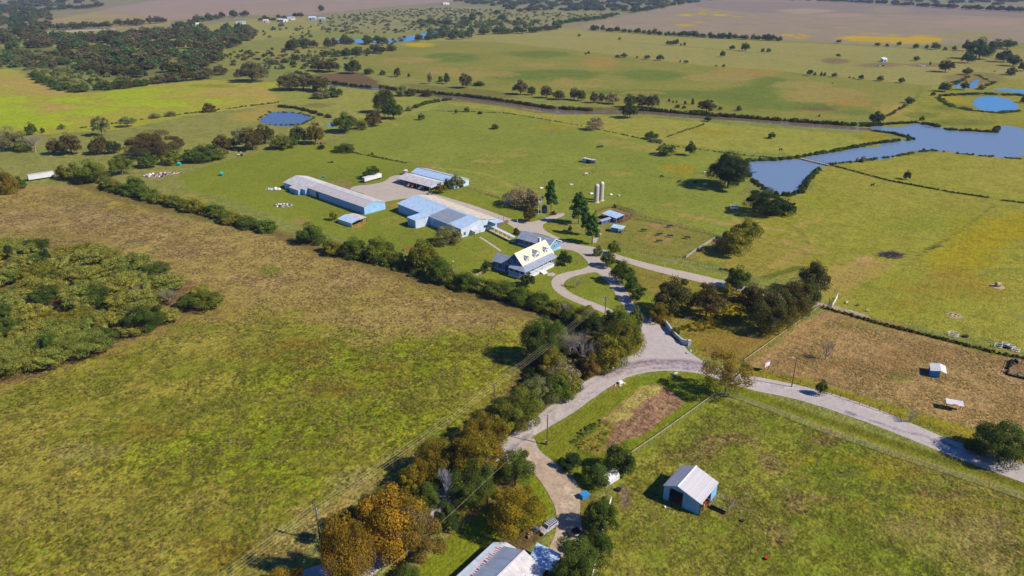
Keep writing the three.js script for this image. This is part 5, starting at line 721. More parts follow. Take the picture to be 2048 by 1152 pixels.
// ---- thicket in the rough field
{ const r = rng(515), poly = [[-40, 510], [40, 500], [130, 508], [215, 512], [300, 540], [385, 570], [435, 600], [420, 622], [350, 640], [310, 668], [240, 690], [190, 715], [120, 735], [60, 760], [-40, 770]]; let n = 0, tries = 0; const got = [];
  while (n < 88 && tries++ < 6000) { const x = lerp(-40, 440, r()), y = lerp(500, 770, r()); if (!inside(x, y, poly)) continue; if (got.some(q => Math.hypot(q[0] - x, (q[1] - y) * 1.5) < 23)) continue; got.push([x, y]); n++; }
  got.sort((a, b) => a[1] - b[1]);
  for (const [x, y] of got) { const w = lerp(46, 82, r()) * (0.75 + (y - 500) / 700), tone = r() < 0.1 ? 'lime' : r() < 0.12 ? 'green' : 'mesquite'; p_('feather', tone, x, y, w, w * lerp(0.55, 0.75, r()), 'olive green feathery scrub tree in the dense thicket of the left field', { group: 'scrub trees of the left thicket' }); }
  for (const [x, y, w, h] of [[345, 612, 40, 36], [160, 700, 36, 30], [275, 595, 44, 30], [150, 605, 40, 30], [50, 620, 40, 30]]) p_('bare', 'grey', x, y, w, h, 'leafless grey scrub tree among the green thicket of the left field', { group: 'leafless scrub trees of the thicket', bark: std(0.2, 0.17, 0.17) });
  p_('open', 'green', 292, 664, 78, 62, 'brighter green tree at the lower right corner of the thicket'); p_('tall', 'dark', 95, 535, 22, 40, 'narrow dark juniper near the upper edge of the thicket'); p_('tall', 'dark', 22, 522, 18, 34, 'narrow dark juniper at the upper left of the thicket'); p_('bush', 'gold', 125, 556, 26, 18, 'small bright yellow bush in the thicket'); p_('round', 'green', 100, 722, 56, 62, 'bright green taller tree in the lower part of the thicket');
}
// ---- oaks by the gate and trees along the drive
for (const a of [['round', 'oak', 1345, 628, 74, 78, 'large brown green oak left of the pair by the gate'], ['round', 'brown', 1412, 632, 66, 68, 'reddish brown oak right of the pair by the gate'], ['bush', 'olive', 1318, 642, 46, 38, 'low brown green tree at the stone wall'], ['round', 'oak', 1540, 660, 90, 90, 'broad dark oak nearest the yellow weeds'], ['round', 'brown', 1580, 636, 80, 80, 'brownish oak in the middle of the dark clump beside the gravel track'], ['round', 'oak', 1608, 614, 52, 58, 'smaller dark oak at the track end of the dark clump'], ['tall', 'oak', 1622, 586, 56, 68, 'tall dark ragged oak standing alone above the white gate'], ['bush', 'brown', 1502, 606, 44, 42, 'brown oak half hidden left of the dark clump'], ['round', 'green', 1473, 580, 50, 52, 'neat round dark green tree on the edge of the drive'], ['bush', 'lime', 1453, 594, 26, 28, 'small yellow green tree beside the neat round tree'],
  ['bush', 'sage', 1195, 512, 19, 24, 'pale green conifer at the drive fork'], ['round', 'green', 1216, 534, 33, 32, 'green drive tree just past the pale conifer'], ['round', 'green', 1244, 566, 46, 48, 'largest dark green tree of the avenue along the drive'], ['tall', 'green', 1262, 582, 27, 33, 'slim green avenue tree below the largest one'], ['open', 'green', 1274, 602, 38, 36, 'loose green avenue tree nearest the gate'], ['round', 'lime', 1227, 510, 26, 30, 'small yellow green tree above the upper drive'], ['round', 'dark', 1129, 530, 29, 30, 'dark round tree on the lawn at the right end of the porch'], ['round', 'dark', 1055, 572, 31, 28, 'dark round tree in front of the porch corner'], ['open', 'green', 972, 545, 22, 26, 'young thin green tree on the lawn left of the farmhouse'], ['bare', 'grey', 1152, 575, 28, 24, 'small leafless tree on the looped lawn'],
  ['pine', 'pine', 1102, 426, 33, 66, 'tall conical pine beside the dark water tank'], ['pine', 'pine', 1157, 448, 40, 64, 'broad pine left of the two silos'], ['pine', 'pine', 1171, 470, 28, 56, 'middle pine between the broad pine and the drive pine'], ['pine', 'pine', 1184, 488, 38, 60, 'pine nearest the drive with its trunk at the tarmac'], ['bush', 'brown', 1108, 429, 11, 8, 'small dark shrub at the foot of the tall pine'], ['bush', 'pine', 1140, 462, 8, 12, 'tiny round clipped tree on the lawn among pine shadows'],
  ['haze', 'grey', 1040, 410, 70, 44, 'big grey leafless bush hiding the blue round tank'], ['haze', 'grey', 1064, 418, 32, 36, 'grey leafless tree beside the flagpoles'], ['round', 'brown', 1059, 444, 26, 32, 'purplish brown tree at the edge of the yard drive'], ['bush', 'brown', 1033, 470, 13, 15, 'small reddish bush at the end of the covered walk'], ['open', 'sage', 914, 377, 30, 30, 'grey green tree at the end of the storage barn'], ['open', 'green', 896, 380, 18, 24, 'green tree between the machinery shed and the grey green tree'], ['open', 'olive', 882, 386, 26, 20, 'small olive tree at the corner of the open machinery shed'], ['bush', 'sage', 897, 486, 54, 38, 'rounded grey green bush against the front of the blue hall'], ['bush', 'olive', 872, 492, 20, 16, 'low reddish bush left of the rounded grey bush'], ['bush', 'green', 742, 356, 40, 24, 'bright green tree behind the white box trailer'], ['bush', 'hedge', 667, 440, 16, 18, 'small green tree left of the tin livestock shed'],
  ['round', 'lime', 1492, 484, 60, 50, 'yellow green tree at the back of the group by the board fence'], ['round', 'lime', 1468, 508, 66, 54, 'darker yellow green tree in front by the board fence'], ['haze', 'grey', 1440, 500, 38, 30, 'grey leafless bush beside the yellow green pair'], ['round', 'dark', 1456, 376, 84, 74, 'big dark tree with drooping crown left of the lake'], ['tall', 'dark', 1450, 368, 48, 62, 'dark pointed tree rising behind the drooping crown left of the lake'], ['broad', 'dark', 1528, 428, 78, 54, 'wide dark tree below the lake shore'], ['round', 'dark', 1567, 430, 42, 36, 'smaller dark tree right of the wide dark tree below the lake'], ['round', 'green', 1994, 916, 112, 76, 'wide dark green tree shading the road at the right edge'], ['bush', 'green', 1950, 904, 44, 28, 'lower left part of the roadside growth next to the wide tree'], ['dome', 'fallgold', 1450, 790, 98, 92, 'golden half bare tree on the inside of the road bend'], ['bare', 'grey', 1651, 719, 30, 40, 'leafless little tree in the middle of the brown paddock'], ['tall', 'green', 1640, 790, 22, 32, 'ivy covered stump tree at the paddock fence'], ['bare', 'grey', 1820, 845, 28, 26, 'leafless tree at the paddock fence near the tin canopy'], ['bush', 'green', 1350, 670, 18, 16, 'small bush against the stone gate wall']]) p_(...a);
// ---- middle distance
const MD = [['bare', 'grey', 1103, 271, 12, 13, 'tiny dead tree in the open pasture'], ['bush', 'green', 990, 258, 15, 11, 'small bush in the pasture above the silos'], ['haze', 'grey', 1190, 260, 36, 27, 'pale grey feathery bush at the pasture fence'], ['round', 'green', 1303, 278, 26, 16, 'dark bush above the fence corner'], ['bush', 'sage', 1312, 283, 28, 7, 'low grey scrub along the fence corner'], ['feather', 'green', 1332, 310, 40, 20, 'flat topped green tree over the bare patch'], ['round', 'green', 1380, 311, 20, 30, 'upright green tree right of the flat topped one'], ['round', 'green', 1813, 359, 14, 18, 'lollipop tree on the weedy fence line of the east pasture'], ['round', 'oak', 1259, 236, 32, 32, 'dark oak on the near bank of the creek'], ['round', 'oak', 1413, 224, 36, 26, 'dark round oak on the far bank of the creek'], ['round', 'green', 1416, 243, 14, 12, 'small tree at the creek and fence junction'], ['round', 'dark', 1752, 248, 30, 26, 'dark round tree on the bank where the creek enters the lake'], ['round', 'green', 1543, 277, 15, 13, 'lone small tree in the meadow beyond the lake'], ['bush', 'green', 1843, 241, 10, 9, 'bush on the far lake shore'], ['bush', 'dark', 1815, 274, 6, 7, 'bush at the tip of the meadow spit'], ['bush', 'sage', 1714, 324, 6, 9, 'left one of the leafless shoots on the lake shore'], ['bush', 'sage', 1726, 324, 12, 12, 'right one of the leafless shoots on the lake shore'], ['bush', 'dark', 1847, 302, 6, 6, 'tiny bush on the near lake shore'],
  ['tall', 'oak', 770, 226, 44, 48, 'tall dark tree by the pond track, back of the pair'], ['round', 'green', 787, 238, 38, 40, 'dark green tree in front of the pair by the pond track'], ['round', 'green', 692, 264, 50, 40, 'dark tree over the farm track right of the pond'], ['round', 'brown', 748, 252, 34, 32, 'brown tree beside the farm track'], ['bush', 'hedge', 724, 258, 30, 20, 'bush between the farm track trees'], ['round', 'green', 843, 240, 14, 13, 'small dark bush in the pasture below the creek'], ['round', 'farbrown', 580, 180, 52, 34, 'left dark copse tree in the lime field corner'], ['round', 'farbrown', 608, 180, 46, 32, 'middle dark copse tree in the lime field corner'], ['round', 'farbrown', 640, 182, 38, 34, 'right dark copse tree in the lime field corner'], ['round', 'oak', 640, 184, 30, 28, 'dark tree left of the grey shrubs near the creek'], ['bush', 'sage', 645, 196, 40, 20, 'grey green shrubs group below the copse, left'], ['bush', 'green', 668, 194, 34, 22, 'green shrub below the copse, right'], ['round', 'farbrown', 505, 163, 62, 40, 'wide dark tree standing in the lime field'], ['round', 'oak', 706, 147, 32, 30, 'dark round tree above the reed bed'], ['round', 'oak', 660, 144, 40, 26, 'dark tree left of the round tree above the reeds'], ['round', 'oak', 638, 142, 34, 22, 'dark tree at the left end above the reeds'], ['bush', 'green', 738, 148, 22, 12, 'bush right of the round tree above the reeds'],
  ['round', 'oak', 532, 288, 38, 40, 'left pond oak with a bare trunk'], ['round', 'oak', 598, 288, 34, 38, 'right pond oak with a bare trunk'], ['round', 'olive', 632, 288, 36, 44, 'olive oak right of the pond'], ['round', 'hedge', 565, 298, 44, 30, 'green tree between the two pond oaks'], ['round', 'green', 585, 296, 24, 24, 'small green tree right of the pond middle'], ['open', 'sage', 485, 288, 40, 34, 'pale grey green tree at the pond corner'], ['round', 'brown', 506, 300, 50, 46, 'brown oak at the left pond corner'], ['round', 'brown', 450, 298, 42, 30, 'brown oak between the pond and the hedge corner'], ['round', 'hedge', 412, 322, 56, 34, 'yellow green tree at the yard edge below the brown oak'], ['round', 'hedge', 440, 318, 36, 24, 'second yellow green tree at the yard edge'], ['round', 'hedge', 382, 326, 36, 28, 'green tree above the teal tank'], ['bush', 'lime', 345, 328, 40, 28, 'yellow brown bush above the scrap heap'], ['bush', 'green', 298, 335, 38, 34, 'dark bush left of the scrap heap'], ['broad', 'brown', 312, 312, 104, 52, 'widest dark brown oak left of the pond'], ['round', 'brown', 202, 308, 38, 38, 'brown oak of the touching pair'], ['round', 'dark', 230, 307, 28, 26, 'dark green oak of the touching pair'], ['round', 'brown', 110, 309, 28, 32, 'lower brown tree of the pair above the white trailer'], ['round', 'brown', 144, 309, 42, 44, 'higher brown tree of the pair above the white trailer'], ['open', 'sage', 28, 300, 60, 48, 'grey green tree group at the left edge, main crown'], ['bush', 'hedge', 52, 302, 34, 26, 'bush right of the grey green trees at the left edge'], ['bare', 'grey', 72, 305, 42, 36, 'pale leafless tree right of the left edge group'], ['bare', 'grey', 8, 304, 30, 38, 'leaning leafless trunk at the left edge'], ['round', 'green', 64, 270, 20, 26, 'upright green bush at the lime field corner'], ['bush', 'green', 86, 266, 8, 12, 'small upright bush on the lime field fence'], ['feather', 'sage', 205, 272, 36, 42, 'sparse pale tree above the touching oaks'], ['bush', 'brown', 420, 224, 26, 18, 'dark bush in the middle of the lime field fence'], ['feather', 'sage', 256, 254, 30, 22, 'pale wispy tree on the pasture below the fence'], ['bush', 'sage', 310, 236, 22, 10, 'low wispy bush on the lime field fence, left'], ['bush', 'sage', 342, 232, 24, 10, 'low wispy bush on the lime field fence, right'], ['bush', 'sage', 124, 258, 16, 10, 'wispy bush at the left end of the lime field fence'], ['bush', 'green', 690, 303, 44, 17, 'dark hedge clump at the end of the yard fence'], ['bush', 'green', 745, 310, 6, 6, 'tiny bush on the yard fence'], ['bush', 'dark', 643, 298, 14, 10, 'dark low bush beside the log pile'],
  ['round', 'farbrown', 932, 176, 28, 30, 'lone dark oak beyond the reeds'], ['tall', 'green', 894, 168, 12, 22, 'slim green tree left of the lone dark oak'], ['tall', 'sage', 860, 168, 10, 24, 'slim pale tree further left of the lone dark oak'], ['bush', 'green', 882, 164, 12, 12, 'low bush between the slim trees'], ['bush', 'green', 958, 171, 26, 9, 'low scrub right of the lone dark oak'], ['round', 'brown', 795, 154, 13, 20, 'small brown tree in the reed margin'], ['bush', 'green', 766, 150, 12, 10, 'small bush above the reeds, left'], ['bush', 'green', 818, 154, 6, 8, 'small bush above the reeds, right'],
  ['bush', 'sage', 805, 192, 24, 22, 'left grey shrub on the creek bank'], ['bush', 'brown', 822, 192, 22, 16, 'middle grey shrub on the creek bank'], ['bush', 'brown', 855, 192, 26, 14, 'right grey shrub on the creek bank'], ['bush', 'sage', 818, 222, 14, 10, 'small bush at the end of the low hedge'], ['round', 'green', 934, 224, 12, 10, 'small tree on the pasture corner, right'], ['bush', 'green', 912, 227, 6, 9, 'small tree on the pasture corner, left'], ['bush', 'dark', 960, 228, 10, 5, 'dark weed clump at the pasture corner'],
  ['round', 'oak', 1890, 144, 30, 25, 'dark round tree at the end of the pasture track'], ['round', 'green', 1934, 150, 20, 15, 'green tree right of the pasture track end'], ['round', 'green', 1889, 183, 25, 20, 'green tree on the lane to the blue pond'], ['round', 'green', 1928, 180, 16, 18, 'small tree in the marsh beside the water'], ['bush', 'green', 1866, 191, 9, 8, 'tiny tree on the marsh lane'], ['round', 'green', 1817, 206, 16, 13, 'small tree half way along the field lane'], ['bush', 'sage', 1961, 178, 9, 10, 'shoots in the marsh right of the water'], ['round', 'far', 1958, 118, 46, 42, 'large grey green tree at the right of the far fence'], ['round', 'far', 1935, 126, 26, 22, 'green tree left below the large grey green tree'], ['round', 'far', 1990, 100, 30, 22, 'dark tree right behind the large grey green tree'], ['round', 'far', 2014, 98, 30, 20, 'second dark tree right behind the large grey green tree'], ['round', 'far', 2006, 124, 28, 26, 'tree in the meadow below the dark row at right'], ['round', 'far', 2026, 132, 28, 22, 'lower meadow tree near the right edge'], ['bush', 'far', 2022, 150, 22, 16, 'lowest meadow bush near the right edge'], ['round', 'far', 2046, 142, 20, 20, 'tree cut by the right edge in the upper meadow'], ['bush', 'far', 2046, 206, 12, 14, 'bush at the right edge beside the blue pond']];
for (const [a, b, x, y, w, h, l] of MD) p_(a, b, x, y, w, h, l);
for (const [i, q] of [[1041, 189, 30, 30], [1063, 190, 17, 17], [1093, 196, 24, 26], [1117, 199, 26, 20], [1149, 200, 22, 26], [1163, 202, 18, 22], [1188, 206, 18, 23], [1203, 205, 14, 20], [1225, 208, 28, 24], [1260, 215, 26, 28], [1283, 215, 30, 27], [1304, 216, 30, 28]].entries()) p_(q[3] > 24 ? 'round' : 'tall', i % 4 === 1 ? 'green' : i === 8 ? 'grey' : 'farbrown', q[0], q[1], q[2], q[3], ordinal(i + 1) + ' tree from the left in the row on the far creek bank', { group: 'trees of the far creek bank' });
for (const [i, q] of [[1338, 204, 5, 8], [1346, 206, 4, 6], [1353, 206, 4, 6], [1370, 209, 6, 8], [1385, 210, 6, 14], [1355, 216, 10, 8], [1368, 217, 8, 6], [1440, 220, 8, 8], [1478, 221, 12, 10], [1638, 234, 4, 6]].entries()) p_('bush', 'green', ...q, ordinal(i + 1) + ' little juniper from the left beyond the creek', { group: 'little junipers beyond the creek' });
// field trees far out
const FT = [[1335, 90, 8, 9, 'round'], [1341, 90, 8, 9, 'round'], [1347, 90, 9, 10, 'round'], [1353, 90, 9, 12, 'round'], [1362, 91, 4, 5, 'bush'], [1369, 91, 6, 7, 'bush'], [1490, 102, 17, 17, 'round'], [1464, 99, 11, 9, 'round'], [1445, 114, 11, 13, 'round'], [1248, 115, 14, 9, 'round'], [1235, 115, 9, 6, 'bush'], [1294, 119, 13, 9, 'feather'], [1320, 121, 15, 12, 'round'], [1372, 127, 10, 7, 'feather'], [1360, 125, 3, 6, 'bush'], [1158, 74, 6, 7, 'round'], [1239, 80, 5, 6, 'bush'], [1177, 108, 6, 6, 'bush'], [1171, 109, 4, 4, 'bush'], [1525, 104, 7, 8, 'bush'], [1537, 104, 9, 8, 'bush'], [1447, 134, 6, 6, 'bush'], [1432, 133, 4, 4, 'bush'], [1274, 116, 5, 4, 'bush'],
  [1619, 151, 13, 12, 'feather'], [1629, 151, 6, 7, 'bush'], [1642, 152, 5, 9, 'bush'], [1649, 152, 6, 8, 'bush'], [1668, 154, 10, 9, 'round'], [1699, 156, 5, 3, 'bush'], [1707, 157, 4, 3, 'bush'], [1722, 159, 10, 10, 'round'], [1760, 162, 14, 11, 'round'], [1802, 166, 13, 11, 'round'], [1676, 115, 9, 8, 'feather'], [1832, 122, 13, 10, 'round'], [1860, 130, 4, 7, 'bush'], [1677, 87, 10, 8, 'feather'], [1755, 92, 11, 7, 'round'], [1774, 93, 7, 6, 'bush'], [1798, 91, 9, 8, 'round'], [1831, 97, 12, 10, 'round'], [1853, 97, 8, 8, 'bush'], [1870, 99, 18, 15, 'round'], [1890, 101, 8, 7, 'bush'], [1908, 102, 9, 11, 'tall'], [1932, 102, 18, 22, 'tall'], [643, 23, 13, 13, 'round'], [1004, 42, 18, 14, 'round'], [1037, 42, 9, 8, 'round'], [610, 98, 11, 9, 'bush'], [548, 60, 9, 7, 'bush'], [563, 54, 12, 9, 'round']];
FT.sort((a, b) => a[0] - b[0]); FT.forEach((q, i) => p_(q[4], 'far', q[0], q[1], q[2], q[3], ordinal(i + 1) + ' from the left of the lone trees and bushes scattered over the far pastures', { group: 'lone trees scattered over the far pastures' }));
// hedges and tree rows
plantRow([[62, 152], [85, 165], [110, 175], [140, 184], [170, 184]], 10, [['bush', 'hedge'], ['bush', 'far'], ['bush', 'green']], [11, 16], [7, 10], 'bush from the left in the hedge running down into the lime field', 'bushes of the lime field hedge');
plantRow([[192, 180], [215, 179], [245, 177], [275, 174], [300, 170]], 7, [['bush', 'green'], ['bush', 'oak']], [11, 17], [7, 11], 'bush from the left on the top edge of the lime field', 'bushes of the lime field top edge');
plantRow([[310, 168], [350, 163], [390, 160], [430, 155], [445, 148]], 8, [['round', 'farbrown'], ['round', 'brown'], ['bush', 'far']], [14, 24], [9, 15], 'tree from the left where the dark wood meets the lime field', 'edge trees of the dark wood');
plantRow([[160, 138], [200, 150], [240, 150], [290, 155]], 7, [['round', 'farbrown'], ['round', 'oak']], [16, 26], [10, 15], 'tree from the left in the front row of the dark wood', 'front row of the dark wood');
plantRow([[1178, 60], [1200, 62], [1262, 66], [1330, 71], [1420, 76], [1562, 82]], 36, [['round', 'far'], ['round', 'oak'], ['tall', 'far'], ['bush', 'far']], [10, 16], [8, 14], 'tree from the left in the tree line below the purple field', 'tree line below the purple field', { off: 0.1 });
plantRow([[830, 82], [900, 74], [980, 68], [1060, 66], [1130, 58]], 24, [['round', 'far'], ['round', 'far'], ['round', 'oak'], ['tall', 'green']], [16, 24], [10, 17], 'tree from the left in the band above the great middle field', 'trees above the great middle field', { off: 0.5 });
plantRow([[1100, 54], [1140, 46], [1190, 40], [1238, 30]], 17, [['round', 'far'], ['round', 'green']], [16, 24], [9, 14], 'tree from the left in the row leading to the purple field corner', 'row to the purple field corner', { off: 0.4 });
plantRow([[1260, 27], [1300, 20], [1350, 11], [1400, 3]], 18, [['round', 'far'], ['round', 'oak']], [22, 34], [12, 18], 'tree from the left along the upper left side of the purple field', 'edge of the purple field', { off: 0.3 });
plantRow([[1410, 1], [1480, -1], [1560, 0], [1668, 4], [1740, 7], [1850, 14], [1960, 20], [2060, 25]], 50, [['round', 'far'], ['round', 'oak'], ['round', 'dark']], [24, 40], [13, 22], 'tree from the left in the tree line at the top right', 'tree line at the top right', { off: 0.3 });
plantRow([[95, 58], [120, 60], [150, 58], [175, 56], [220, 56]], 9, [['round', 'oak'], ['round', 'farbrown'], ['round', 'green']], [18, 30], [12, 18], 'tree from the left on the roadside at the upper left', 'roadside trees at the upper left');
plantRow([[238, 52], [265, 52], [300, 48], [330, 45]], 7, [['round', 'farbrown'], ['round', 'oak']], [20, 30], [14, 20], 'tree from the left in the roadside row left of the farm buildings', 'roadside row left of the far farm');
plantRow([[350, 58], [370, 56], [395, 44], [430, 40], [470, 34], [500, 30]], 14, [['round', 'oak'], ['round', 'far'], ['tall', 'green']], [18, 30], [13, 22], 'tree from the left in the grove beside the far farm', 'grove beside the far farm', { off: 0.5 });
plantRow([[512, 44], [530, 40], [548, 42], [560, 36], [572, 38]], 6, [['round', 'far'], ['round', 'oak']], [10, 18], [8, 14], 'tree from the left among the far farm buildings', 'trees among the far farm buildings'); plantRow([[586, 34], [593, 34], [600, 34], [605, 34]], 4, [['round', 'dark']], [11, 14], [11, 14], 'clipped tree from the left in the row behind the far house', 'clipped row behind the far house', { off: 0.02 });
plantRow([[100, 22], [130, 20], [160, 18], [185, 16], [205, 12]], 9, [['round', 'far'], ['round', 'oak']], [26, 40], [14, 22], 'tree from the left in the strip at the top left', 'tree strip at the top left');
plantRow([[560, 98], [590, 100], [620, 92], [650, 96], [690, 86], [730, 90], [770, 86]], 18, [['round', 'oak'], ['round', 'green'], ['tall', 'oak'], ['round', 'far']], [13, 22], [12, 20], 'tree from the left along the far ponds', 'trees along the far ponds', { off: 0.8 });
plantRow([[660, 112], [700, 112], [740, 106], [785, 100]], 12, [['round', 'oak'], ['bush', 'far'], ['round', 'green']], [12, 20], [8, 14], 'tree from the left in the row below the far ponds', 'row below the far ponds', { off: 0.6 });
plantRow([[840, 46], [880, 48], [920, 50], [960, 34], [1000, 26]], 14, [['round', 'far'], ['round', 'oak']], [16, 26], [10, 16], 'tree from the left in the loose trees right of the far blue pond', 'loose trees right of the far pond', { off: 1 });
plantRow([[856, 78], [880, 74], [915, 80], [940, 76]], 7, [['round', 'far'], ['round', 'oak']], [10, 17], [8, 12], 'tree from the left on the bank of the far blue pond', 'bank of the far blue pond', { off: 0.3 });
plantRow([[1030, 24], [1060, 23], [1100, 20], [1150, 22], [1190, 20]], 12, [['round', 'oak'], ['round', 'far']], [18, 30], [10, 15], 'tree from the left along the lower edge of the far wood', 'lower edge of the far wood', { off: 0.5 });
plantRow([[535, 124], [580, 130], [610, 118], [640, 126]], 8, [['round', 'sage'], ['round', 'oak'], ['bush', 'far']], [9, 16], [6, 11], 'tree from the left in the rough ground above the copse', 'trees in the rough ground above the copse', { off: 1 });
// ---- masses: far woods, scrub, reeds and rough grass, which nobody could count
function mass(name, label, category, habitList, spots, toneList) {
  const by = {}; for (const s of spots) { const k = s.habit + s.v + s.tone; (by[k] = by[k] || []).push(s); }
  const root = thing(name, label, category, 0, 0, 0); root.userData.kind = 'stuff';
  const mtx = new THREE.Matrix4(), q = new THREE.Quaternion(), Y = new THREE.Vector3(0, 1, 0), col = new THREE.Color();
  for (const k in by) { const a = by[k], P = proto(a[0].habit, a[0].lod ?? 2, a[0].v), im = new THREE.InstancedMesh(P.crown, leafMats[a[0].tone][0], a.length); im.name = 'foliage'; im.castShadow = im.receiveShadow = true; im.userData.kind = 'stuff';
    a.forEach((s, i) => { q.setFromAxisAngle(Y, s.turn); mtx.compose(new THREE.Vector3(s.x, s.y || 0, s.z), q, new THREE.Vector3(s.w, s.h, s.w)); im.setMatrixAt(i, mtx); im.setColorAt(i, col.setRGB(s.k, s.k * s.g, s.k)); }); root.add(im); }
  return root;
}
function fill(poly, n, wr, hr, tones, seed, habit = 'round', lod = 2) {     // evenly over a measured outline, as it lies on the ground
  const r = rng(seed), W = poly.map(p => G(...p)), out = []; let x0 = 1e9, x1 = -1e9, z0 = 1e9, z1 = -1e9; for (const p of W) { x0 = Math.min(x0, p[0]); x1 = Math.max(x1, p[0]); z0 = Math.min(z0, p[1]); z1 = Math.max(z1, p[1]); }
  let tries = 0; while (out.length < n && tries++ < n * 60) { const x = lerp(x0, x1, r()), z = lerp(z0, z1, r()); if (!inside(x, z, W)) continue; const w = lerp(...wr, r()); out.push({ x, z, w, h: lerp(...hr, r()), tone: tones[Math.floor(r() * tones.length)], v: Math.floor(r() * 4), habit, lod, turn: r() * 6.28, k: 0.7 + 0.65 * r(), g: 0.92 + 0.16 * r() }); }
  return out;
}
mass('woodland', 'dark brown and green wood covering the upper left below the far road', 'wood', 0, [...fill([[60, 70], [120, 76], [250, 70], [300, 66], [400, 60], [490, 58], [520, 72], [480, 92], [440, 105], [445, 130], [420, 150], [340, 152], [260, 142], [180, 140], [150, 125], [110, 100], [60, 95]], 330, [15, 26], [9, 17], ['farbrown', 'far', 'farbrown', 'far', 'oak'], 61)]);
mass('woodland', 'blue green wood filling the top left corner', 'wood', 0, [...fill([[-120, 8], [30, 14], [90, 22], [105, 40], [90, 62], [60, 80], [80, 98], [20, 104], [-120, 100]], 330, [16, 28], [10, 18], ['far', 'far', 'oak', 'farbrown'], 62), ...fill([[-300, -12], [60, -4], [190, 4], [100, 18], [20, 12], [-300, 8]], 260, [26, 44], [12, 20], ['far', 'oak'], 63)]);
mass('woodland', 'far wood along the top edge left of the purple field', 'wood', 0, [...fill([[900, 4], [1060, -6], [1240, -12], [1400, -8], [1380, 4], [1300, 17], [1240, 25], [1130, 20], [1030, 22], [960, 10]], 420, [22, 38], [11, 18], ['far', 'far', 'oak', 'far'], 64), ...fill([[1420, -4], [1700, -8], [2300, -10], [2300, 24], [1900, 8], [1660, 0], [1500, -2]], 260, [26, 44], [12, 18], ['far', 'oak'], 65)]);
mass('scrub', 'pale grey green scrub on the plain around the far blue pond', 'scrub', 0, [...fill([[640, 36], [760, 22], [900, 16], [1100, 26], [1240, 30], [1130, 48], [960, 60], [880, 58], [800, 66], [700, 68], [640, 62]], 700, [5, 11], [2.5, 6], ['sage', 'sage', 'far', 'mesquite'], 66, 'bush'), ...fill([[840, 50], [960, 44], [1080, 44], [1060, 60], [900, 70], [850, 70]], 120, [9, 16], [6, 11], ['far', 'sage'], 67)]);
mass('scrub', 'pale green scrub below the wood at the left edge', 'scrub', 0, [...fill([[-100, 98], [60, 98], [150, 120], [250, 150], [300, 150], [240, 170], [170, 172], [100, 158], [40, 136], [-100, 134]], 420, [4, 10], [2, 5.5], ['sage', 'sage', 'mesquite', 'far'], 68, 'bush'), ...fill([[-60, 105], [120, 108], [160, 130], [60, 140], [-60, 138]], 40, [10, 18], [6, 10], ['farbrown', 'far'], 69)]);
mass('scrub', 'loose bushes on the rough ground between the dark wood and the ponds', 'scrub', 0, [...fill([[450, 104], [560, 98], [700, 100], [820, 72], [760, 110], [640, 126], [600, 140], [520, 138], [450, 130]], 150, [3, 9], [2, 5], ['far', 'sage', 'oak'], 70, 'bush'), ...fill([[510, 60], [640, 50], [700, 56], [640, 74], [540, 80]], 40, [4, 9], [2.5, 6], ['far', 'sage'], 71, 'bush')]);
function band(pts, n, half, wr, hr, tones, seed) { const r = rng(seed), P = pts.map(p => G(...p)), L = [0]; for (let i = 1; i < P.length; i++) L.push(L[i - 1] + Math.hypot(P[i][0] - P[i - 1][0], P[i][1] - P[i - 1][1])); const out = []; for (let i = 0; i < n; i++) { const t = r() * L[L.length - 1]; let k = 1; while (k < L.length - 1 && L[k] < t) k++; const f = (t - L[k - 1]) / (L[k] - L[k - 1]); out.push({ x: lerp(P[k - 1][0], P[k][0], f) + (r() - 0.5) * 2 * half, z: lerp(P[k - 1][1], P[k][1], f) + (r() - 0.5) * 2 * half, w: lerp(...wr, r()), h: lerp(...hr, r()), tone: tones[Math.floor(r() * tones.length)], v: Math.floor(r() * 4), habit: 'bush', lod: 2, turn: r() * 6.28, k: 0.65 + 0.7 * r(), g: 0.92 + 0.16 * r() }); } return out; }
mass('reeds', 'dark reeds standing along the far bank of the creek', 'reeds', 0, [...band([[590, 146], [612, 150], [630, 160], [660, 166], [700, 172], [745, 176]], 90, 1.5, [2.5, 4.5], [2.5, 4], ['dark', 'oak'], 72), ...band([[760, 175], [800, 182], [870, 188], [930, 193], [1000, 202], [1060, 211], [1100, 217], [1180, 222]], 240, 1.6, [2.5, 4.5], [2, 3.6], ['dark', 'oak', 'oak'], 73), ...band([[1240, 220], [1300, 222], [1400, 230], [1500, 237], [1620, 246], [1730, 253], [1760, 251]], 220, 1.5, [2.5, 5], [2, 3.6], ['dark', 'green', 'oak'], 74)]);
mass('reeds', 'green reeds and weeds fringing the lake shore', 'reeds', 0, [...band([[1755, 250], [1830, 246], [1860, 250], [1900, 260], [1990, 265], [1996, 254]], 120, 1.2, [2, 4], [1.2, 2.6], ['green', 'dark'], 75), ...band([[1828, 280], [1770, 285], [1705, 296], [1640, 308], [1560, 320], [1500, 322], [1487, 331]], 170, 1.2, [2, 4], [1.3, 2.6], ['green', 'hedge', 'dark'], 76), ...band([[1829, 279], [1790, 268], [1745, 262]], 60, 1, [1.5, 3.5], [1, 2], ['green'], 77), ...band([[1636, 340], [1612, 366], [1602, 386], [1575, 393], [1550, 389]], 110, 1, [1.6, 3.2], [1.5, 3], ['dark', 'green'], 78), ...band([[1650, 330], [1720, 323], [1790, 313], [1860, 301], [1950, 311], [2040, 318]], 100, 0.8, [1.2, 3], [0.6, 1.6], ['green', 'hedge'], 79), ...band([[1490, 340], [1510, 366], [1530, 380]], 40, 1.5, [1.5, 3], [1, 2], ['dark', 'brown'], 80)]);
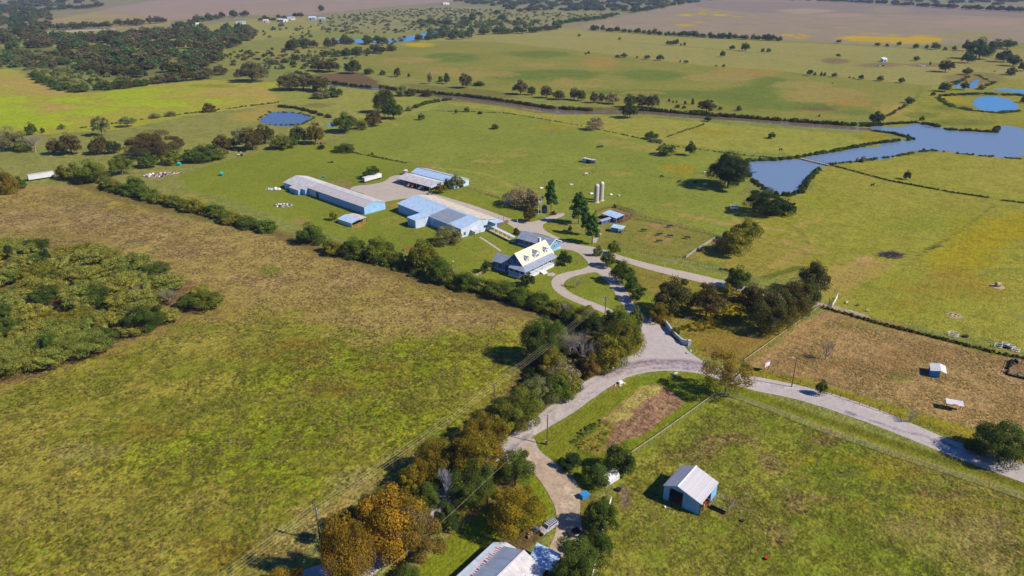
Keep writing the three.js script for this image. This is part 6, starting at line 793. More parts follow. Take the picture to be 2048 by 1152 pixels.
mass('reeds', 'bushy growth around the pond above the long shed', 'reeds', 0, [...band([[560, 214], [600, 218], [640, 230], [660, 236]], 60, 1.5, [3, 5], [1.5, 3], ['green', 'dark'], 81), ...band([[516, 240], [540, 224], [600, 226], [630, 236], [600, 250], [540, 250]], 60, 1, [1.5, 3], [0.6, 1.4], ['green', 'hedge'], 82), ...band([[826, 218], [850, 208], [900, 200]], 60, 1.2, [3, 4.5], [2, 3.4], ['oak', 'green'], 83)]);
mass('marsh_plants', 'dark marsh plants around the blue ponds at the right', 'marsh', 0, [...band([[1880, 192], [1960, 188], [2060, 192]], 60, 3, [3, 6], [1, 2.2], ['green', 'dark'], 84), ...band([[1878, 195], [1900, 212], [1950, 222], [1990, 226], [2040, 222]], 80, 3, [3, 6], [0.8, 1.8], ['green', 'hedge'], 85), ...band([[1900, 170], [1950, 150], [1985, 165], [1960, 180]], 50, 3, [3, 6], [0.8, 1.8], ['brown', 'green'], 86)]);
mass('weeds', 'tall dark weeds along the pasture fence lines', 'weeds', 0, [...band([[870, 222], [1010, 226], [1130, 246], [1250, 270], [1340, 292], [1500, 312], [1600, 318]], 260, 0.5, [0.63, 1.54], [0.36, 1.05], ['green', 'hedge', 'dark'], 87), ...band([[1660, 330], [1780, 362], [1900, 384], [1980, 396]], 240, 0.5, [0.63, 1.40], [0.42, 1.05], ['green', 'dark'], 88), ...band([[2003, 401], [2120, 414]], 60, 0.5, [0.63, 1.40], [0.42, 0.98], ['green'], 89), ...band([[1640, 614], [1760, 648], [1880, 678], [1985, 705], [2000, 708], [2100, 728]], 330, 0.45, [0.56, 1.33], [0.42, 1.12], ['olive', 'dark', 'hedge'], 90), ...band([[1330, 275], [1410, 248]], 50, 1, [0.70, 1.68], [0.42, 1.05], ['hedge', 'dark'], 91), ...band([[1770, 235], [1830, 200]], 50, 1.4, [1.4, 3], [0.8, 1.8], ['green'], 92), ...band([[680, 300], [740, 312], [812, 326]], 70, 0.6, [0.70, 1.68], [0.42, 1.05], ['dark', 'hedge'], 93), ...band([[150, 258], [330, 233], [420, 222], [560, 205]], 90, 1, [1.2, 3], [0.7, 1.6], ['hedge', 'far'], 94), ...band([[1440, 538], [1500, 552]], 50, 0.5, [0.56, 1.12], [0.30, 0.84], ['hedge', 'dark'], 95), ...band([[2024, 722], [2012, 748], [2060, 762]], 40, 0.4, [0.56, 1.12], [0.30, 0.91], ['dark'], 96)]);
mass('weeds', 'yellow flowering weeds under the oaks by the gate', 'weeds', 0, fill([[1340, 660], [1400, 665], [1500, 640], [1525, 585], [1470, 588], [1440, 620], [1380, 648]], 420, [0.6, 1.3], [0.3, 0.8], ['gold', 'lime', 'olive'], 97, 'bush'));
mass('weeds', 'unmown weeds at the lower end of the tilled plot', 'weeds', 0, [...fill([[1140, 885], [1195, 840], [1230, 850], [1210, 880], [1200, 912], [1170, 906]], 60, [0.4, 0.8], [0.15, 0.35], ['hedge', 'lime', 'mesquite'], 98, 'bush'), ...band([[1142, 886], [1165, 862], [1200, 842]], 30, 0.6, [0.5, 1], [0.25, 0.6], ['green', 'hedge'], 99)]);
mass('undergrowth', 'low dark undergrowth filling the gaps of the roadside hedge', 'undergrowth', 0, [...fill([[1070, 715], [1150, 690], [1230, 660], [1275, 664], [1262, 700], [1190, 740], [1100, 800], [1000, 866], [940, 900], [900, 935], [840, 970], [800, 1010], [770, 1010], [860, 930], [960, 870], [1040, 800]], 260, [2.5, 5], [1.5, 3.6], ['hedge', 'dark', 'olive', 'oak'], 100, 'bush', 1), ...band([[200, 372], [350, 412], [500, 452], [545, 464]], 90, 2, [2, 4], [1.2, 2.6], ['hedge', 'dark'], 101), ...band([[655, 500], [760, 524], [900, 568], [1000, 592], [1190, 652]], 150, 2, [2, 4.5], [1.2, 2.8], ['hedge', 'dark', 'lime'], 102), ...fill([[40, 520], [300, 550], [410, 605], [300, 650], [180, 705], [40, 750]], 160, [2, 4.5], [0.8, 2], ['mesquite', 'olive', 'sage', 'brown'], 103, 'bush', 1)]);
// rough grass
{ const r = rng(321), W = (pts) => pts.map(p => G(...p));
  const blade = (n, seed) => { const q = rng(seed), L = new Leaves(); for (let i = 0; i < n; i++) { const a = q() * 6.28, d = 0.25 * Math.sqrt(q()), lean = 0.35 + 0.6 * q(), h = 0.3 + 0.5 * q(), w = 0.1 + 0.1 * q(), bx = Math.cos(a) * d, bz = Math.sin(a) * d, tx = bx + Math.cos(a) * lean, tz = bz + Math.sin(a) * lean, k = 0.75 + 0.5 * q(); L.p.push(bx - w * Math.sin(a), 0, bz + w * Math.cos(a), tx, h, tz, bx + w * Math.sin(a), 0, bz - w * Math.cos(a)); for (let m = 0; m < 3; m++) { L.n.push(Math.cos(a) * 0.35, 0.94, Math.sin(a) * 0.35); L.c.push(k, k, k); } } return L.build(); };
  const T = [blade(9, 1), blade(8, 2), blade(10, 3)], mat = leafMat(1, 1, 1);
  const plots = [[W([[-250, 420], [0, 388], [150, 380], [330, 440], [560, 470], [640, 508], [760, 545], [900, 585], [1045, 632], [1060, 690], [1040, 760], [960, 830], [880, 900], [760, 970], [640, 1060], [540, 1200], [-400, 1200]]), 34000, [0.4, 0.9], [0.2, 0.5], 0], [W([[1440, 800], [1540, 826], [1700, 884], [2048, 1004], [2300, 1090], [2300, 1240], [1190, 1240], [1240, 1010], [1260, 960], [1340, 885]]), 9000, [0.3, 0.6], [0.1, 0.26], 1], [W([[1660, 640], [1980, 712], [2200, 770], [2200, 930], [1990, 872], [1640, 765], [1520, 735]]), 6000, [0.35, 0.7], [0.12, 0.3], 2]];
  const root = thing('rough_grass', 'tufts of rough grass and weeds over the near fields', 'grass', 0, 0, 0); root.userData.kind = 'stuff';
  const m4 = new THREE.Matrix4(), q = new THREE.Quaternion(), Y = new THREE.Vector3(0, 1, 0), col = new THREE.Color();
  plots.forEach(([P, n, wr, hr, kind], pi) => { let x0 = 1e9, x1 = -1e9, z0 = 1e9, z1 = -1e9; for (const p of P) { x0 = Math.min(x0, p[0]); x1 = Math.max(x1, p[0]); z0 = Math.min(z0, p[1]); z1 = Math.max(z1, p[1]); }
    const gr = W([[-600, 790], [200, 715], [420, 652], [560, 632], [700, 658], [850, 684], [1040, 660], [1090, 690], [1000, 830], [760, 970], [560, 1200], [-600, 1300]]);
    const sets = [[], [], []]; let c = 0, tries = 0; while (c < n && tries++ < n * 4) { const x = lerp(x0, x1, r()), z = lerp(z0, z1, r()); if (!inside(x, z, P)) continue; const d = noise(x / 6, z / 6) + 0.6 * noise(x / 2.2 + 5, z / 2.2); if (d < -0.2 + 0.9 * (r() - 0.5)) continue; c++; sets[Math.floor(r() * 3)].push([x, z, d]); }
    sets.forEach((S, k) => { const im = new THREE.InstancedMesh(T[k], mat, S.length); im.name = 'tufts'; im.castShadow = im.receiveShadow = true; im.userData.kind = 'stuff';
      S.forEach(([x, z, d], i) => { const w = lerp(...wr, r()), h = lerp(...hr, r()) * (1 + 0.4 * d); q.setFromAxisAngle(Y, r() * 6.28); m4.compose(new THREE.Vector3(x, 0, z), q, new THREE.Vector3(w, h, w)); im.setMatrixAt(i, m4);
        const green = kind === 0 ? (inside(x, z, gr) ? 0.55 + 0.35 * noise(x / 20, z / 20) : 0.12) : kind === 1 ? 0.6 + 0.5 * noise(x / 9, z / 9) : 0.08, v = 0.8 + 0.4 * r();
        const g = r() < green; col.setRGB((g ? 0.165 : 0.34) * v, (g ? 0.18 : 0.25) * v, (g ? 0.022 : 0.085) * v); im.setColorAt(i, col); }); root.add(im); });
  });
}
// ---------------------------------------------------------------- fences
function fence(name, pts, label, o = {}) {
  const P = pts.map(p => G(...p)), t = thing(name, label, 'fence', P[0][0], 0, P[0][1]), h = o.h ?? 1.3, r = rng(Math.round(pts[0][0] * 7 + pts[0][1])), X = x => x - P[0][0], Z = z => z - P[0][1];
  const postG = new THREE.CylinderGeometry(o.pr ?? 0.06, o.pr ?? 0.06, h + 0.08, 6); postG.translate(0, (h + 0.08) / 2 - 0.02, 0); let n = 0;
  for (let k = 0; k < P.length - 1; k++) { const L = Math.hypot(P[k + 1][0] - P[k][0], P[k + 1][1] - P[k][1]), m = Math.max(1, Math.round(L / (o.every ?? 3.2)));
    for (let i = 0; i < m + (k === P.length - 2 ? 1 : 0); i++) { const q = new THREE.Mesh(postG, o.post || M.pole); q.name = 'post'; q.castShadow = q.receiveShadow = true; q.position.set(X(lerp(P[k][0], P[k + 1][0], i / m)), 0, Z(lerp(P[k][1], P[k + 1][1], i / m))); q.rotation.set((r() - 0.5) * 0.05, 0, (r() - 0.5) * 0.05); t.add(q); n++; } }
  for (const y of o.rails || [0.45, 0.9, 1.3]) mesh(o.wire ? 'wire' : 'rail', P.slice(1).map((p, k) => bar([X(P[k][0]), y, Z(P[k][1])], [X(p[0]), y, Z(p[1])], y === Math.max(...(o.rails || [1.3])) ? o.top ?? o.rr ?? 0.03 : o.rr ?? 0.03, 4)), y === Math.max(...(o.rails || [1.3])) ? o.topM || o.rail || M.steel : o.rail || M.steel, t);
  return t;
}
const wireM = std(0.42, 0.40, 0.36, 0.6), straw = std(0.62, 0.54, 0.36, 0.8);
fence('paddock_fence', [[1646, 613], [1602, 645], [1545, 686], [1488, 727]], 'pale topped fence along the left side of the brown paddock', { h: 1.4, rails: [0.4, 0.8, 1.4], rr: 0.018, top: 0.07, topM: straw, rail: wireM, every: 3 });
fence('field_fence', [[1432, 792], [1380, 830], [1320, 873], [1262, 913], [1228, 942]], 'pale topped wire fence beside the tilled plot', { h: 1.4, rails: [0.3, 0.7, 1.05, 1.4], rr: 0.016, top: 0.06, topM: straw, rail: wireM, every: 2.8 });
fence('chain_fence', [[1432, 792], [1470, 796], [1540, 822], [1640, 862], [1800, 917], [1950, 966], [2060, 1004], [2160, 1038]], 'long wire mesh fence on the field side of the road', { h: 1.5, rails: [0.06, 0.3, 0.54, 0.78, 1.02, 1.26, 1.5], rr: 0.016, top: 0.045, topM: std(0.6, 0.58, 0.5, 0.5), rail: wireM, every: 3, post: M.steel });
fence('pipe_fence', [[1544, 747], [1600, 768], [1680, 795], [1800, 836], [1900, 870], [1940, 884]], 'dark pipe fence between the brown paddock and the road', { h: 1.35, rails: [0.45, 0.9, 1.35], rr: 0.03, rail: M.pole, every: 2.6, pr: 0.08 });
fence('pipe_fence', [[1380, 692], [1410, 702], [1450, 717], [1486, 728]], 'dark pipe fence from the stone gate wall to the bend', { h: 1.4, rails: [0.5, 0.95, 1.4], rr: 0.035, rail: M.pole, every: 4.2, pr: 0.1 });
fence('board_fence', [[1372, 517], [1390, 504], [1412, 490], [1430, 479]], 'grey board fence at the end of the goat pen', { h: 1.5, rails: [0.4, 0.75, 1.1, 1.45], rr: 0.08, rail: M.concrete, every: 2.4, pr: 0.09, post: M.concrete });
fence('drive_fence', [[1212, 488], [1270, 502], [1350, 520], [1440, 541], [1520, 560], [1580, 575]], 'thin wire fence along the upper side of the long drive', { h: 1.3, rails: [0.4, 0.85, 1.3], rr: 0.018, rail: wireM, every: 3.4 });
fence('pasture_fence', [[1272, 432], [1330, 446], [1400, 461], [1436, 474]], 'dark fence along the upper side of the goat pen', { h: 1.3, rails: [0.4, 0.85, 1.3], rr: 0.025, rail: M.pole, every: 3 });
fence('pasture_fence', [[1255, 434], [1272, 428], [1290, 436]], 'short tall fence beside the corral rails', { h: 2, rails: [0.5, 1, 1.5, 2], rr: 0.03, rail: M.steel, every: 2.2, pr: 0.08 });
fence('oak_fence', [[1342, 655], [1380, 640], [1422, 622], [1450, 606], [1472, 588]], 'wire fence running under the oaks by the gate', { h: 1.3, rails: [0.4, 0.85, 1.3], rr: 0.02, rail: M.steel, every: 3 });
fence('lane_fence', [[1640, 614], [1720, 637], [1800, 657], [1880, 678], [1990, 705]], 'weedy wire fence along the upper side of the brown paddock', { h: 1.2, rails: [0.4, 0.8, 1.2], rr: 0.018, rail: M.pole, every: 3.4 });
fence('yard_fence', [[920, 372], [950, 381], [1005, 398], [1020, 404]], 'dark wire fence between the hall lawn and the pasture', { h: 1.2, rails: [0.5, 1.15], rr: 0.025, rail: M.pole, every: 3 });
fence('pasture_fence', [[1240, 84], [1330, 92], [1440, 100], [1560, 110], [1680, 117]], 'far fence across the upper pasture above the lone trees', { h: 1.3, rails: [1.2], rr: 0.06, rail: M.pole, every: 14, pr: 0.2 });
fence('panel_fence', [[1222, 1002], [1208, 1052], [1196, 1100], [1184, 1160]], 'white fence panels along the trees beside the house', { h: 1.3, rails: [0.3, 0.6, 0.9, 1.25], rr: 0.05, rail: M.white, every: 2, pr: 0.07, post: M.white });
fence('corral', [[1192, 430], [1198, 422], [1222, 415], [1230, 414], [1272, 428], [1262, 438], [1240, 446], [1236, 438]], 'brown board corral around the blue roofed cattle shed', { h: 1.8, rails: [0.4, 0.8, 1.2, 1.6], rr: 0.09, rail: M.rust, every: 2.2, pr: 0.12, post: M.wood });
{ // brown picket fence by the hall
  const a = G(988, 456), b = G(1017, 446), L = Math.hypot(b[0] - a[0], b[1] - a[1]), t = thing('picket_fence', 'brown picket fence at the end of the concrete yard by the hall', 'fence', a[0], 0, a[1], -Math.atan2(b[1] - a[1], b[0] - a[0]));
  const g = new THREE.BoxGeometry(0.2, 1.9, 0.04); for (let i = 0; i < L / 0.24; i++) { const m = new THREE.Mesh(g, M.brownFence); m.name = 'picket'; m.castShadow = true; m.position.set(i * 0.24 + 0.1, 0.96 + (i % 3) * 0.012, 0); t.add(m); } mesh('rail', [box(L, 0.1, 0.08, L / 2, 0.5, -0.07)], M.brownFence, t); mesh('rail', [box(L, 0.1, 0.08, L / 2, 1.5, -0.07)], M.brownFence, t);
  for (const [x, l] of [[997, 'left'], [1007, 'right']]) { const p = G(x, 449 - (x - 997) * 0.3), q = thing('gate_post', 'tall steel post behind the picket fence, ' + l + ' one of the frame', 'post', p[0], 0, p[1]); mesh('post', box(0.3, 3.6, 0.3, 0, 1.8, 0), M.slate, q); mesh('cap', box(0.4, 0.1, 0.4, 0, 3.65, 0), M.slate, q); }
  const c = G(808, 502), d = G(846, 492), L2 = Math.hypot(d[0] - c[0], d[1] - c[1]), t2 = thing('rusty_fence', 'rusty brown sheet fence behind the hedgerow below the hall', 'fence', c[0], 0, c[1], -Math.atan2(d[1] - c[1], d[0] - c[0])); const g2 = new THREE.BoxGeometry(1.15, 1.5, 0.05); for (let i = 0; i < L2 / 1.17; i++) { const m = new THREE.Mesh(g2, M.rust); m.name = 'panel'; m.castShadow = true; m.position.set(i * 1.17 + 0.6, 0.75, (i % 2) * 0.03); t2.add(m); } for (let i = 0; i < L2 / 2.3; i++) mesh('post', box(0.1, 1.7, 0.1, i * 2.34, 0.85, -0.08), M.pole, t2);
  const e = G(948, 556), f = G(986, 536), L3 = Math.hypot(f[0] - e[0], f[1] - e[1]), t3 = thing('rail_fence', 'pale rail fence from the hedgerow to the farmhouse corner', 'fence', e[0], 0, e[1], -Math.atan2(f[1] - e[1], f[0] - e[0])); for (const y of [0.5, 1.1]) mesh('rail', box(L3, 0.16, 0.1, L3 / 2, y, 0), M.paleWood, t3); for (let i = 0; i <= 6; i++) mesh('post', box(0.16, 1.25, 0.16, i * L3 / 6, 0.62, -0.08), M.paleWood, t3);
}
// curved stone wall at the gate
{ const c = along([[1301, 641], [1310, 636], [1320, 640], [1330, 648], [1336, 658], [1344, 668], [1356, 678], [1366, 688], [1378, 692]]), t = thing('gate_wall', 'curved pale blue grey stone wall beside the entrance drive', 'wall', 0, 0, 0), n = 26, r = rng(8), g = [new THREE.BoxGeometry(0.9, 2, 0.5), new THREE.BoxGeometry(0.92, 1.94, 0.52)], ms = [M.stone, std(0.42, 0.48, 0.56), std(0.54, 0.56, 0.60)];
  for (let i = 0; i < n; i++) { const p = c.getPointAt((i + 0.5) / n), q = c.getTangentAt((i + 0.5) / n), L = c.getLength() / n, h = 1.7 + 0.35 * Math.cos(i / n * 12.6), m = new THREE.Mesh(g[i % 2], ms[Math.floor(r() * 3)]); m.name = 'stone_block'; m.castShadow = m.receiveShadow = true; m.position.set(p.x, h / 2, p.z); m.scale.set(L / 0.88, h / 2, 1); m.rotation.y = -Math.atan2(q.z, q.x); t.add(m); }
  for (const [f, hh] of [[0, 2.3], [1, 2.1]]) { const p = c.getPointAt(f); mesh('pier', [box(0.9, hh, 0.9, p.x, hh / 2, p.z), box(1.1, 0.15, 1.1, p.x, hh + 0.07, p.z)], M.stone, t); } }
// ---------------------------------------------------------------- utility poles and cables
const poleSpots = {};
function pole(key, x, y, label, o = {}) {
  const p = Array.isArray(x) ? x : G(x, y), t = thing('utility_pole', label, 'utility pole', p[0], 0, p[1], o.turn || 0), h = o.h || 10; poleSpots[key] = { p, h, turn: o.turn || 0 };
  mesh('pole', cyl(0.17, 0.11, h, 0, 0, 0, 9), M.pole, t);
  if (o.arm) { const a = mesh('crossarm', box(2.7, 0.13, 0.12, 0, h - 0.5, 0.12), M.wood, t); for (const x of [-1.2, -0.45, 0.45, 1.2]) mesh('insulator', cyl(0.06, 0.04, 0.2, x, h - 0.43, 0.12, 8), M.white, a); mesh('brace', [bar([-0.7, h - 0.5, 0.12], [0, h - 1.2, 0.12], 0.025), bar([0.7, h - 0.5, 0.12], [0, h - 1.2, 0.12], 0.025)], M.steel, t); }
  if (o.can) { const c = mesh('transformer', cyl(0.28, 0.28, 0.85, 0.42, h - 1.7, 0.1, 14), M.steel, t); mesh('bushing', cyl(0.05, 0.03, 0.25, 0.42, h - 0.85, 0.1, 8), M.white, c); }
  if (o.lamp) { mesh('lamp_arm', bar([0, h - 0.3, 0], [0.9, h, 0], 0.04), M.steel, t); mesh('lamp_head', box(0.6, 0.16, 0.3, 1.1, h, 0), M.white, t); }
  return t;
}
{ const A = G(1209, 643), B = G(989, 827), C = G(641, 1087), dir = Math.atan2(C[1] - A[1], C[0] - A[0]), turn = -dir + Math.PI / 2;
  pole('A', A, 0, 'utility pole with crossarm and transformer at the entrance drive', { arm: true, can: true, turn, h: 10.2 }); pole('B', B, 0, 'utility pole with crossarm in the roadside hedge, middle of the field line', { arm: true, turn }); pole('C', C, 0, 'utility pole with crossarm at the field edge beside the orange trees', { arm: true, can: true, turn, h: 10.4 });
  const D = [C[0] + (C[0] - B[0]) * 1.0, C[1] + (C[1] - B[1]) * 1.0]; poleSpots.D = { p: D, h: 10, turn };
  pole('E', 1094, 890, 'plain dark utility pole at the mouth of the gravel drive', { h: 9.6 }); pole('F', 975, 1018, 'plain utility pole on the strip of lawn by the golden tree', { h: 9, can: false }); pole('G', 1583, 774, 'dark utility pole with lamp on the verge of the paddock fence', { h: 10, lamp: true, turn: 2.6 }); pole('H', 904, 548, 'short lamp pole in the hedgerow left of the farmhouse', { h: 5.4, lamp: true, turn: 1 });
  { const a = thing('meter_box', 'grey meter box on the grass at the foot of the plain dark pole', 'box', ...(q => [q[0], 0, q[1]])(G(1092, 888))); mesh('box', box(0.5, 1.1, 0.35, 0, 0.55, 0), M.steel, a); mesh('lid', box(0.54, 0.08, 0.4, 0, 1.12, 0), M.concrete, a); }
  const cable = (a, b, off, drop, sag, label, group) => { const P = poleSpots[a], Q = poleSpots[b], o = s => { const n = [-(Q.p[1] - P.p[1]), Q.p[0] - P.p[0]], l = Math.hypot(...n); return [n[0] / l * s, n[1] / l * s]; }, v = o(off), pts = []; for (let i = 0; i <= 14; i++) { const f = i / 14; pts.push(new THREE.Vector3(lerp(P.p[0], Q.p[0], f) + v[0], lerp(P.h - drop, Q.h - drop, f) - sag * 4 * f * (1 - f), lerp(P.p[1], Q.p[1], f) + v[1])); } tag(mesh('power_cable', new THREE.TubeGeometry(new THREE.CatmullRomCurve3(pts), 24, 0.02, 4), std(0.50, 0.46, 0.32, 0.5)), label, 'cable', group); };
  for (const [a, b, w] of [['A', 'B', 'between the entrance drive pole and the hedge pole'], ['B', 'C', 'between the hedge pole and the orange tree pole'], ['C', 'D', 'from the orange tree pole out over the bottom edge']]) { for (const s of [-1.2, -0.45, 0.45, 1.2]) cable(a, b, s, 0.3, 1.1, 'pale overhead cable ' + w, 'overhead cables ' + w); }
  poleSpots.I = { p: G(700, 1260), h: 8 }; cable('E', 'F', 0, 0.4, 0.8, 'service cable from the plain dark pole to the lawn pole'); cable('F', 'I', 0, 0.4, 0.9, 'service cable from the lawn pole to the lower left');
}
// ---------------------------------------------------------------- silos, tanks, flags
{ const put = (x, y) => { const q = G(x, y); return [q[0], 0, q[1]]; };
  for (const [x, y, h, l] of [[1192.5, 404.5, 10.2, 'left concrete silo with domed top, nearer of the touching pair'], [1202.2, 401, 10.6, 'right concrete silo with domed top, farther of the touching pair']]) { const t = thing('silo', l, 'silo', ...put(x, y)); mesh('shell', cyl(1.3, 1.3, h - 1, 0, 0, 0, 22), std(0.46, 0.42, 0.36), t); const d = new THREE.SphereGeometry(1.3, 20, 8, 0, 6.284, 0, Math.PI / 2); d.translate(0, h - 1, 0); mesh('dome', d, std(0.6, 0.56, 0.5), t); const n = Math.floor((h - 1) / 0.75); for (let i = 1; i < n; i++) mesh('hoop', (() => { const g = new THREE.TorusGeometry(1.31, 0.03, 4, 22); g.rotateX(Math.PI / 2); g.translate(0, i * 0.75, 0); return g; })(), M.stone, t); mesh('footing', cyl(1.75, 1.7, 0.3, 0, 0, 0, 18), M.cream, t); mesh('chute', box(0.5, h - 1.2, 0.4, -1.25, (h - 1.2) / 2, 0.5), M.concrete, t); }
  { const t = thing('water_tank', 'dark navy water tank on the lawn beside the tall pine', 'tank', ...put(1089, 425)); const g = new THREE.CylinderGeometry(1.5, 1.5, 3.6, 20); g.rotateX(Math.PI / 2); g.translate(0, 2.2, 0); mesh('shell', g, std(0.02, 0.035, 0.08, 0.5), t); for (const z of [-1.3, 1.3]) mesh('cradle', box(2.4, 0.9, 0.3, 0, 0.45, z), M.dark, t); }
  { const t = thing('blue_tank', 'round blue tank half hidden by the grey leafless bush', 'tank', ...put(1015, 408)); const g = cyl(1.7, 1.7, 3, 0, 0, 0, 20); mesh('shell', g, std(0.03, 0.16, 0.6, 0.5), t); mesh('lid', cyl(1.7, 0.3, 0.5, 0, 3, 0, 20), std(0.05, 0.22, 0.65, 0.5), t); }
  for (const [x, y, h, c, l] of [[1077, 429, 8.6, [M.red, M.white], 'flagpole with a red and white flag on the yard lawn'], [1082, 427, 9.6, [M.teal, M.white], 'taller flagpole with a teal and white flag on the yard lawn']]) { const t = thing('flagpole', l, 'flagpole', ...put(x, y)); mesh('pole', cyl(0.1, 0.06, h), M.white, t); for (let i = 0; i < 2; i++) { const g = new THREE.PlaneGeometry(1.3, 0.95, 6, 1), q = g.attributes.position; for (let k = 0; k < q.count; k++) q.setZ(k, 0.12 * Math.sin(q.getX(k) * 4)); g.computeVertexNormals(); g.translate(0.7, h - 0.6 - i * 0.95, 0); mesh('flag', g, c[i], t); } mesh('ball', new THREE.SphereGeometry(0.12, 8, 6).translate(0, h + 0.08, 0), M.cream, t); mesh('base', cyl(0.35, 0.3, 0.25, 0, 0, 0, 10), M.concrete, t); }
  { const t = thing('yard_pump', 'white hand pump post at the edge of the yard drive', 'pump', ...put(1035, 445)); mesh('post', cyl(0.12, 0.1, 1.7), M.white, t); mesh('spout', bar([0, 1.4, 0], [-0.5, 1.3, 0.1], 0.07), M.white, t); mesh('handle', bar([0, 1.65, 0], [0.6, 1.2, 0], 0.04), M.dark, t); mesh('slab', box(1.4, 0.1, 1.4, 0, 0.05, 0), M.concrete, t); }
  for (const [x, y, l] of [[1072, 425, 'small pale box on the lawn left of the flagpoles']]) { const t = thing('garden_box', l, 'box', ...put(x, y)); mesh('box', box(1.1, 0.6, 0.7, 0, 0.3, 0), x < 1080 ? M.cream : M.brownFence, t); mesh('lid', box(1.2, 0.06, 0.8, 0, 0.63, 0), x < 1080 ? M.white : M.dark, t); }
  // cattle shed, long roof, blue shelter
  { const f = frame([1205, 436], [1228, 444]), t = thing('cattle_shed', 'pale blue roofed cattle shed inside the brown corral', 'shed', f.x, 0, f.z, f.turn), L = f.len + 2; mesh('roof', slab([[-0.3, 2.5, 0.4], [L, 2.5, 0.4], [L, 3.4, -5.2], [-0.3, 3.4, -5.2]], 0.1), M.blueRoof, t); mesh('back_wall', box(L, 3.1, 0.1, L / 2, 1.6, -4.9), M.blueWall, t); mesh('stall_wall', box(2.2, 2.2, 0.1, L - 1.4, 1.1, 0), M.blueWall, t); for (let i = 0; i < 4; i++) mesh('post', box(0.15, 2.5, 0.15, 0.2 + i * (L - 0.6) / 3, 1.25, 0.2), M.dark, t); }
  { const a = G(1201, 449), b = G(1237, 437.5), L = Math.hypot(b[0] - a[0], b[1] - a[1]), t = thing('feed_shelter', 'long narrow grey roof over feeders in front of the corral', 'shelter', a[0], 0, a[1], -Math.atan2(b[1] - a[1], b[0] - a[0])); mesh('roof', slab([[0, 1.7, 0.8], [L, 1.7, 0.8], [L, 2.2, -0.9], [0, 2.2, -0.9]], 0.08), M.slate, t); for (let i = 0; i <= 5; i++) mesh('post', box(0.12, 1.75, 0.12, i * L / 5, 0.87, 0.5), M.dark, t); mesh('front_wall', box(L, 1.2, 0.08, L / 2, 0.6, 0.35), M.clad, t); mesh('manger', box(L, 0.7, 0.6, L / 2, 0.35, -0.6), M.dark, t); }
  { const f = frame([1221.5, 463.5], [1231, 464]), t = thing('blue_shelter', 'small bright blue animal shelter with lifted roof below the corral', 'shelter', f.x, 0, f.z, f.turn - 0.35), L = 2.6; mesh('box', box(L, 2.2, 2.8, L / 2, 1.1, -1.4), std(0.03, 0.26, 0.62, 0.6), t); mesh('roof', slab([[-0.2, 2.4, 0.2], [6.2, 2.4, 0.2], [6.2, 2.9, -3.8], [-0.2, 2.9, -3.8]], 0.08), M.blueRoof, t); for (const [x, z] of [[6, 0], [6, -3.6]]) mesh('post', box(0.12, 2.4, 0.12, x, 1.2, z), M.dark, t); mesh('end_board', box(0.06, 1.5, 3, 5.2, 0.75, -2), M.clad, t); }
  // tin pasture shelter
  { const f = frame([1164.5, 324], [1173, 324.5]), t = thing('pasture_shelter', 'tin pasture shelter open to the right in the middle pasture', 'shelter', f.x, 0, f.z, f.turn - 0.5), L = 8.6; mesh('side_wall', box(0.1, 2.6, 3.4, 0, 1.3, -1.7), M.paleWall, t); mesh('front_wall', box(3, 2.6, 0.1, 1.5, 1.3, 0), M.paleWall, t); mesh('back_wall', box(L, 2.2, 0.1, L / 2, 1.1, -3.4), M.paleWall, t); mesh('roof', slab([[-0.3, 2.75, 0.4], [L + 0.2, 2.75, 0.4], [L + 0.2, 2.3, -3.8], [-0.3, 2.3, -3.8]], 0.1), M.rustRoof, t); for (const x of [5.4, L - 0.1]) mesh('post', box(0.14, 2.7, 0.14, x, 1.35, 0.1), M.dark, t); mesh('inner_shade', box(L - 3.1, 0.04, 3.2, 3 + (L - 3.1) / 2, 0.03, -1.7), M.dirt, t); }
  // low dark shades in the goat pen
  for (const [i, [x, y, tw]] of [[1287, 463, -0.2], [1319, 471, 0.1], [1340, 474.5, -0.3], [1374, 478, -0.35], [1339, 455, 0], [1318, 484.5, 0]].entries()) { const w = ['leftmost', 'upper middle', 'middle', 'rightmost', 'highest', 'lowest, on bare soil'][i], t = thing('shade_roof', 'low dark shade roof in the goat pen, ' + w + ' of the six', 'shelter', ...put(x, y), tw); mesh('roof', slab([[-1.5, 0.9, 0.6], [1.5, 0.9, 0.6], [1.5, 1.15, -0.6], [-1.5, 1.15, -0.6]], 0.06), M.black, t); for (const a of [-1.35, 1.35]) for (const b of [-0.5, 0.5]) mesh('leg', box(0.09, 0.95, 0.09, a, 0.47, b), M.dark, t); }
  // right paddock shelters
  { const a = [130.9, -190.6], u = [0.79, 0.61], t = thing('paddock_shelter', 'bright blue animal shelter with pale tin roof in the brown paddock', 'shelter', a[0], 0, a[1], -Math.atan2(0.42, 0.9)), w = std(0.02, 0.30, 0.62, 0.6); mesh('front_wall', solid([[0, 0], [2.5, 0], [2.5, 2.5], [0, 2.1]], 0.1, 'z'), w, t); mesh('left_wall', box(0.1, 2.1, 4.6, 0.05, 1.05, -2.4), w, t); mesh('back_wall', solid([[0, 0], [2.5, 0], [2.5, 2.5], [0, 2.1]], 0.1, 'z').translate(0, 0, -4.6), w, t); mesh('roof', slab([[-0.2, 2.15, 0.3], [2.6, 2.75, 0.3], [2.6, 2.75, -5], [-0.2, 2.15, -5]], 0.08), M.whiteRoof, t); mesh('roof', slab([[2.6, 2.75, 0.3], [4.3, 2.2, 0.3], [4.3, 2.2, -5], [2.6, 2.75, -5]], 0.08), M.whiteRoof, t); for (const z of [-0.1, -4.6]) mesh('post', box(0.12, 2.2, 0.12, 4.1, 1.1, z), M.dark, t); }
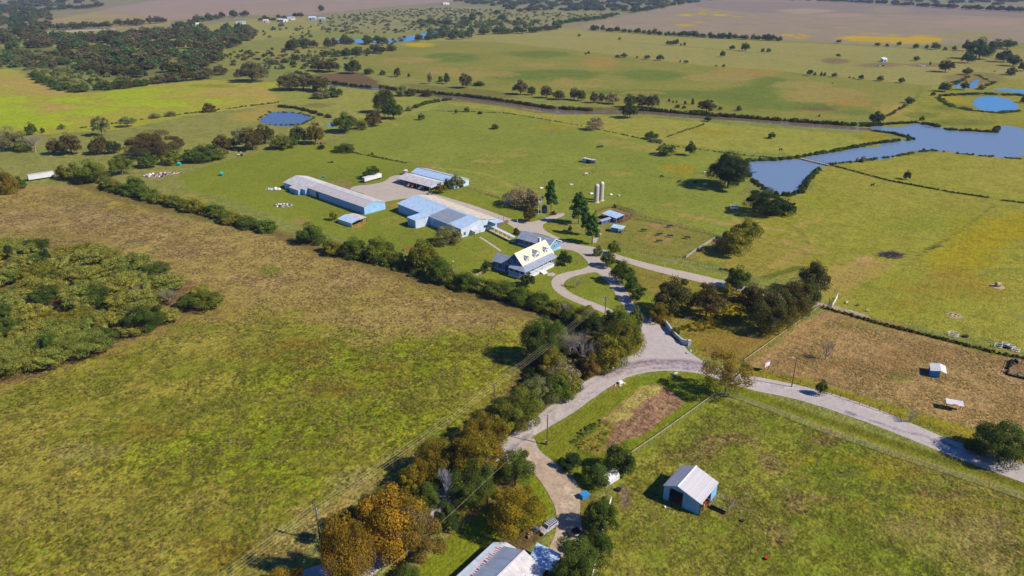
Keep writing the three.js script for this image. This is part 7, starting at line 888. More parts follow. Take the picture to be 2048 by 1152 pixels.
  { const t = thing('tin_canopy', 'flat white tin canopy on four posts in the brown paddock', 'canopy', 126.2, 0, -172.9, -Math.atan2(2.2, 4.0) + 0.12), L = 4.5; mesh('roof', slab([[-0.6, 2.2, 1.2], [L - 0.6, 2.2, 1.2], [L - 0.6, 2.45, -1.4], [-0.6, 2.45, -1.4]], 0.08), M.whiteRoof, t); mesh('rust_patch', slab([[0.9, 2.232, 1.15], [2.4, 2.232, 1.15], [2.2, 2.262, 0.85], [1.1, 2.262, 0.85]], 0.03), M.red, t); for (const x of [-0.4, L - 0.8]) for (const z of [1, -1.2]) mesh('post', box(0.1, 2.25, 0.1, x, 1.12, z), M.dark, t); mesh('trough', box(2, 0.4, 0.6, 1.6, 0.2, 0), M.dark, t); }
  // hay
  { const t = thing('hay_bale', 'round hay bale on a worn ring in the east pasture', 'hay bale', ...put(1995, 573)); const g = new THREE.CylinderGeometry(0.95, 0.95, 1.6, 20); g.rotateZ(Math.PI / 2); g.translate(0, 0.95, 0); mesh('bale', g, M.hay, t); for (const x of [-0.4, 0.4]) mesh('twine', (() => { const q = new THREE.TorusGeometry(0.96, 0.02, 4, 24); q.rotateY(Math.PI / 2); q.translate(x, 0.95, 0); return q; })(), M.cream, t); mesh('spilled_hay', cyl(2.6, 2.3, 0.05, 0, 0, 0, 14), std(0.42, 0.30, 0.20), t); }
  { const r = rng(5), t = thing('hay_remains', 'trampled remains of a hay bale in the east pasture', 'hay', ...put(1909, 631)); mesh('litter', cyl(2.6, 2.4, 0.05, 0, 0, 0, 14), std(0.36, 0.26, 0.18), t); for (let i = 0; i < 14; i++) { const m = mesh('clump', new THREE.IcosahedronGeometry(0.25 + 0.25 * r(), 1).scale(1.3, 0.6, 1), i % 3 ? M.hay : M.dirt, t); m.position.set((r() - 0.5) * 3, 0.15, (r() - 0.5) * 2); } }
  // white swinging gate by the gravel track
  { const a = G(1664, 615), b = G(1677, 592), L = Math.hypot(b[0] - a[0], b[1] - a[1]), t = thing('field_gate', 'white metal gate standing open across the gravel track', 'gate', a[0], 0, a[1], -Math.atan2(b[1] - a[1], b[0] - a[0])); for (const y of [0.3, 0.65, 1.0, 1.35]) mesh('rail', box(L * 0.8, 0.12, 0.06, L * 0.4, y, 0), M.white, t); mesh('rail', [bar([0, 1.35, 0], [L * 0.5, 1.6, 0], 0.07), bar([L * 0.5, 1.6, 0], [L * 0.8, 2.4, 0], 0.07)], M.white, t); for (const f of [0, 0.27, 0.53, 0.8]) mesh('upright', box(0.1, 1.4, 0.08, L * f, 0.75, 0), M.white, t); mesh('gate_post', cyl(0.14, 0.14, 2, -0.15, 0, 0), M.white, t); }
  { const p = G(1646, 611), t = thing('field_gate', 'grey gate where the paddock fence meets the gravel track', 'gate', p[0], 0, p[1], -0.7); for (const y of [0.3, 0.65, 1, 1.35]) mesh('rail', bar([0, y, 0], [3, y, 0], 0.05), M.steel, t); for (const x of [0, 1.5, 3]) mesh('upright', bar([x, 0.1, 0], [x, 1.4, 0], 0.05), M.steel, t); }
  // sign by the road
  { const f = frame([1527.5, 744], [1536, 740]), t = thing('roadside_sign', 'white and mauve billboard on two posts beside the road', 'sign', f.x, 0, f.z, f.turn), L = f.len; for (const x of [0, L]) mesh('post', box(0.12, 3.6, 0.12, x, 1.8, 0), M.pole, t); mesh('panel', box(L + 0.5, 2.2, 0.08, L / 2, 2.6, 0.1), M.mauve, t); mesh('notice', box(L + 0.1, 1.15, 0.03, L / 2, 2.55, 0.16), M.white, t); mesh('lettering', [box(0.8, 0.12, 0.012, 0.5, 2.8, 0.18), box(1, 0.12, 0.012, 0.6, 2.5, 0.18), box(0.6, 0.1, 0.012, 0.45, 2.25, 0.18)], M.red, t).userData.kind = 'stuff'; }
  // things along the road
  { const t = thing('mailbox', 'white mailbox on a post at the road bend', 'mailbox', ...put(1381, 708)); mesh('post', box(0.12, 1.1, 0.12, 0, 0.55, 0), M.white, t); const g = cyl(0.24, 0.24, 0.7, 0, -0.35, 0, 12); g.rotateX(Math.PI / 2); g.translate(0, 1.3, 0); mesh('box', g, M.white, t); }
  { const t = thing('boulder', 'pale boulder on the grass inside the road bend', 'boulder', ...put(1350, 750)), g = new THREE.IcosahedronGeometry(0.8, 2), q = g.attributes.position; for (let i = 0; i < q.count; i++) { const k = 1 + 0.25 * noise(q.getX(i) * 2 + 5, q.getY(i) * 2 + q.getZ(i)); q.setXYZ(i, q.getX(i) * k * 1.2, Math.max(-0.2, q.getY(i) * k * 0.8), q.getZ(i) * k); } g.computeVertexNormals(); g.translate(0, 0.25, 0); mesh('boulder', g, M.cream, t); }
  { const t = thing('concrete_block', 'broken white concrete block on rubble at the inside kerb', 'block', ...put(1241, 767), 0.5); mesh('block', box(1.3, 0.8, 0.9, 0, 0.4, 0), M.white, t); mesh('block', box(0.9, 0.3, 0.8, 0.9, 0.15, 0.5, 0.4), M.concrete, t); const r = rng(3); for (let i = 0; i < 12; i++) { const m = mesh('rubble', new THREE.IcosahedronGeometry(0.12 + 0.16 * r(), 0), M.cream, t); m.position.set((r() - 0.6) * 4, 0.08, (r() - 0.3) * 2.4); } }
  // yard by the bottom house
  { const a = G(1162, 998), t = thing('dumpster', 'blue dumpster on the grass at the edge of the gravel drive', 'dumpster', a[0], 0, a[1], 0.55), b = std(0.03, 0.22, 0.62, 0.5); mesh('bin', solid([[0, 0.15], [1.2, 0.15], [1.45, 1.1], [0, 1.35]], 2, 'x').translate(0, 0, 0.6), b, t); mesh('lid', slab([[-0.03, 1.38, 0.65], [2.03, 1.38, 0.65], [2.03, 1.13, -0.9], [-0.03, 1.13, -0.9]], 0.06), std(0.05, 0.30, 0.72, 0.45), t); for (const x of [0.15, 1.85]) for (const z of [0.4, -0.4]) mesh('wheel', box(0.14, 0.18, 0.14, x, 0.09, z), M.black, t); }
  { const a = G(1212, 972), b = G(1250, 948), t = thing('arched_shed', 'small arched shed of white ribbed sheet beside the wire fence', 'shed', a[0], 0, a[1], -Math.atan2(b[1] - a[1], b[0] - a[0]) + 0.0), L = 4.6, n = 12, R = 1.5; for (let i = 0; i < n; i++) { const g = new THREE.CylinderGeometry(R + (i % 2) * 0.05, R + (i % 2) * 0.05, L / n + 0.01, 18, 1, true, 0, Math.PI); g.rotateZ(Math.PI / 2); g.rotateX(0); const m = mesh('arch_sheet', g.rotateX(Math.PI / 2 * 0), M.whiteWall, t); m.position.set((i + 0.5) * L / n, 0.52, -1.2); } for (const x of [0.06, L - 0.06]) { const s = new THREE.Shape(); s.moveTo(-R, 0); s.lineTo(-R, 0.5); s.absarc(0, 0.5, R, Math.PI, 0, true); s.lineTo(R, 0); const g = new THREE.ExtrudeGeometry(s, { depth: 0.06, bevelEnabled: false }); g.rotateY(-Math.PI / 2); g.translate(x + 0.03, 0, -1.2); mesh('end_wall', g, M.whiteWall, t); } mesh('side_board', [box(L, 0.5, 0.06, L / 2, 0.25, 0.3)], M.whiteWall, t); mesh('side_board', [box(L, 0.5, 0.06, L / 2, 0.25, -2.7)], M.whiteWall, t); mesh('doorway', box(0.06, 1.5, 1, -0.02, 0.75, -1.2), M.dark, t); }
  { const t = thing('water_barrel', 'blue water barrel behind the arched shed', 'barrel', ...put(1249, 944)); mesh('drum', cyl(0.5, 0.5, 1.5, 0, 0, 0, 16), M.blue, t); mesh('lid', cyl(0.5, 0.42, 0.1, 0, 1.5, 0, 16), M.blue, t); for (const y of [0.4, 1.1]) mesh('hoop', cyl(0.52, 0.52, 0.06, 0, y, 0, 16), M.blue, t); }
  { const t = thing('trough', 'black rubber trough on bare soil in front of the arched shed', 'trough', ...put(1237, 981)); mesh('rim', (() => { const g = new THREE.TorusGeometry(0.62, 0.1, 6, 18); g.rotateX(Math.PI / 2); g.translate(0, 0.5, 0); return g; })(), M.black, t); mesh('tub', cyl(0.6, 0.66, 0.5, 0, 0, 0, 18), M.black, t); }
  for (const [x, y, m, l, h] of [[1533, 1119, M.red, 'small red bucket in the near field at the bottom right', 0.5], [1485, 1043, M.dark, 'small dark bucket in the near field below the pen', 0.4]]) { const t = thing('bucket', l, 'bucket', ...put(x, y)); mesh('pail', cyl(0.3, 0.4, h, 0, 0, 0, 14), m, t); mesh('rim', (() => { const g = new THREE.TorusGeometry(0.4, 0.03, 5, 16); g.rotateX(Math.PI / 2); g.translate(0, h, 0); return g; })(), m, t); }
  // vehicles
  { const A = G(1079, 1071), B = G(1113, 1046), t = thing('parked_suv', 'silver sport utility vehicle parked under the golden green tree', 'car', (A[0] + B[0]) / 2, 0, (A[1] + B[1]) / 2, -Math.atan2(B[1] - A[1], B[0] - A[0])), paint = std(0.56, 0.54, 0.62, 0.3, { metalness: 0.3 });
    // x from the bonnet (-) to the tail (+)
    const prof = [[-2.45, 0.45], [-2.45, 0.95], [-1.25, 1.1], [-0.7, 1.12], [2.3, 1.12], [2.4, 0.9], [2.4, 0.45]], s = new THREE.Shape(prof.map(p => new THREE.Vector2(...p))), g = new THREE.ExtrudeGeometry(s, { depth: 1.8, bevelEnabled: true, bevelSize: 0.06, bevelThickness: 0.08, bevelSegments: 2 }); g.translate(0, 0, -0.9); mesh('body', g, paint, t);
    const c = new THREE.Shape([[-1.2, 1.08], [-0.55, 1.72], [2.1, 1.76], [2.32, 1.08]].map(p => new THREE.Vector2(...p))), cg = new THREE.ExtrudeGeometry(c, { depth: 1.5, bevelEnabled: true, bevelSize: 0.05, bevelThickness: 0.08, bevelSegments: 2 }); cg.translate(0, 0, -0.75); mesh('cabin', cg, paint, t);
    mesh('windscreen', slab([[-1.24, 1.16, -0.72], [-1.24, 1.16, 0.72], [-0.66, 1.72, 0.66], [-0.66, 1.72, -0.66]], 0.02), M.glass, t); for (const s of [-1, 1]) for (const [x0, x1] of [[-0.55, 0.35], [0.45, 1.3], [1.4, 2.1]]) mesh('side_window', box(x1 - x0, 0.44, 0.02, (x0 + x1) / 2, 1.43, s * 0.845), M.glass, t); mesh('rear_window', slab([[2.36, 1.2, -0.6], [2.36, 1.2, 0.6], [2.22, 1.68, 0.58], [2.22, 1.68, -0.58]], 0.02), M.glass, t);
    for (let i = 0; i < 5; i++) mesh('rack_bar', box(0.06, 0.05, 1.4, -0.2 + i * 0.5, 1.87, 0), M.dark, t); for (const s of [-0.66, 0.66]) mesh('rack_rail', box(2.5, 0.05, 0.06, 0.8, 1.84, s), M.dark, t);
    for (const x of [-1.55, 1.5]) for (const z of [-0.88, 0.88]) { const w = mesh('wheel', (() => { const g = cyl(0.38, 0.38, 0.24, 0, -0.12, 0, 18); g.rotateX(Math.PI / 2); g.translate(x, 0.38, z); return g; })(), M.black, t); mesh('rim', (() => { const g = cyl(0.22, 0.22, 0.26, 0, -0.13, 0, 12); g.rotateX(Math.PI / 2); g.translate(x, 0.38, z); return g; })(), M.steel, w); }
    for (const z of [-0.65, 0.65]) { mesh('headlight', box(0.08, 0.16, 0.34, -2.5, 0.82, z), M.white, t); mesh('tail_light', box(0.06, 0.3, 0.14, 2.46, 0.9, z * 1.2), M.red, t); mesh('mirror', box(0.14, 0.14, 0.2, -0.7, 1.2, z * 1.52), M.dark, t); } mesh('bumper', box(0.16, 0.22, 1.8, -2.52, 0.5, 0), M.dark, t); }
  { const t = thing('utility_trailer', 'black open utility trailer at the end of the gravel drive', 'trailer', ...put(1148, 1070), 0.5); mesh('bed', box(2.9, 0.1, 1.7, 0, 0.6, 0), M.black, t); for (const z of [-0.85, 0.85]) mesh('side_board', box(2.9, 0.45, 0.06, 0, 0.85, z), M.dark, t); for (const x of [-1.45, 1.45]) mesh('end_board', box(0.06, 0.45, 1.7, x, 0.85, 0), M.dark, t); for (const z of [-0.98, 0.98]) mesh('wheel', (() => { const g = cyl(0.33, 0.33, 0.2, 0, -0.1, 0, 16); g.rotateX(Math.PI / 2); g.translate(0.2, 0.33, z); return g; })(), M.black, t); mesh('drawbar', bar([-1.4, 0.55, 0], [-2.6, 0.45, 0], 0.05), M.steel, t); mesh('mudguard', box(0.9, 0.05, 0.3, 0.2, 0.74, 1), M.white, t); }
  for (const [x, y, l] of [[1073, 1062, 'bright blue barrel in the shade beside the parked vehicle'], [1199, 1068, 'blue barrel at the white fence under the trees']]) { const t = thing('barrel', l, 'barrel', ...put(x, y)); mesh('drum', cyl(0.42, 0.42, 1.1, 0, 0, 0, 14), std(0.02, 0.16, 0.7, 0.45), t); mesh('lid', cyl(0.44, 0.4, 0.07, 0, 1.1, 0, 14), std(0.03, 0.2, 0.75, 0.45), t); }
  { const r = rng(11); for (let i = 0; i < 3; i++) { const [x, y] = [[1060, 1070], [1062, 1070], [1058, 1076], [1068, 1072], [1050, 1082], [1044, 1088]][i], t = thing('yard_crate', ordinal(i + 1) + ' weathered crate from the vehicle in the cluttered corner by the house', 'crate', ...put(x, y), r() * 2); const w = 0.5 + 0.5 * r(); mesh('box', box(w, 0.5, 0.5, 0, 0.25, 0), [M.cream, M.steel, M.brownBox][i % 3], t); mesh('lid', box(w + 0.06, 0.05, 0.56, 0, 0.52, 0), [M.paleWood, M.concrete, M.wood][i % 3], t); } }
  // scrap and rubble heaps: separate boards, sheets and tins
  function heap(name, label, x, y, rx, rz, n, mats, seed, sz) { const r = rng(seed), t = thing(name, label, 'heap', ...put(x, y)); for (let i = 0; i < n; i++) { const a = r() * 6.28, d = Math.sqrt(r()), k = r(), m = mesh(k < 0.5 ? 'board' : k < 0.8 ? 'sheet' : 'lump', k < 0.8 ? box(sz * (0.5 + 1.4 * r()), 0.08 + 0.2 * r(), sz * (0.3 + 0.5 * r())) : new THREE.IcosahedronGeometry(sz * (0.3 + 0.4 * r()), 1), mats[Math.floor(r() * mats.length)], t); m.position.set(Math.cos(a) * d * rx, 0.15 + (1 - d) * 0.9 * r(), Math.sin(a) * d * rz); m.rotation.set((r() - 0.5) * 0.7, r() * 6.28, (r() - 0.5) * 0.7); } return t; }
  heap('scrap_heap', 'scattered white and dark scrap heap beside the hedge at the upper left', 312, 351, 8.5, 4.5, 70, [M.white, M.concrete, M.mauve, M.dark, M.steel, M.brownBox, M.rust], 41, 1.5); heap('scrap_heap', 'row of grey scrap right of the white scrap heap', 340, 347, 7, 2.5, 34, [M.steel, M.concrete, M.brownBox, M.cream, M.dark], 42, 1.2);
  heap('rubble_heap', 'pinkish white rubble heap on the lawn below the long shed', 566, 411, 5.4, 3.6, 90, [M.concrete, M.cream, M.mauve, std(0.4, 0.26, 0.24), M.steel, M.dark, std(0.3, 0.36, 0.5), M.white], 43, 0.7); heap('lumber_heap', 'small grey lumber heap left of the long shed', 545, 379, 4, 1.2, 16, [M.white, M.stone, M.steel], 44, 1.6); heap('brush_heap', 'fallen orange brown log heap at the pond trees', 640, 287, 5, 2, 22, [M.rust, std(0.34, 0.16, 0.06), M.dark], 45, 1.8); heap('junk_heap', 'dark machinery junk at the corner of the open shed', 862, 388, 3, 1.6, 22, [M.dark, M.steel, M.black], 46, 0.9); heap('soil_heap', 'dark soil heap in the pasture above the trailer', 663, 325, 2.2, 1, 14, [M.dirt, M.dark], 47, 1);
  heap('feed_heap', 'dark stack of feeders on the far pasture below the blue shed', 1763, 132, 7, 2, 22, [M.dark, M.black, M.steel], 48, 2); 
  { // burnt brush pile
    const BR = [std(0.10, 0.075, 0.09), std(0.05, 0.038, 0.05), std(0.17, 0.14, 0.16)], r = rng(50), t = thing('brush_pile', 'purple grey pile of cut branches in the east pasture', 'brush pile', ...put(1783, 512)); for (let i = 0; i < 260; i++) { const a = r() * 6.28, d = Math.sqrt(r()), x = Math.cos(a) * d * 5.2, z = Math.sin(a) * d * 3.4, l = 1.2 + 2 * r(), b = r() * 6.28; const m = mesh('branch', bar([x, 0.1 + (1 - d) * 2.6 * r(), z], [x + Math.cos(b) * l, 0.3 + (1 - d) * 3.4 * r() + 0.7 * r(), z + Math.sin(b) * l * 0.7], 0.08 + 0.07 * r(), 4, 0.03), BR[i % 3], t); } }
  { const r = rng(52), t = thing('brush_pile', 'small cut branches on the diagonal fence line of the east pasture', 'brush pile', ...put(1872, 495)); for (let i = 0; i < 36; i++) { const x = (r() - 0.5) * 7, z = -x * 0.5 + (r() - 0.5) * 1.6, b = r() * 6.28; mesh('branch', bar([x, 0.1, z], [x + Math.cos(b) * 1.6, 0.2 + 0.9 * r(), z + Math.sin(b) * 1.2], 0.05, 4, 0.02), i % 3 ? M.dark : M.wood, t); } }
  // tubs and tanks in the fields
  for (const [x, y, m, l, w] of [[444, 351, M.teal, 'teal plastic tank alone on the grass right of the scrap', 1.5], [359, 331, M.teal, 'teal plastic tank under the trees behind the scrap', 1.6], [648, 355, M.blue, 'small blue tub above the long shed', 0.8]]) { const t = thing('field_tank', l, 'tank', ...put(x, y)); const g = new THREE.CylinderGeometry(w * 0.75, w * 0.75, w * 1.3, 18); g.rotateZ(1.2); g.translate(0, w * 0.75, 0); mesh('shell', g, m, t); mesh('band', (() => { const q = new THREE.TorusGeometry(w * 0.76, 0.05, 5, 20); q.rotateY(Math.PI / 2); q.rotateZ(1.2 - Math.PI / 2); q.translate(0, w * 0.75, 0); return q; })(), m, t); }
  for (const [i, [x, y, m]] of [[1143, 370, 0], [1083, 377, 0], [1183, 388, 0], [1222, 390, 0], [1238, 392, 1]].entries()) { const t = thing('water_trough', ['white trough left of the silos in the pasture, the one with a dark side', 'white trough behind the tall pine', 'flat white trough just left of the silos', 'white trough just right of the silos', 'grey trough, second right of the silos'][i], 'trough', ...put(x, y), 0.3 * i); mesh('tub', [box(1.9, 0.6, 0.1, 0, 0.35, 0.45), box(1.9, 0.6, 0.1, 0, 0.35, -0.45), box(0.1, 0.6, 0.9, 0.95, 0.35, 0), box(0.1, 0.6, 0.9, -0.95, 0.35, 0), box(1.9, 0.1, 0.9, 0, 0.4, 0)], m ? M.stone : M.white, t); mesh('skid', box(1.7, 0.1, 0.16, 0, 0.05, 0), M.dark, t); }
  { const t = thing('old_tractor', 'small cream and brown tractor at the hedge right of the scrap', 'tractor', ...put(481, 312), 0.4); mesh('bonnet', box(1.9, 0.8, 0.8, -0.9, 1.1, 0), M.cream, t); mesh('cab', box(1.3, 1.5, 1.3, 0.7, 1.9, 0), M.brownBox, t); mesh('cab_roof', box(1.5, 0.1, 1.5, 0.7, 2.7, 0), M.cream, t); for (const z of [-0.85, 0.85]) { mesh('rear_wheel', (() => { const g = cyl(0.8, 0.8, 0.4, 0, -0.2, 0, 18); g.rotateX(Math.PI / 2); g.translate(0.9, 0.8, z); return g; })(), M.black, t); mesh('front_wheel', (() => { const g = cyl(0.42, 0.42, 0.25, 0, -0.12, 0, 14); g.rotateX(Math.PI / 2); g.translate(-1.3, 0.42, z * 0.8); return g; })(), M.black, t); } }
  { // machines under the open shed
    for (const [i, [x, y, m]] of [[818, 374, M.brownBox], [826, 376, M.rust], [842, 379, M.white]].entries()) { const t = thing('farm_machine', ['brown implement parked at the left under the open shed', 'rusty implement parked in the middle under the open shed', 'white tractor parked at the right under the open shed'][i], 'farm machine', ...put(x, y), 0.7); mesh('body', box(2.6, 0.9, 1.1, 0, 1, 0), m, t); mesh('hopper', solid([[-0.6, 1.3], [0.6, 1.3], [0.9, 2], [-0.9, 2]], 1.2, 'z').translate(0.4, 0, 0.6), m, t); for (const z of [-0.7, 0.7]) for (const [wx, R] of [[0.8, 0.7], [-0.9, 0.45]]) mesh('wheel', (() => { const g = cyl(R, R, 0.3, 0, -0.15, 0, 16); g.rotateX(Math.PI / 2); g.translate(wx, R, z); return g; })(), M.black, t); mesh('drawbar', bar([-1.3, 0.7, 0], [-2.4, 0.5, 0], 0.06), M.steel, t); } }
  { const t = thing('stock_trailer', 'white stock trailer in the shade of the wide dark tree by the lake', 'trailer', ...put(1468, 419), -0.2); mesh('body', box(4, 1.7, 1.9, 0, 1.35, 0), M.white, t); mesh('roof', box(4.1, 0.08, 2, 0, 2.24, 0), M.whiteRoof, t); mesh('drawbar', bar([-2, 0.6, 0], [-4, 0.5, 0], 0.08), M.steel, t); for (const z of [-1, 1]) for (const x of [0, 0.9]) mesh('wheel', (() => { const g = cyl(0.38, 0.38, 0.2, 0, -0.1, 0, 14); g.rotateX(Math.PI / 2); g.translate(x, 0.38, z); return g; })(), M.black, t); mesh('vent', box(3.6, 0.3, 0.02, 0, 1.9, 0.97), M.dark, t); }
  // footbridge over the lake
  { const A = G(1601, 318), B = G(1657, 331.5), L = Math.hypot(B[0] - A[0], B[1] - A[1]), t = thing('footbridge', 'long low wooden footbridge with thin rails across the lake', 'bridge', A[0], 0, A[1], -Math.atan2(B[1] - A[1], B[0] - A[0])), n = Math.floor(L / 0.45), g = new THREE.BoxGeometry(0.4, 0.08, 2); for (let i = 0; i < Math.min(n, 290); i++) { const m = new THREE.Mesh(g, i % 3 ? M.concrete : M.paleWood); m.name = 'plank'; m.castShadow = true; m.position.set((i + 0.5) * L / Math.min(n, 290), 0.62, 0); t.add(m); } for (const z of [-0.85, 0.85]) { mesh('beam', box(L, 0.22, 0.16, L / 2, 0.46, z), M.dark, t); mesh('handrail', box(L, 0.08, 0.08, L / 2, 1.6, z), M.concrete, t); } for (let i = 0; i <= 14; i++) for (const z of [-0.85, 0.85]) mesh('post', box(0.12, 1.7, 0.12, i * L / 14, 0.75, z), M.pole, t); }
  { const r = rng(77), t = thing('driftwood', 'dark snags standing in the lake near the far bank', 'snag', ...put(1862, 256)); for (let i = 0; i < 9; i++) { const x = (r() - 0.5) * 9, z = (r() - 0.5) * 2; mesh('snag', bar([x, -0.1, z], [x + (r() - 0.5) * 2, 0.6 + 1.1 * r(), z + (r() - 0.5)], 0.22, 5, 0.08), M.dark, t); } }
  { const r = rng(78), t = thing('driftwood', 'fallen bare tree in the lake below the drooping tree', 'snag', ...put(1497, 346)); for (let i = 0; i < 16; i++) { const x = (r() - 0.2) * 6, z = (r() - 0.5) * 2; mesh('snag', bar([x - 2, 0.1, z], [x + r() * 2, 0.4 + 1.5 * r(), z + (r() - 0.5)], 0.14, 5, 0.04), M.dark, t); } }
  // white pipe frames and dark tubs at the far paddock corner
  for (const [i, [x, y]] of [[1996, 694], [2010, 692], [2021, 696], [2031, 702], [1906, 671]].entries()) { const t = thing('bale_feeder', ['ring feeder leftmost of the four at the paddock corner', 'ring feeder second from the left at the paddock corner', 'ring feeder third from the left at the paddock corner', 'ring feeder rightmost of the four at the paddock corner', 'ring feeder alone beside the weedy paddock fence'][i], 'feeder', ...put(x, y)); const R = i === 4 ? 1.6 : 1.1; for (const h of [0.3, 0.95]) mesh('ring', (() => { const g = new THREE.TorusGeometry(R, 0.08, 6, 24); g.rotateX(Math.PI / 2); g.translate(0, h, 0); return g; })(), M.white, t); for (let k = 0; k < 8; k++) mesh('upright', bar([Math.cos(k * 0.785) * R, 0, Math.sin(k * 0.785) * R], [Math.cos(k * 0.785) * R, 1, Math.sin(k * 0.785) * R], 0.05), M.stone, t); }
  for (const [i, [x, y]] of [[2003, 694], [2015, 696], [1931, 674]].entries()) { const t = thing('feed_tub', ['dark feed tub between the first two ring feeders', 'dark feed tub between the right ring feeders', 'dark feed tub right of the lone ring feeder'][i], 'tub', ...put(x, y)); mesh('tub', cyl(0.7, 0.9, 0.6, 0, 0, 0, 16), M.dark, t); mesh('rim', (() => { const g = new THREE.TorusGeometry(0.9, 0.06, 5, 18); g.rotateX(Math.PI / 2); g.translate(0, 0.6, 0); return g; })(), M.black, t); }
  { const t = thing('horse_pen', 'small fenced pen with a dark gate at the right edge of the paddock', 'pen', ...put(2024, 722)), P = [[2024, 722], [2014, 750], [2090, 768], [2100, 742]].map(p => G(...p)), o = P[0]; for (let k = 0; k < 4; k++) { const a = P[k], b = P[(k + 1) % 4]; for (let i = 0; i < 4; i++) mesh('post', cyl(0.08, 0.08, 1.6, lerp(a[0], b[0], i / 4) - o[0], 0, lerp(a[1], b[1], i / 4) - o[1], 6), M.pole, t); for (const y of [0.5, 1, 1.5]) mesh('rail', bar([a[0] - o[0], y, a[1] - o[1]], [b[0] - o[0], y, b[1] - o[1]], 0.05), k === 0 ? M.dark : M.steel, t); } mesh('gate_panel', box(0.08, 1.2, 2, 0.1, 0.8, 1.6), M.dark, t); }
  // far farm
  { for (const [a, b, D, e, rd, w, rm, l] of [[[553, 43.5], [567, 44], 16, 6, 8, M.whiteWall, M.whiteRoof, 'white barn at the left of the far farm'], [[575, 40], [591, 39.6], 14, 5.5, 8.5, M.whiteWall, M.slate, 'grey roofed house in the middle of the far farm'], [[617, 40.5], [631, 40.5], 16, 7, 10, M.blueWall, M.whiteRoof, 'tall white roofed barn at the right of the far farm'], [[637, 40.8], [649, 40.8], 12, 5.5, 7.5, M.blueWall, M.whiteRoof, 'lower white roofed shed right of the tall far barn'], [[472, 48.5], [492, 48], 12, 4, 7, M.whiteWall, M.slate, 'long grey roofed house beside the grove at the far farm'], [[391, 51], [401, 50.6], 10, 4, 6, M.whiteWall, M.whiteRoof, 'tiny white shed in the grove along the far road'], [[526, 45], [536, 45], 9, 5, 8, M.whiteWall, M.tanRoof, 'small pale house at the left end of the far farm'], [[887, 9.5], [899, 9], 14, 5, 8, M.whiteWall, M.whiteRoof, 'white building on the plain at the top centre']]) { const f = frame(a, b), t = thing('far_building', l, 'building', f.x, 0, f.z, f.turn), L = f.len; shedParts(t, L, D, e, rd, { wall: w, front: rm, back: rm, cap: rm, over: 0.5 }); mesh('door', box(L * 0.2, e * 0.6, 0.12, L * 0.3, e * 0.3, 0.06), M.dark, t); mesh('door', box(0.12, e * 0.6, D * 0.25, L + 0.06, e * 0.3, -D * 0.5), M.dark, t); for (const x of [0.6, 0.8]) mesh('window', box(L * 0.08, e * 0.2, 0.12, L * x, e * 0.6, 0.06), M.glass, t); } }
  { const f = frame([1766, 124], [1772, 123]), t = thing('pasture_shed', 'pale blue tin shed alone on the far pasture at the right', 'shed', f.x, 0, f.z, f.turn - 0.4), L = 8; mesh('wall', solid([[0, 0], [5, 0], [5, 5.6], [0, 3.4]], L, 'x'), M.blueWall, t); mesh('roof', slab([[-0.4, 3.3, 0.5], [L + 0.4, 3.3, 0.5], [L + 0.4, 5.9, -5.4], [-0.4, 5.9, -5.4]], 0.15), M.whiteRoof, t); mesh('door', box(2.4, 2.4, 0.1, L * 0.4, 1.2, 0.06), M.dark, t); }
  { const f = frame([1842, 133.5], [1851, 133]), t = thing('stock_pen', 'grey board stock pen on the far pasture beside the lane', 'pen', f.x, 0, f.z, f.turn), L = f.len; for (const [w, d, x, z] of [[L, 0.2, L / 2, 0], [L, 0.2, L / 2, -6], [0.2, 6, 0, -3], [0.2, 6, L, -3]]) for (const y of [0.5, 1.2, 1.9]) mesh('rail', box(w, 0.35, d, x, y, z), M.concrete, t); for (const x of [0, L / 2, L]) for (const z of [0, -6]) mesh('post', box(0.3, 2.3, 0.3, x, 1.15, z), M.wood, t); }
  // the far road
  sheet('far_road', [[55, 66.5], [110, 63], [170, 60], [230, 57.5], [232, 59], [170, 62], [110, 65.5], [62, 70]], 0.06, driveMat, DT, false);
  sheet('footpath', [[958, 474.5], [972, 484], [990, 496], [1000, 503], [1003, 501], [992, 493], [975, 482], [961, 473.5]], 0.03, driveMat, DT, false); sheet('footpath', [[1093, 547], [1105, 545], [1112, 548], [1107, 553], [1096, 552]], 0.03, driveMat, DT, false); sheet('footpath', [[1186, 478], [1200, 466], [1204, 466], [1196, 478], [1192, 486], [1186, 486]], 0.03, driveMat, DT, false); sheet('gravel_lane', [[560, 1185], [590, 1150], [650, 1126], [740, 1100], [760, 1085], [775, 1092], [752, 1130], [690, 1165], [600, 1220]], 0.03, roadMat, RT);
}
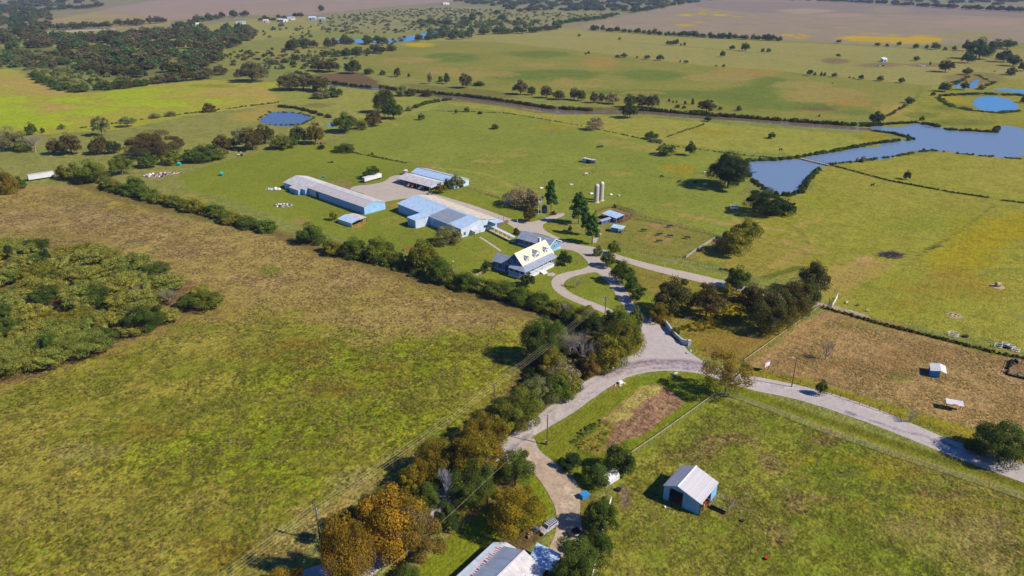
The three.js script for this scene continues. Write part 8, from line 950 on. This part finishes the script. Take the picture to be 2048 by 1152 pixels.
// ---------------------------------------------------------------- animals: one continuous body each
function creature(bones, cell) {                                             // joins tapered limbs into one smooth skin (rounded cones blended on a grid)
  const B = new THREE.Box3(); for (const [a, b, r0, r1] of bones) { for (const [p, r] of [[a, r0], [b, r1]]) { B.expandByPoint(new THREE.Vector3(p[0] - r - cell * 3, p[1] - r - cell * 3, p[2] - r - cell * 3)); B.expandByPoint(new THREE.Vector3(p[0] + r + cell * 3, p[1] + r + cell * 3, p[2] + r + cell * 3)); } }
  const S = B.max.clone().sub(B.min), n = Math.max(8, Math.ceil(Math.max(S.x, S.y, S.z) / cell)), big = Math.max(S.x, S.y, S.z), mc = new MarchingCubes(n, new THREE.MeshBasicMaterial(), false, false, 60000);
  mc.isolation = 0; const F = mc.field, c = [B.min.x + big / 2, B.min.y + big / 2, B.min.z + big / 2];
  for (let k = 0; k < n; k++) for (let j = 0; j < n; j++) for (let i = 0; i < n; i++) { const p = [i, j, k].map((v, q) => c[q] + (v / (n / 2) - 1) * big / 2); let d = 0; const K = 14; for (const [a, b, r0, r1] of bones) { const ab = [b[0] - a[0], b[1] - a[1], b[2] - a[2]], ap = [p[0] - a[0], p[1] - a[1], p[2] - a[2]], t = clamp((ap[0] * ab[0] + ap[1] * ab[1] + ap[2] * ab[2]) / (ab[0] ** 2 + ab[1] ** 2 + ab[2] ** 2)); d += Math.exp(-K * (Math.hypot(ap[0] - ab[0] * t, ap[1] - ab[1] * t, ap[2] - ab[2] * t) - lerp(r0, r1, t))); } F[i + j * n + k * n * n] = Math.log(d + 1e-30) / K; }
  mc.update(); const m = mc.count, g = new THREE.BufferGeometry(), P = new Float32Array(mc.positionArray.slice(0, m * 3)), N = new Float32Array(mc.normalArray.slice(0, m * 3)); for (let i = 0; i < m; i++) for (let q = 0; q < 3; q++) P[i * 3 + q] = c[q] + P[i * 3 + q] * big / 2;
  g.setAttribute('position', new THREE.BufferAttribute(P, 3)); g.setAttribute('normal', new THREE.BufferAttribute(N, 3)); return g;
}
{ const cowBones = (graze) => { const b = [[[-0.75, 1.05, 0], [0.65, 1.0, 0], 0.36, 0.37], [[-0.8, 1.12, 0], [0.6, 1.18, 0], 0.24, 0.24]]; const hx = graze ? 1.35 : 1.45, hy = graze ? 0.35 : 1.45; b.push([[0.7, 1.15, 0], [hx - 0.15, hy + 0.15, 0], 0.25, 0.16], [[hx - 0.18, hy + 0.16, 0], [hx + 0.22, hy - 0.14, 0], 0.15, 0.09], [[hx - 0.16, hy + 0.26, 0.1], [hx - 0.2, hy + 0.28, 0.26], 0.05, 0.04], [[hx - 0.16, hy + 0.26, -0.1], [hx - 0.2, hy + 0.28, -0.26], 0.05, 0.04]);
    for (const z of [-0.22, 0.22]) { b.push([[0.6, 0.85, z], [0.62, 0.45, z], 0.15, 0.085], [[0.62, 0.45, z], [0.6, 0.06, z], 0.08, 0.07], [[-0.72, 0.95, z], [-0.62, 0.62, z], 0.2, 0.12], [[-0.62, 0.62, z], [-0.82, 0.4, z], 0.11, 0.08], [[-0.82, 0.4, z], [-0.76, 0.06, z], 0.075, 0.07]); } b.push([[-1.08, 1.2, 0], [-1.18, 0.6, 0], 0.06, 0.04]); return b; };
  const cow = [creature(cowBones(false), 0.075), creature(cowBones(true), 0.075)], coat = [std(0.022, 0.018, 0.016, 0.8), std(0.10, 0.05, 0.03, 0.8), std(0.62, 0.60, 0.56, 0.8)];
  [[1196, 296, 0, 'black cow lying nearest left of the pair above the tin shelter', 0, 0.2], [1203, 295, 0, 'black cow right of the pair above the tin shelter', 1, 2.9], [1172, 350, 2, 'pale cow grazing above the silos', 1, 0.4], [1323, 355, 0, 'black cow on the track in the middle pasture', 1, 0.1], [1358, 365, 0, 'black cow just right of the pasture track', 0, 0.4], [1390, 367, 0, 'black cow at the shade edge of the drooping tree', 1, 0.5], [1410, 347, 2, 'white cow at the left edge of the drooping tree', 0, 0.2], [1410, 371, 2, 'white cow in the shade below the drooping tree', 1, 3], [1561, 301, 0, 'black cow in the meadow beyond the lake', 1, 0.1], [1538, 277.5, 0, 'black cow lying under the lone meadow tree', 0, 0.2], [1745, 372, 0, 'dark cow alone in the pasture right of the lake', 0, 0.3], [1230, 416, 0, 'dark horse standing at the corral corner', 0, 1.9], [1989, 144, 0, 'dark cow on the meadow at the far right', 0, 0.2], [1715, 612, 1, 'brown goat at the gravel track, upper one', 1, 0.3], [1734, 623, 2, 'white goat beside the gravel track', 1, 2.8], [1693, 607, 2, 'pale goat on the grass near the white gate', 0, 0.6], [1665, 168, 0, 'dark cow by the bushes on the far pasture fence', 0, 1]].forEach(([x, y, c, l, g, a]) => { const p = G(x, y), goat = /goat/.test(l), horse = /horse/.test(l); const o = thing(goat ? 'goat' : horse ? 'horse' : 'cow', l, goat ? 'goat' : horse ? 'horse' : 'cow', p[0], 0, p[1], a); const m = mesh('body', cow[g], coat[c], o); o.scale.setScalar(goat ? 0.55 : 1.05); }); }
renderer.render(scene, camera);
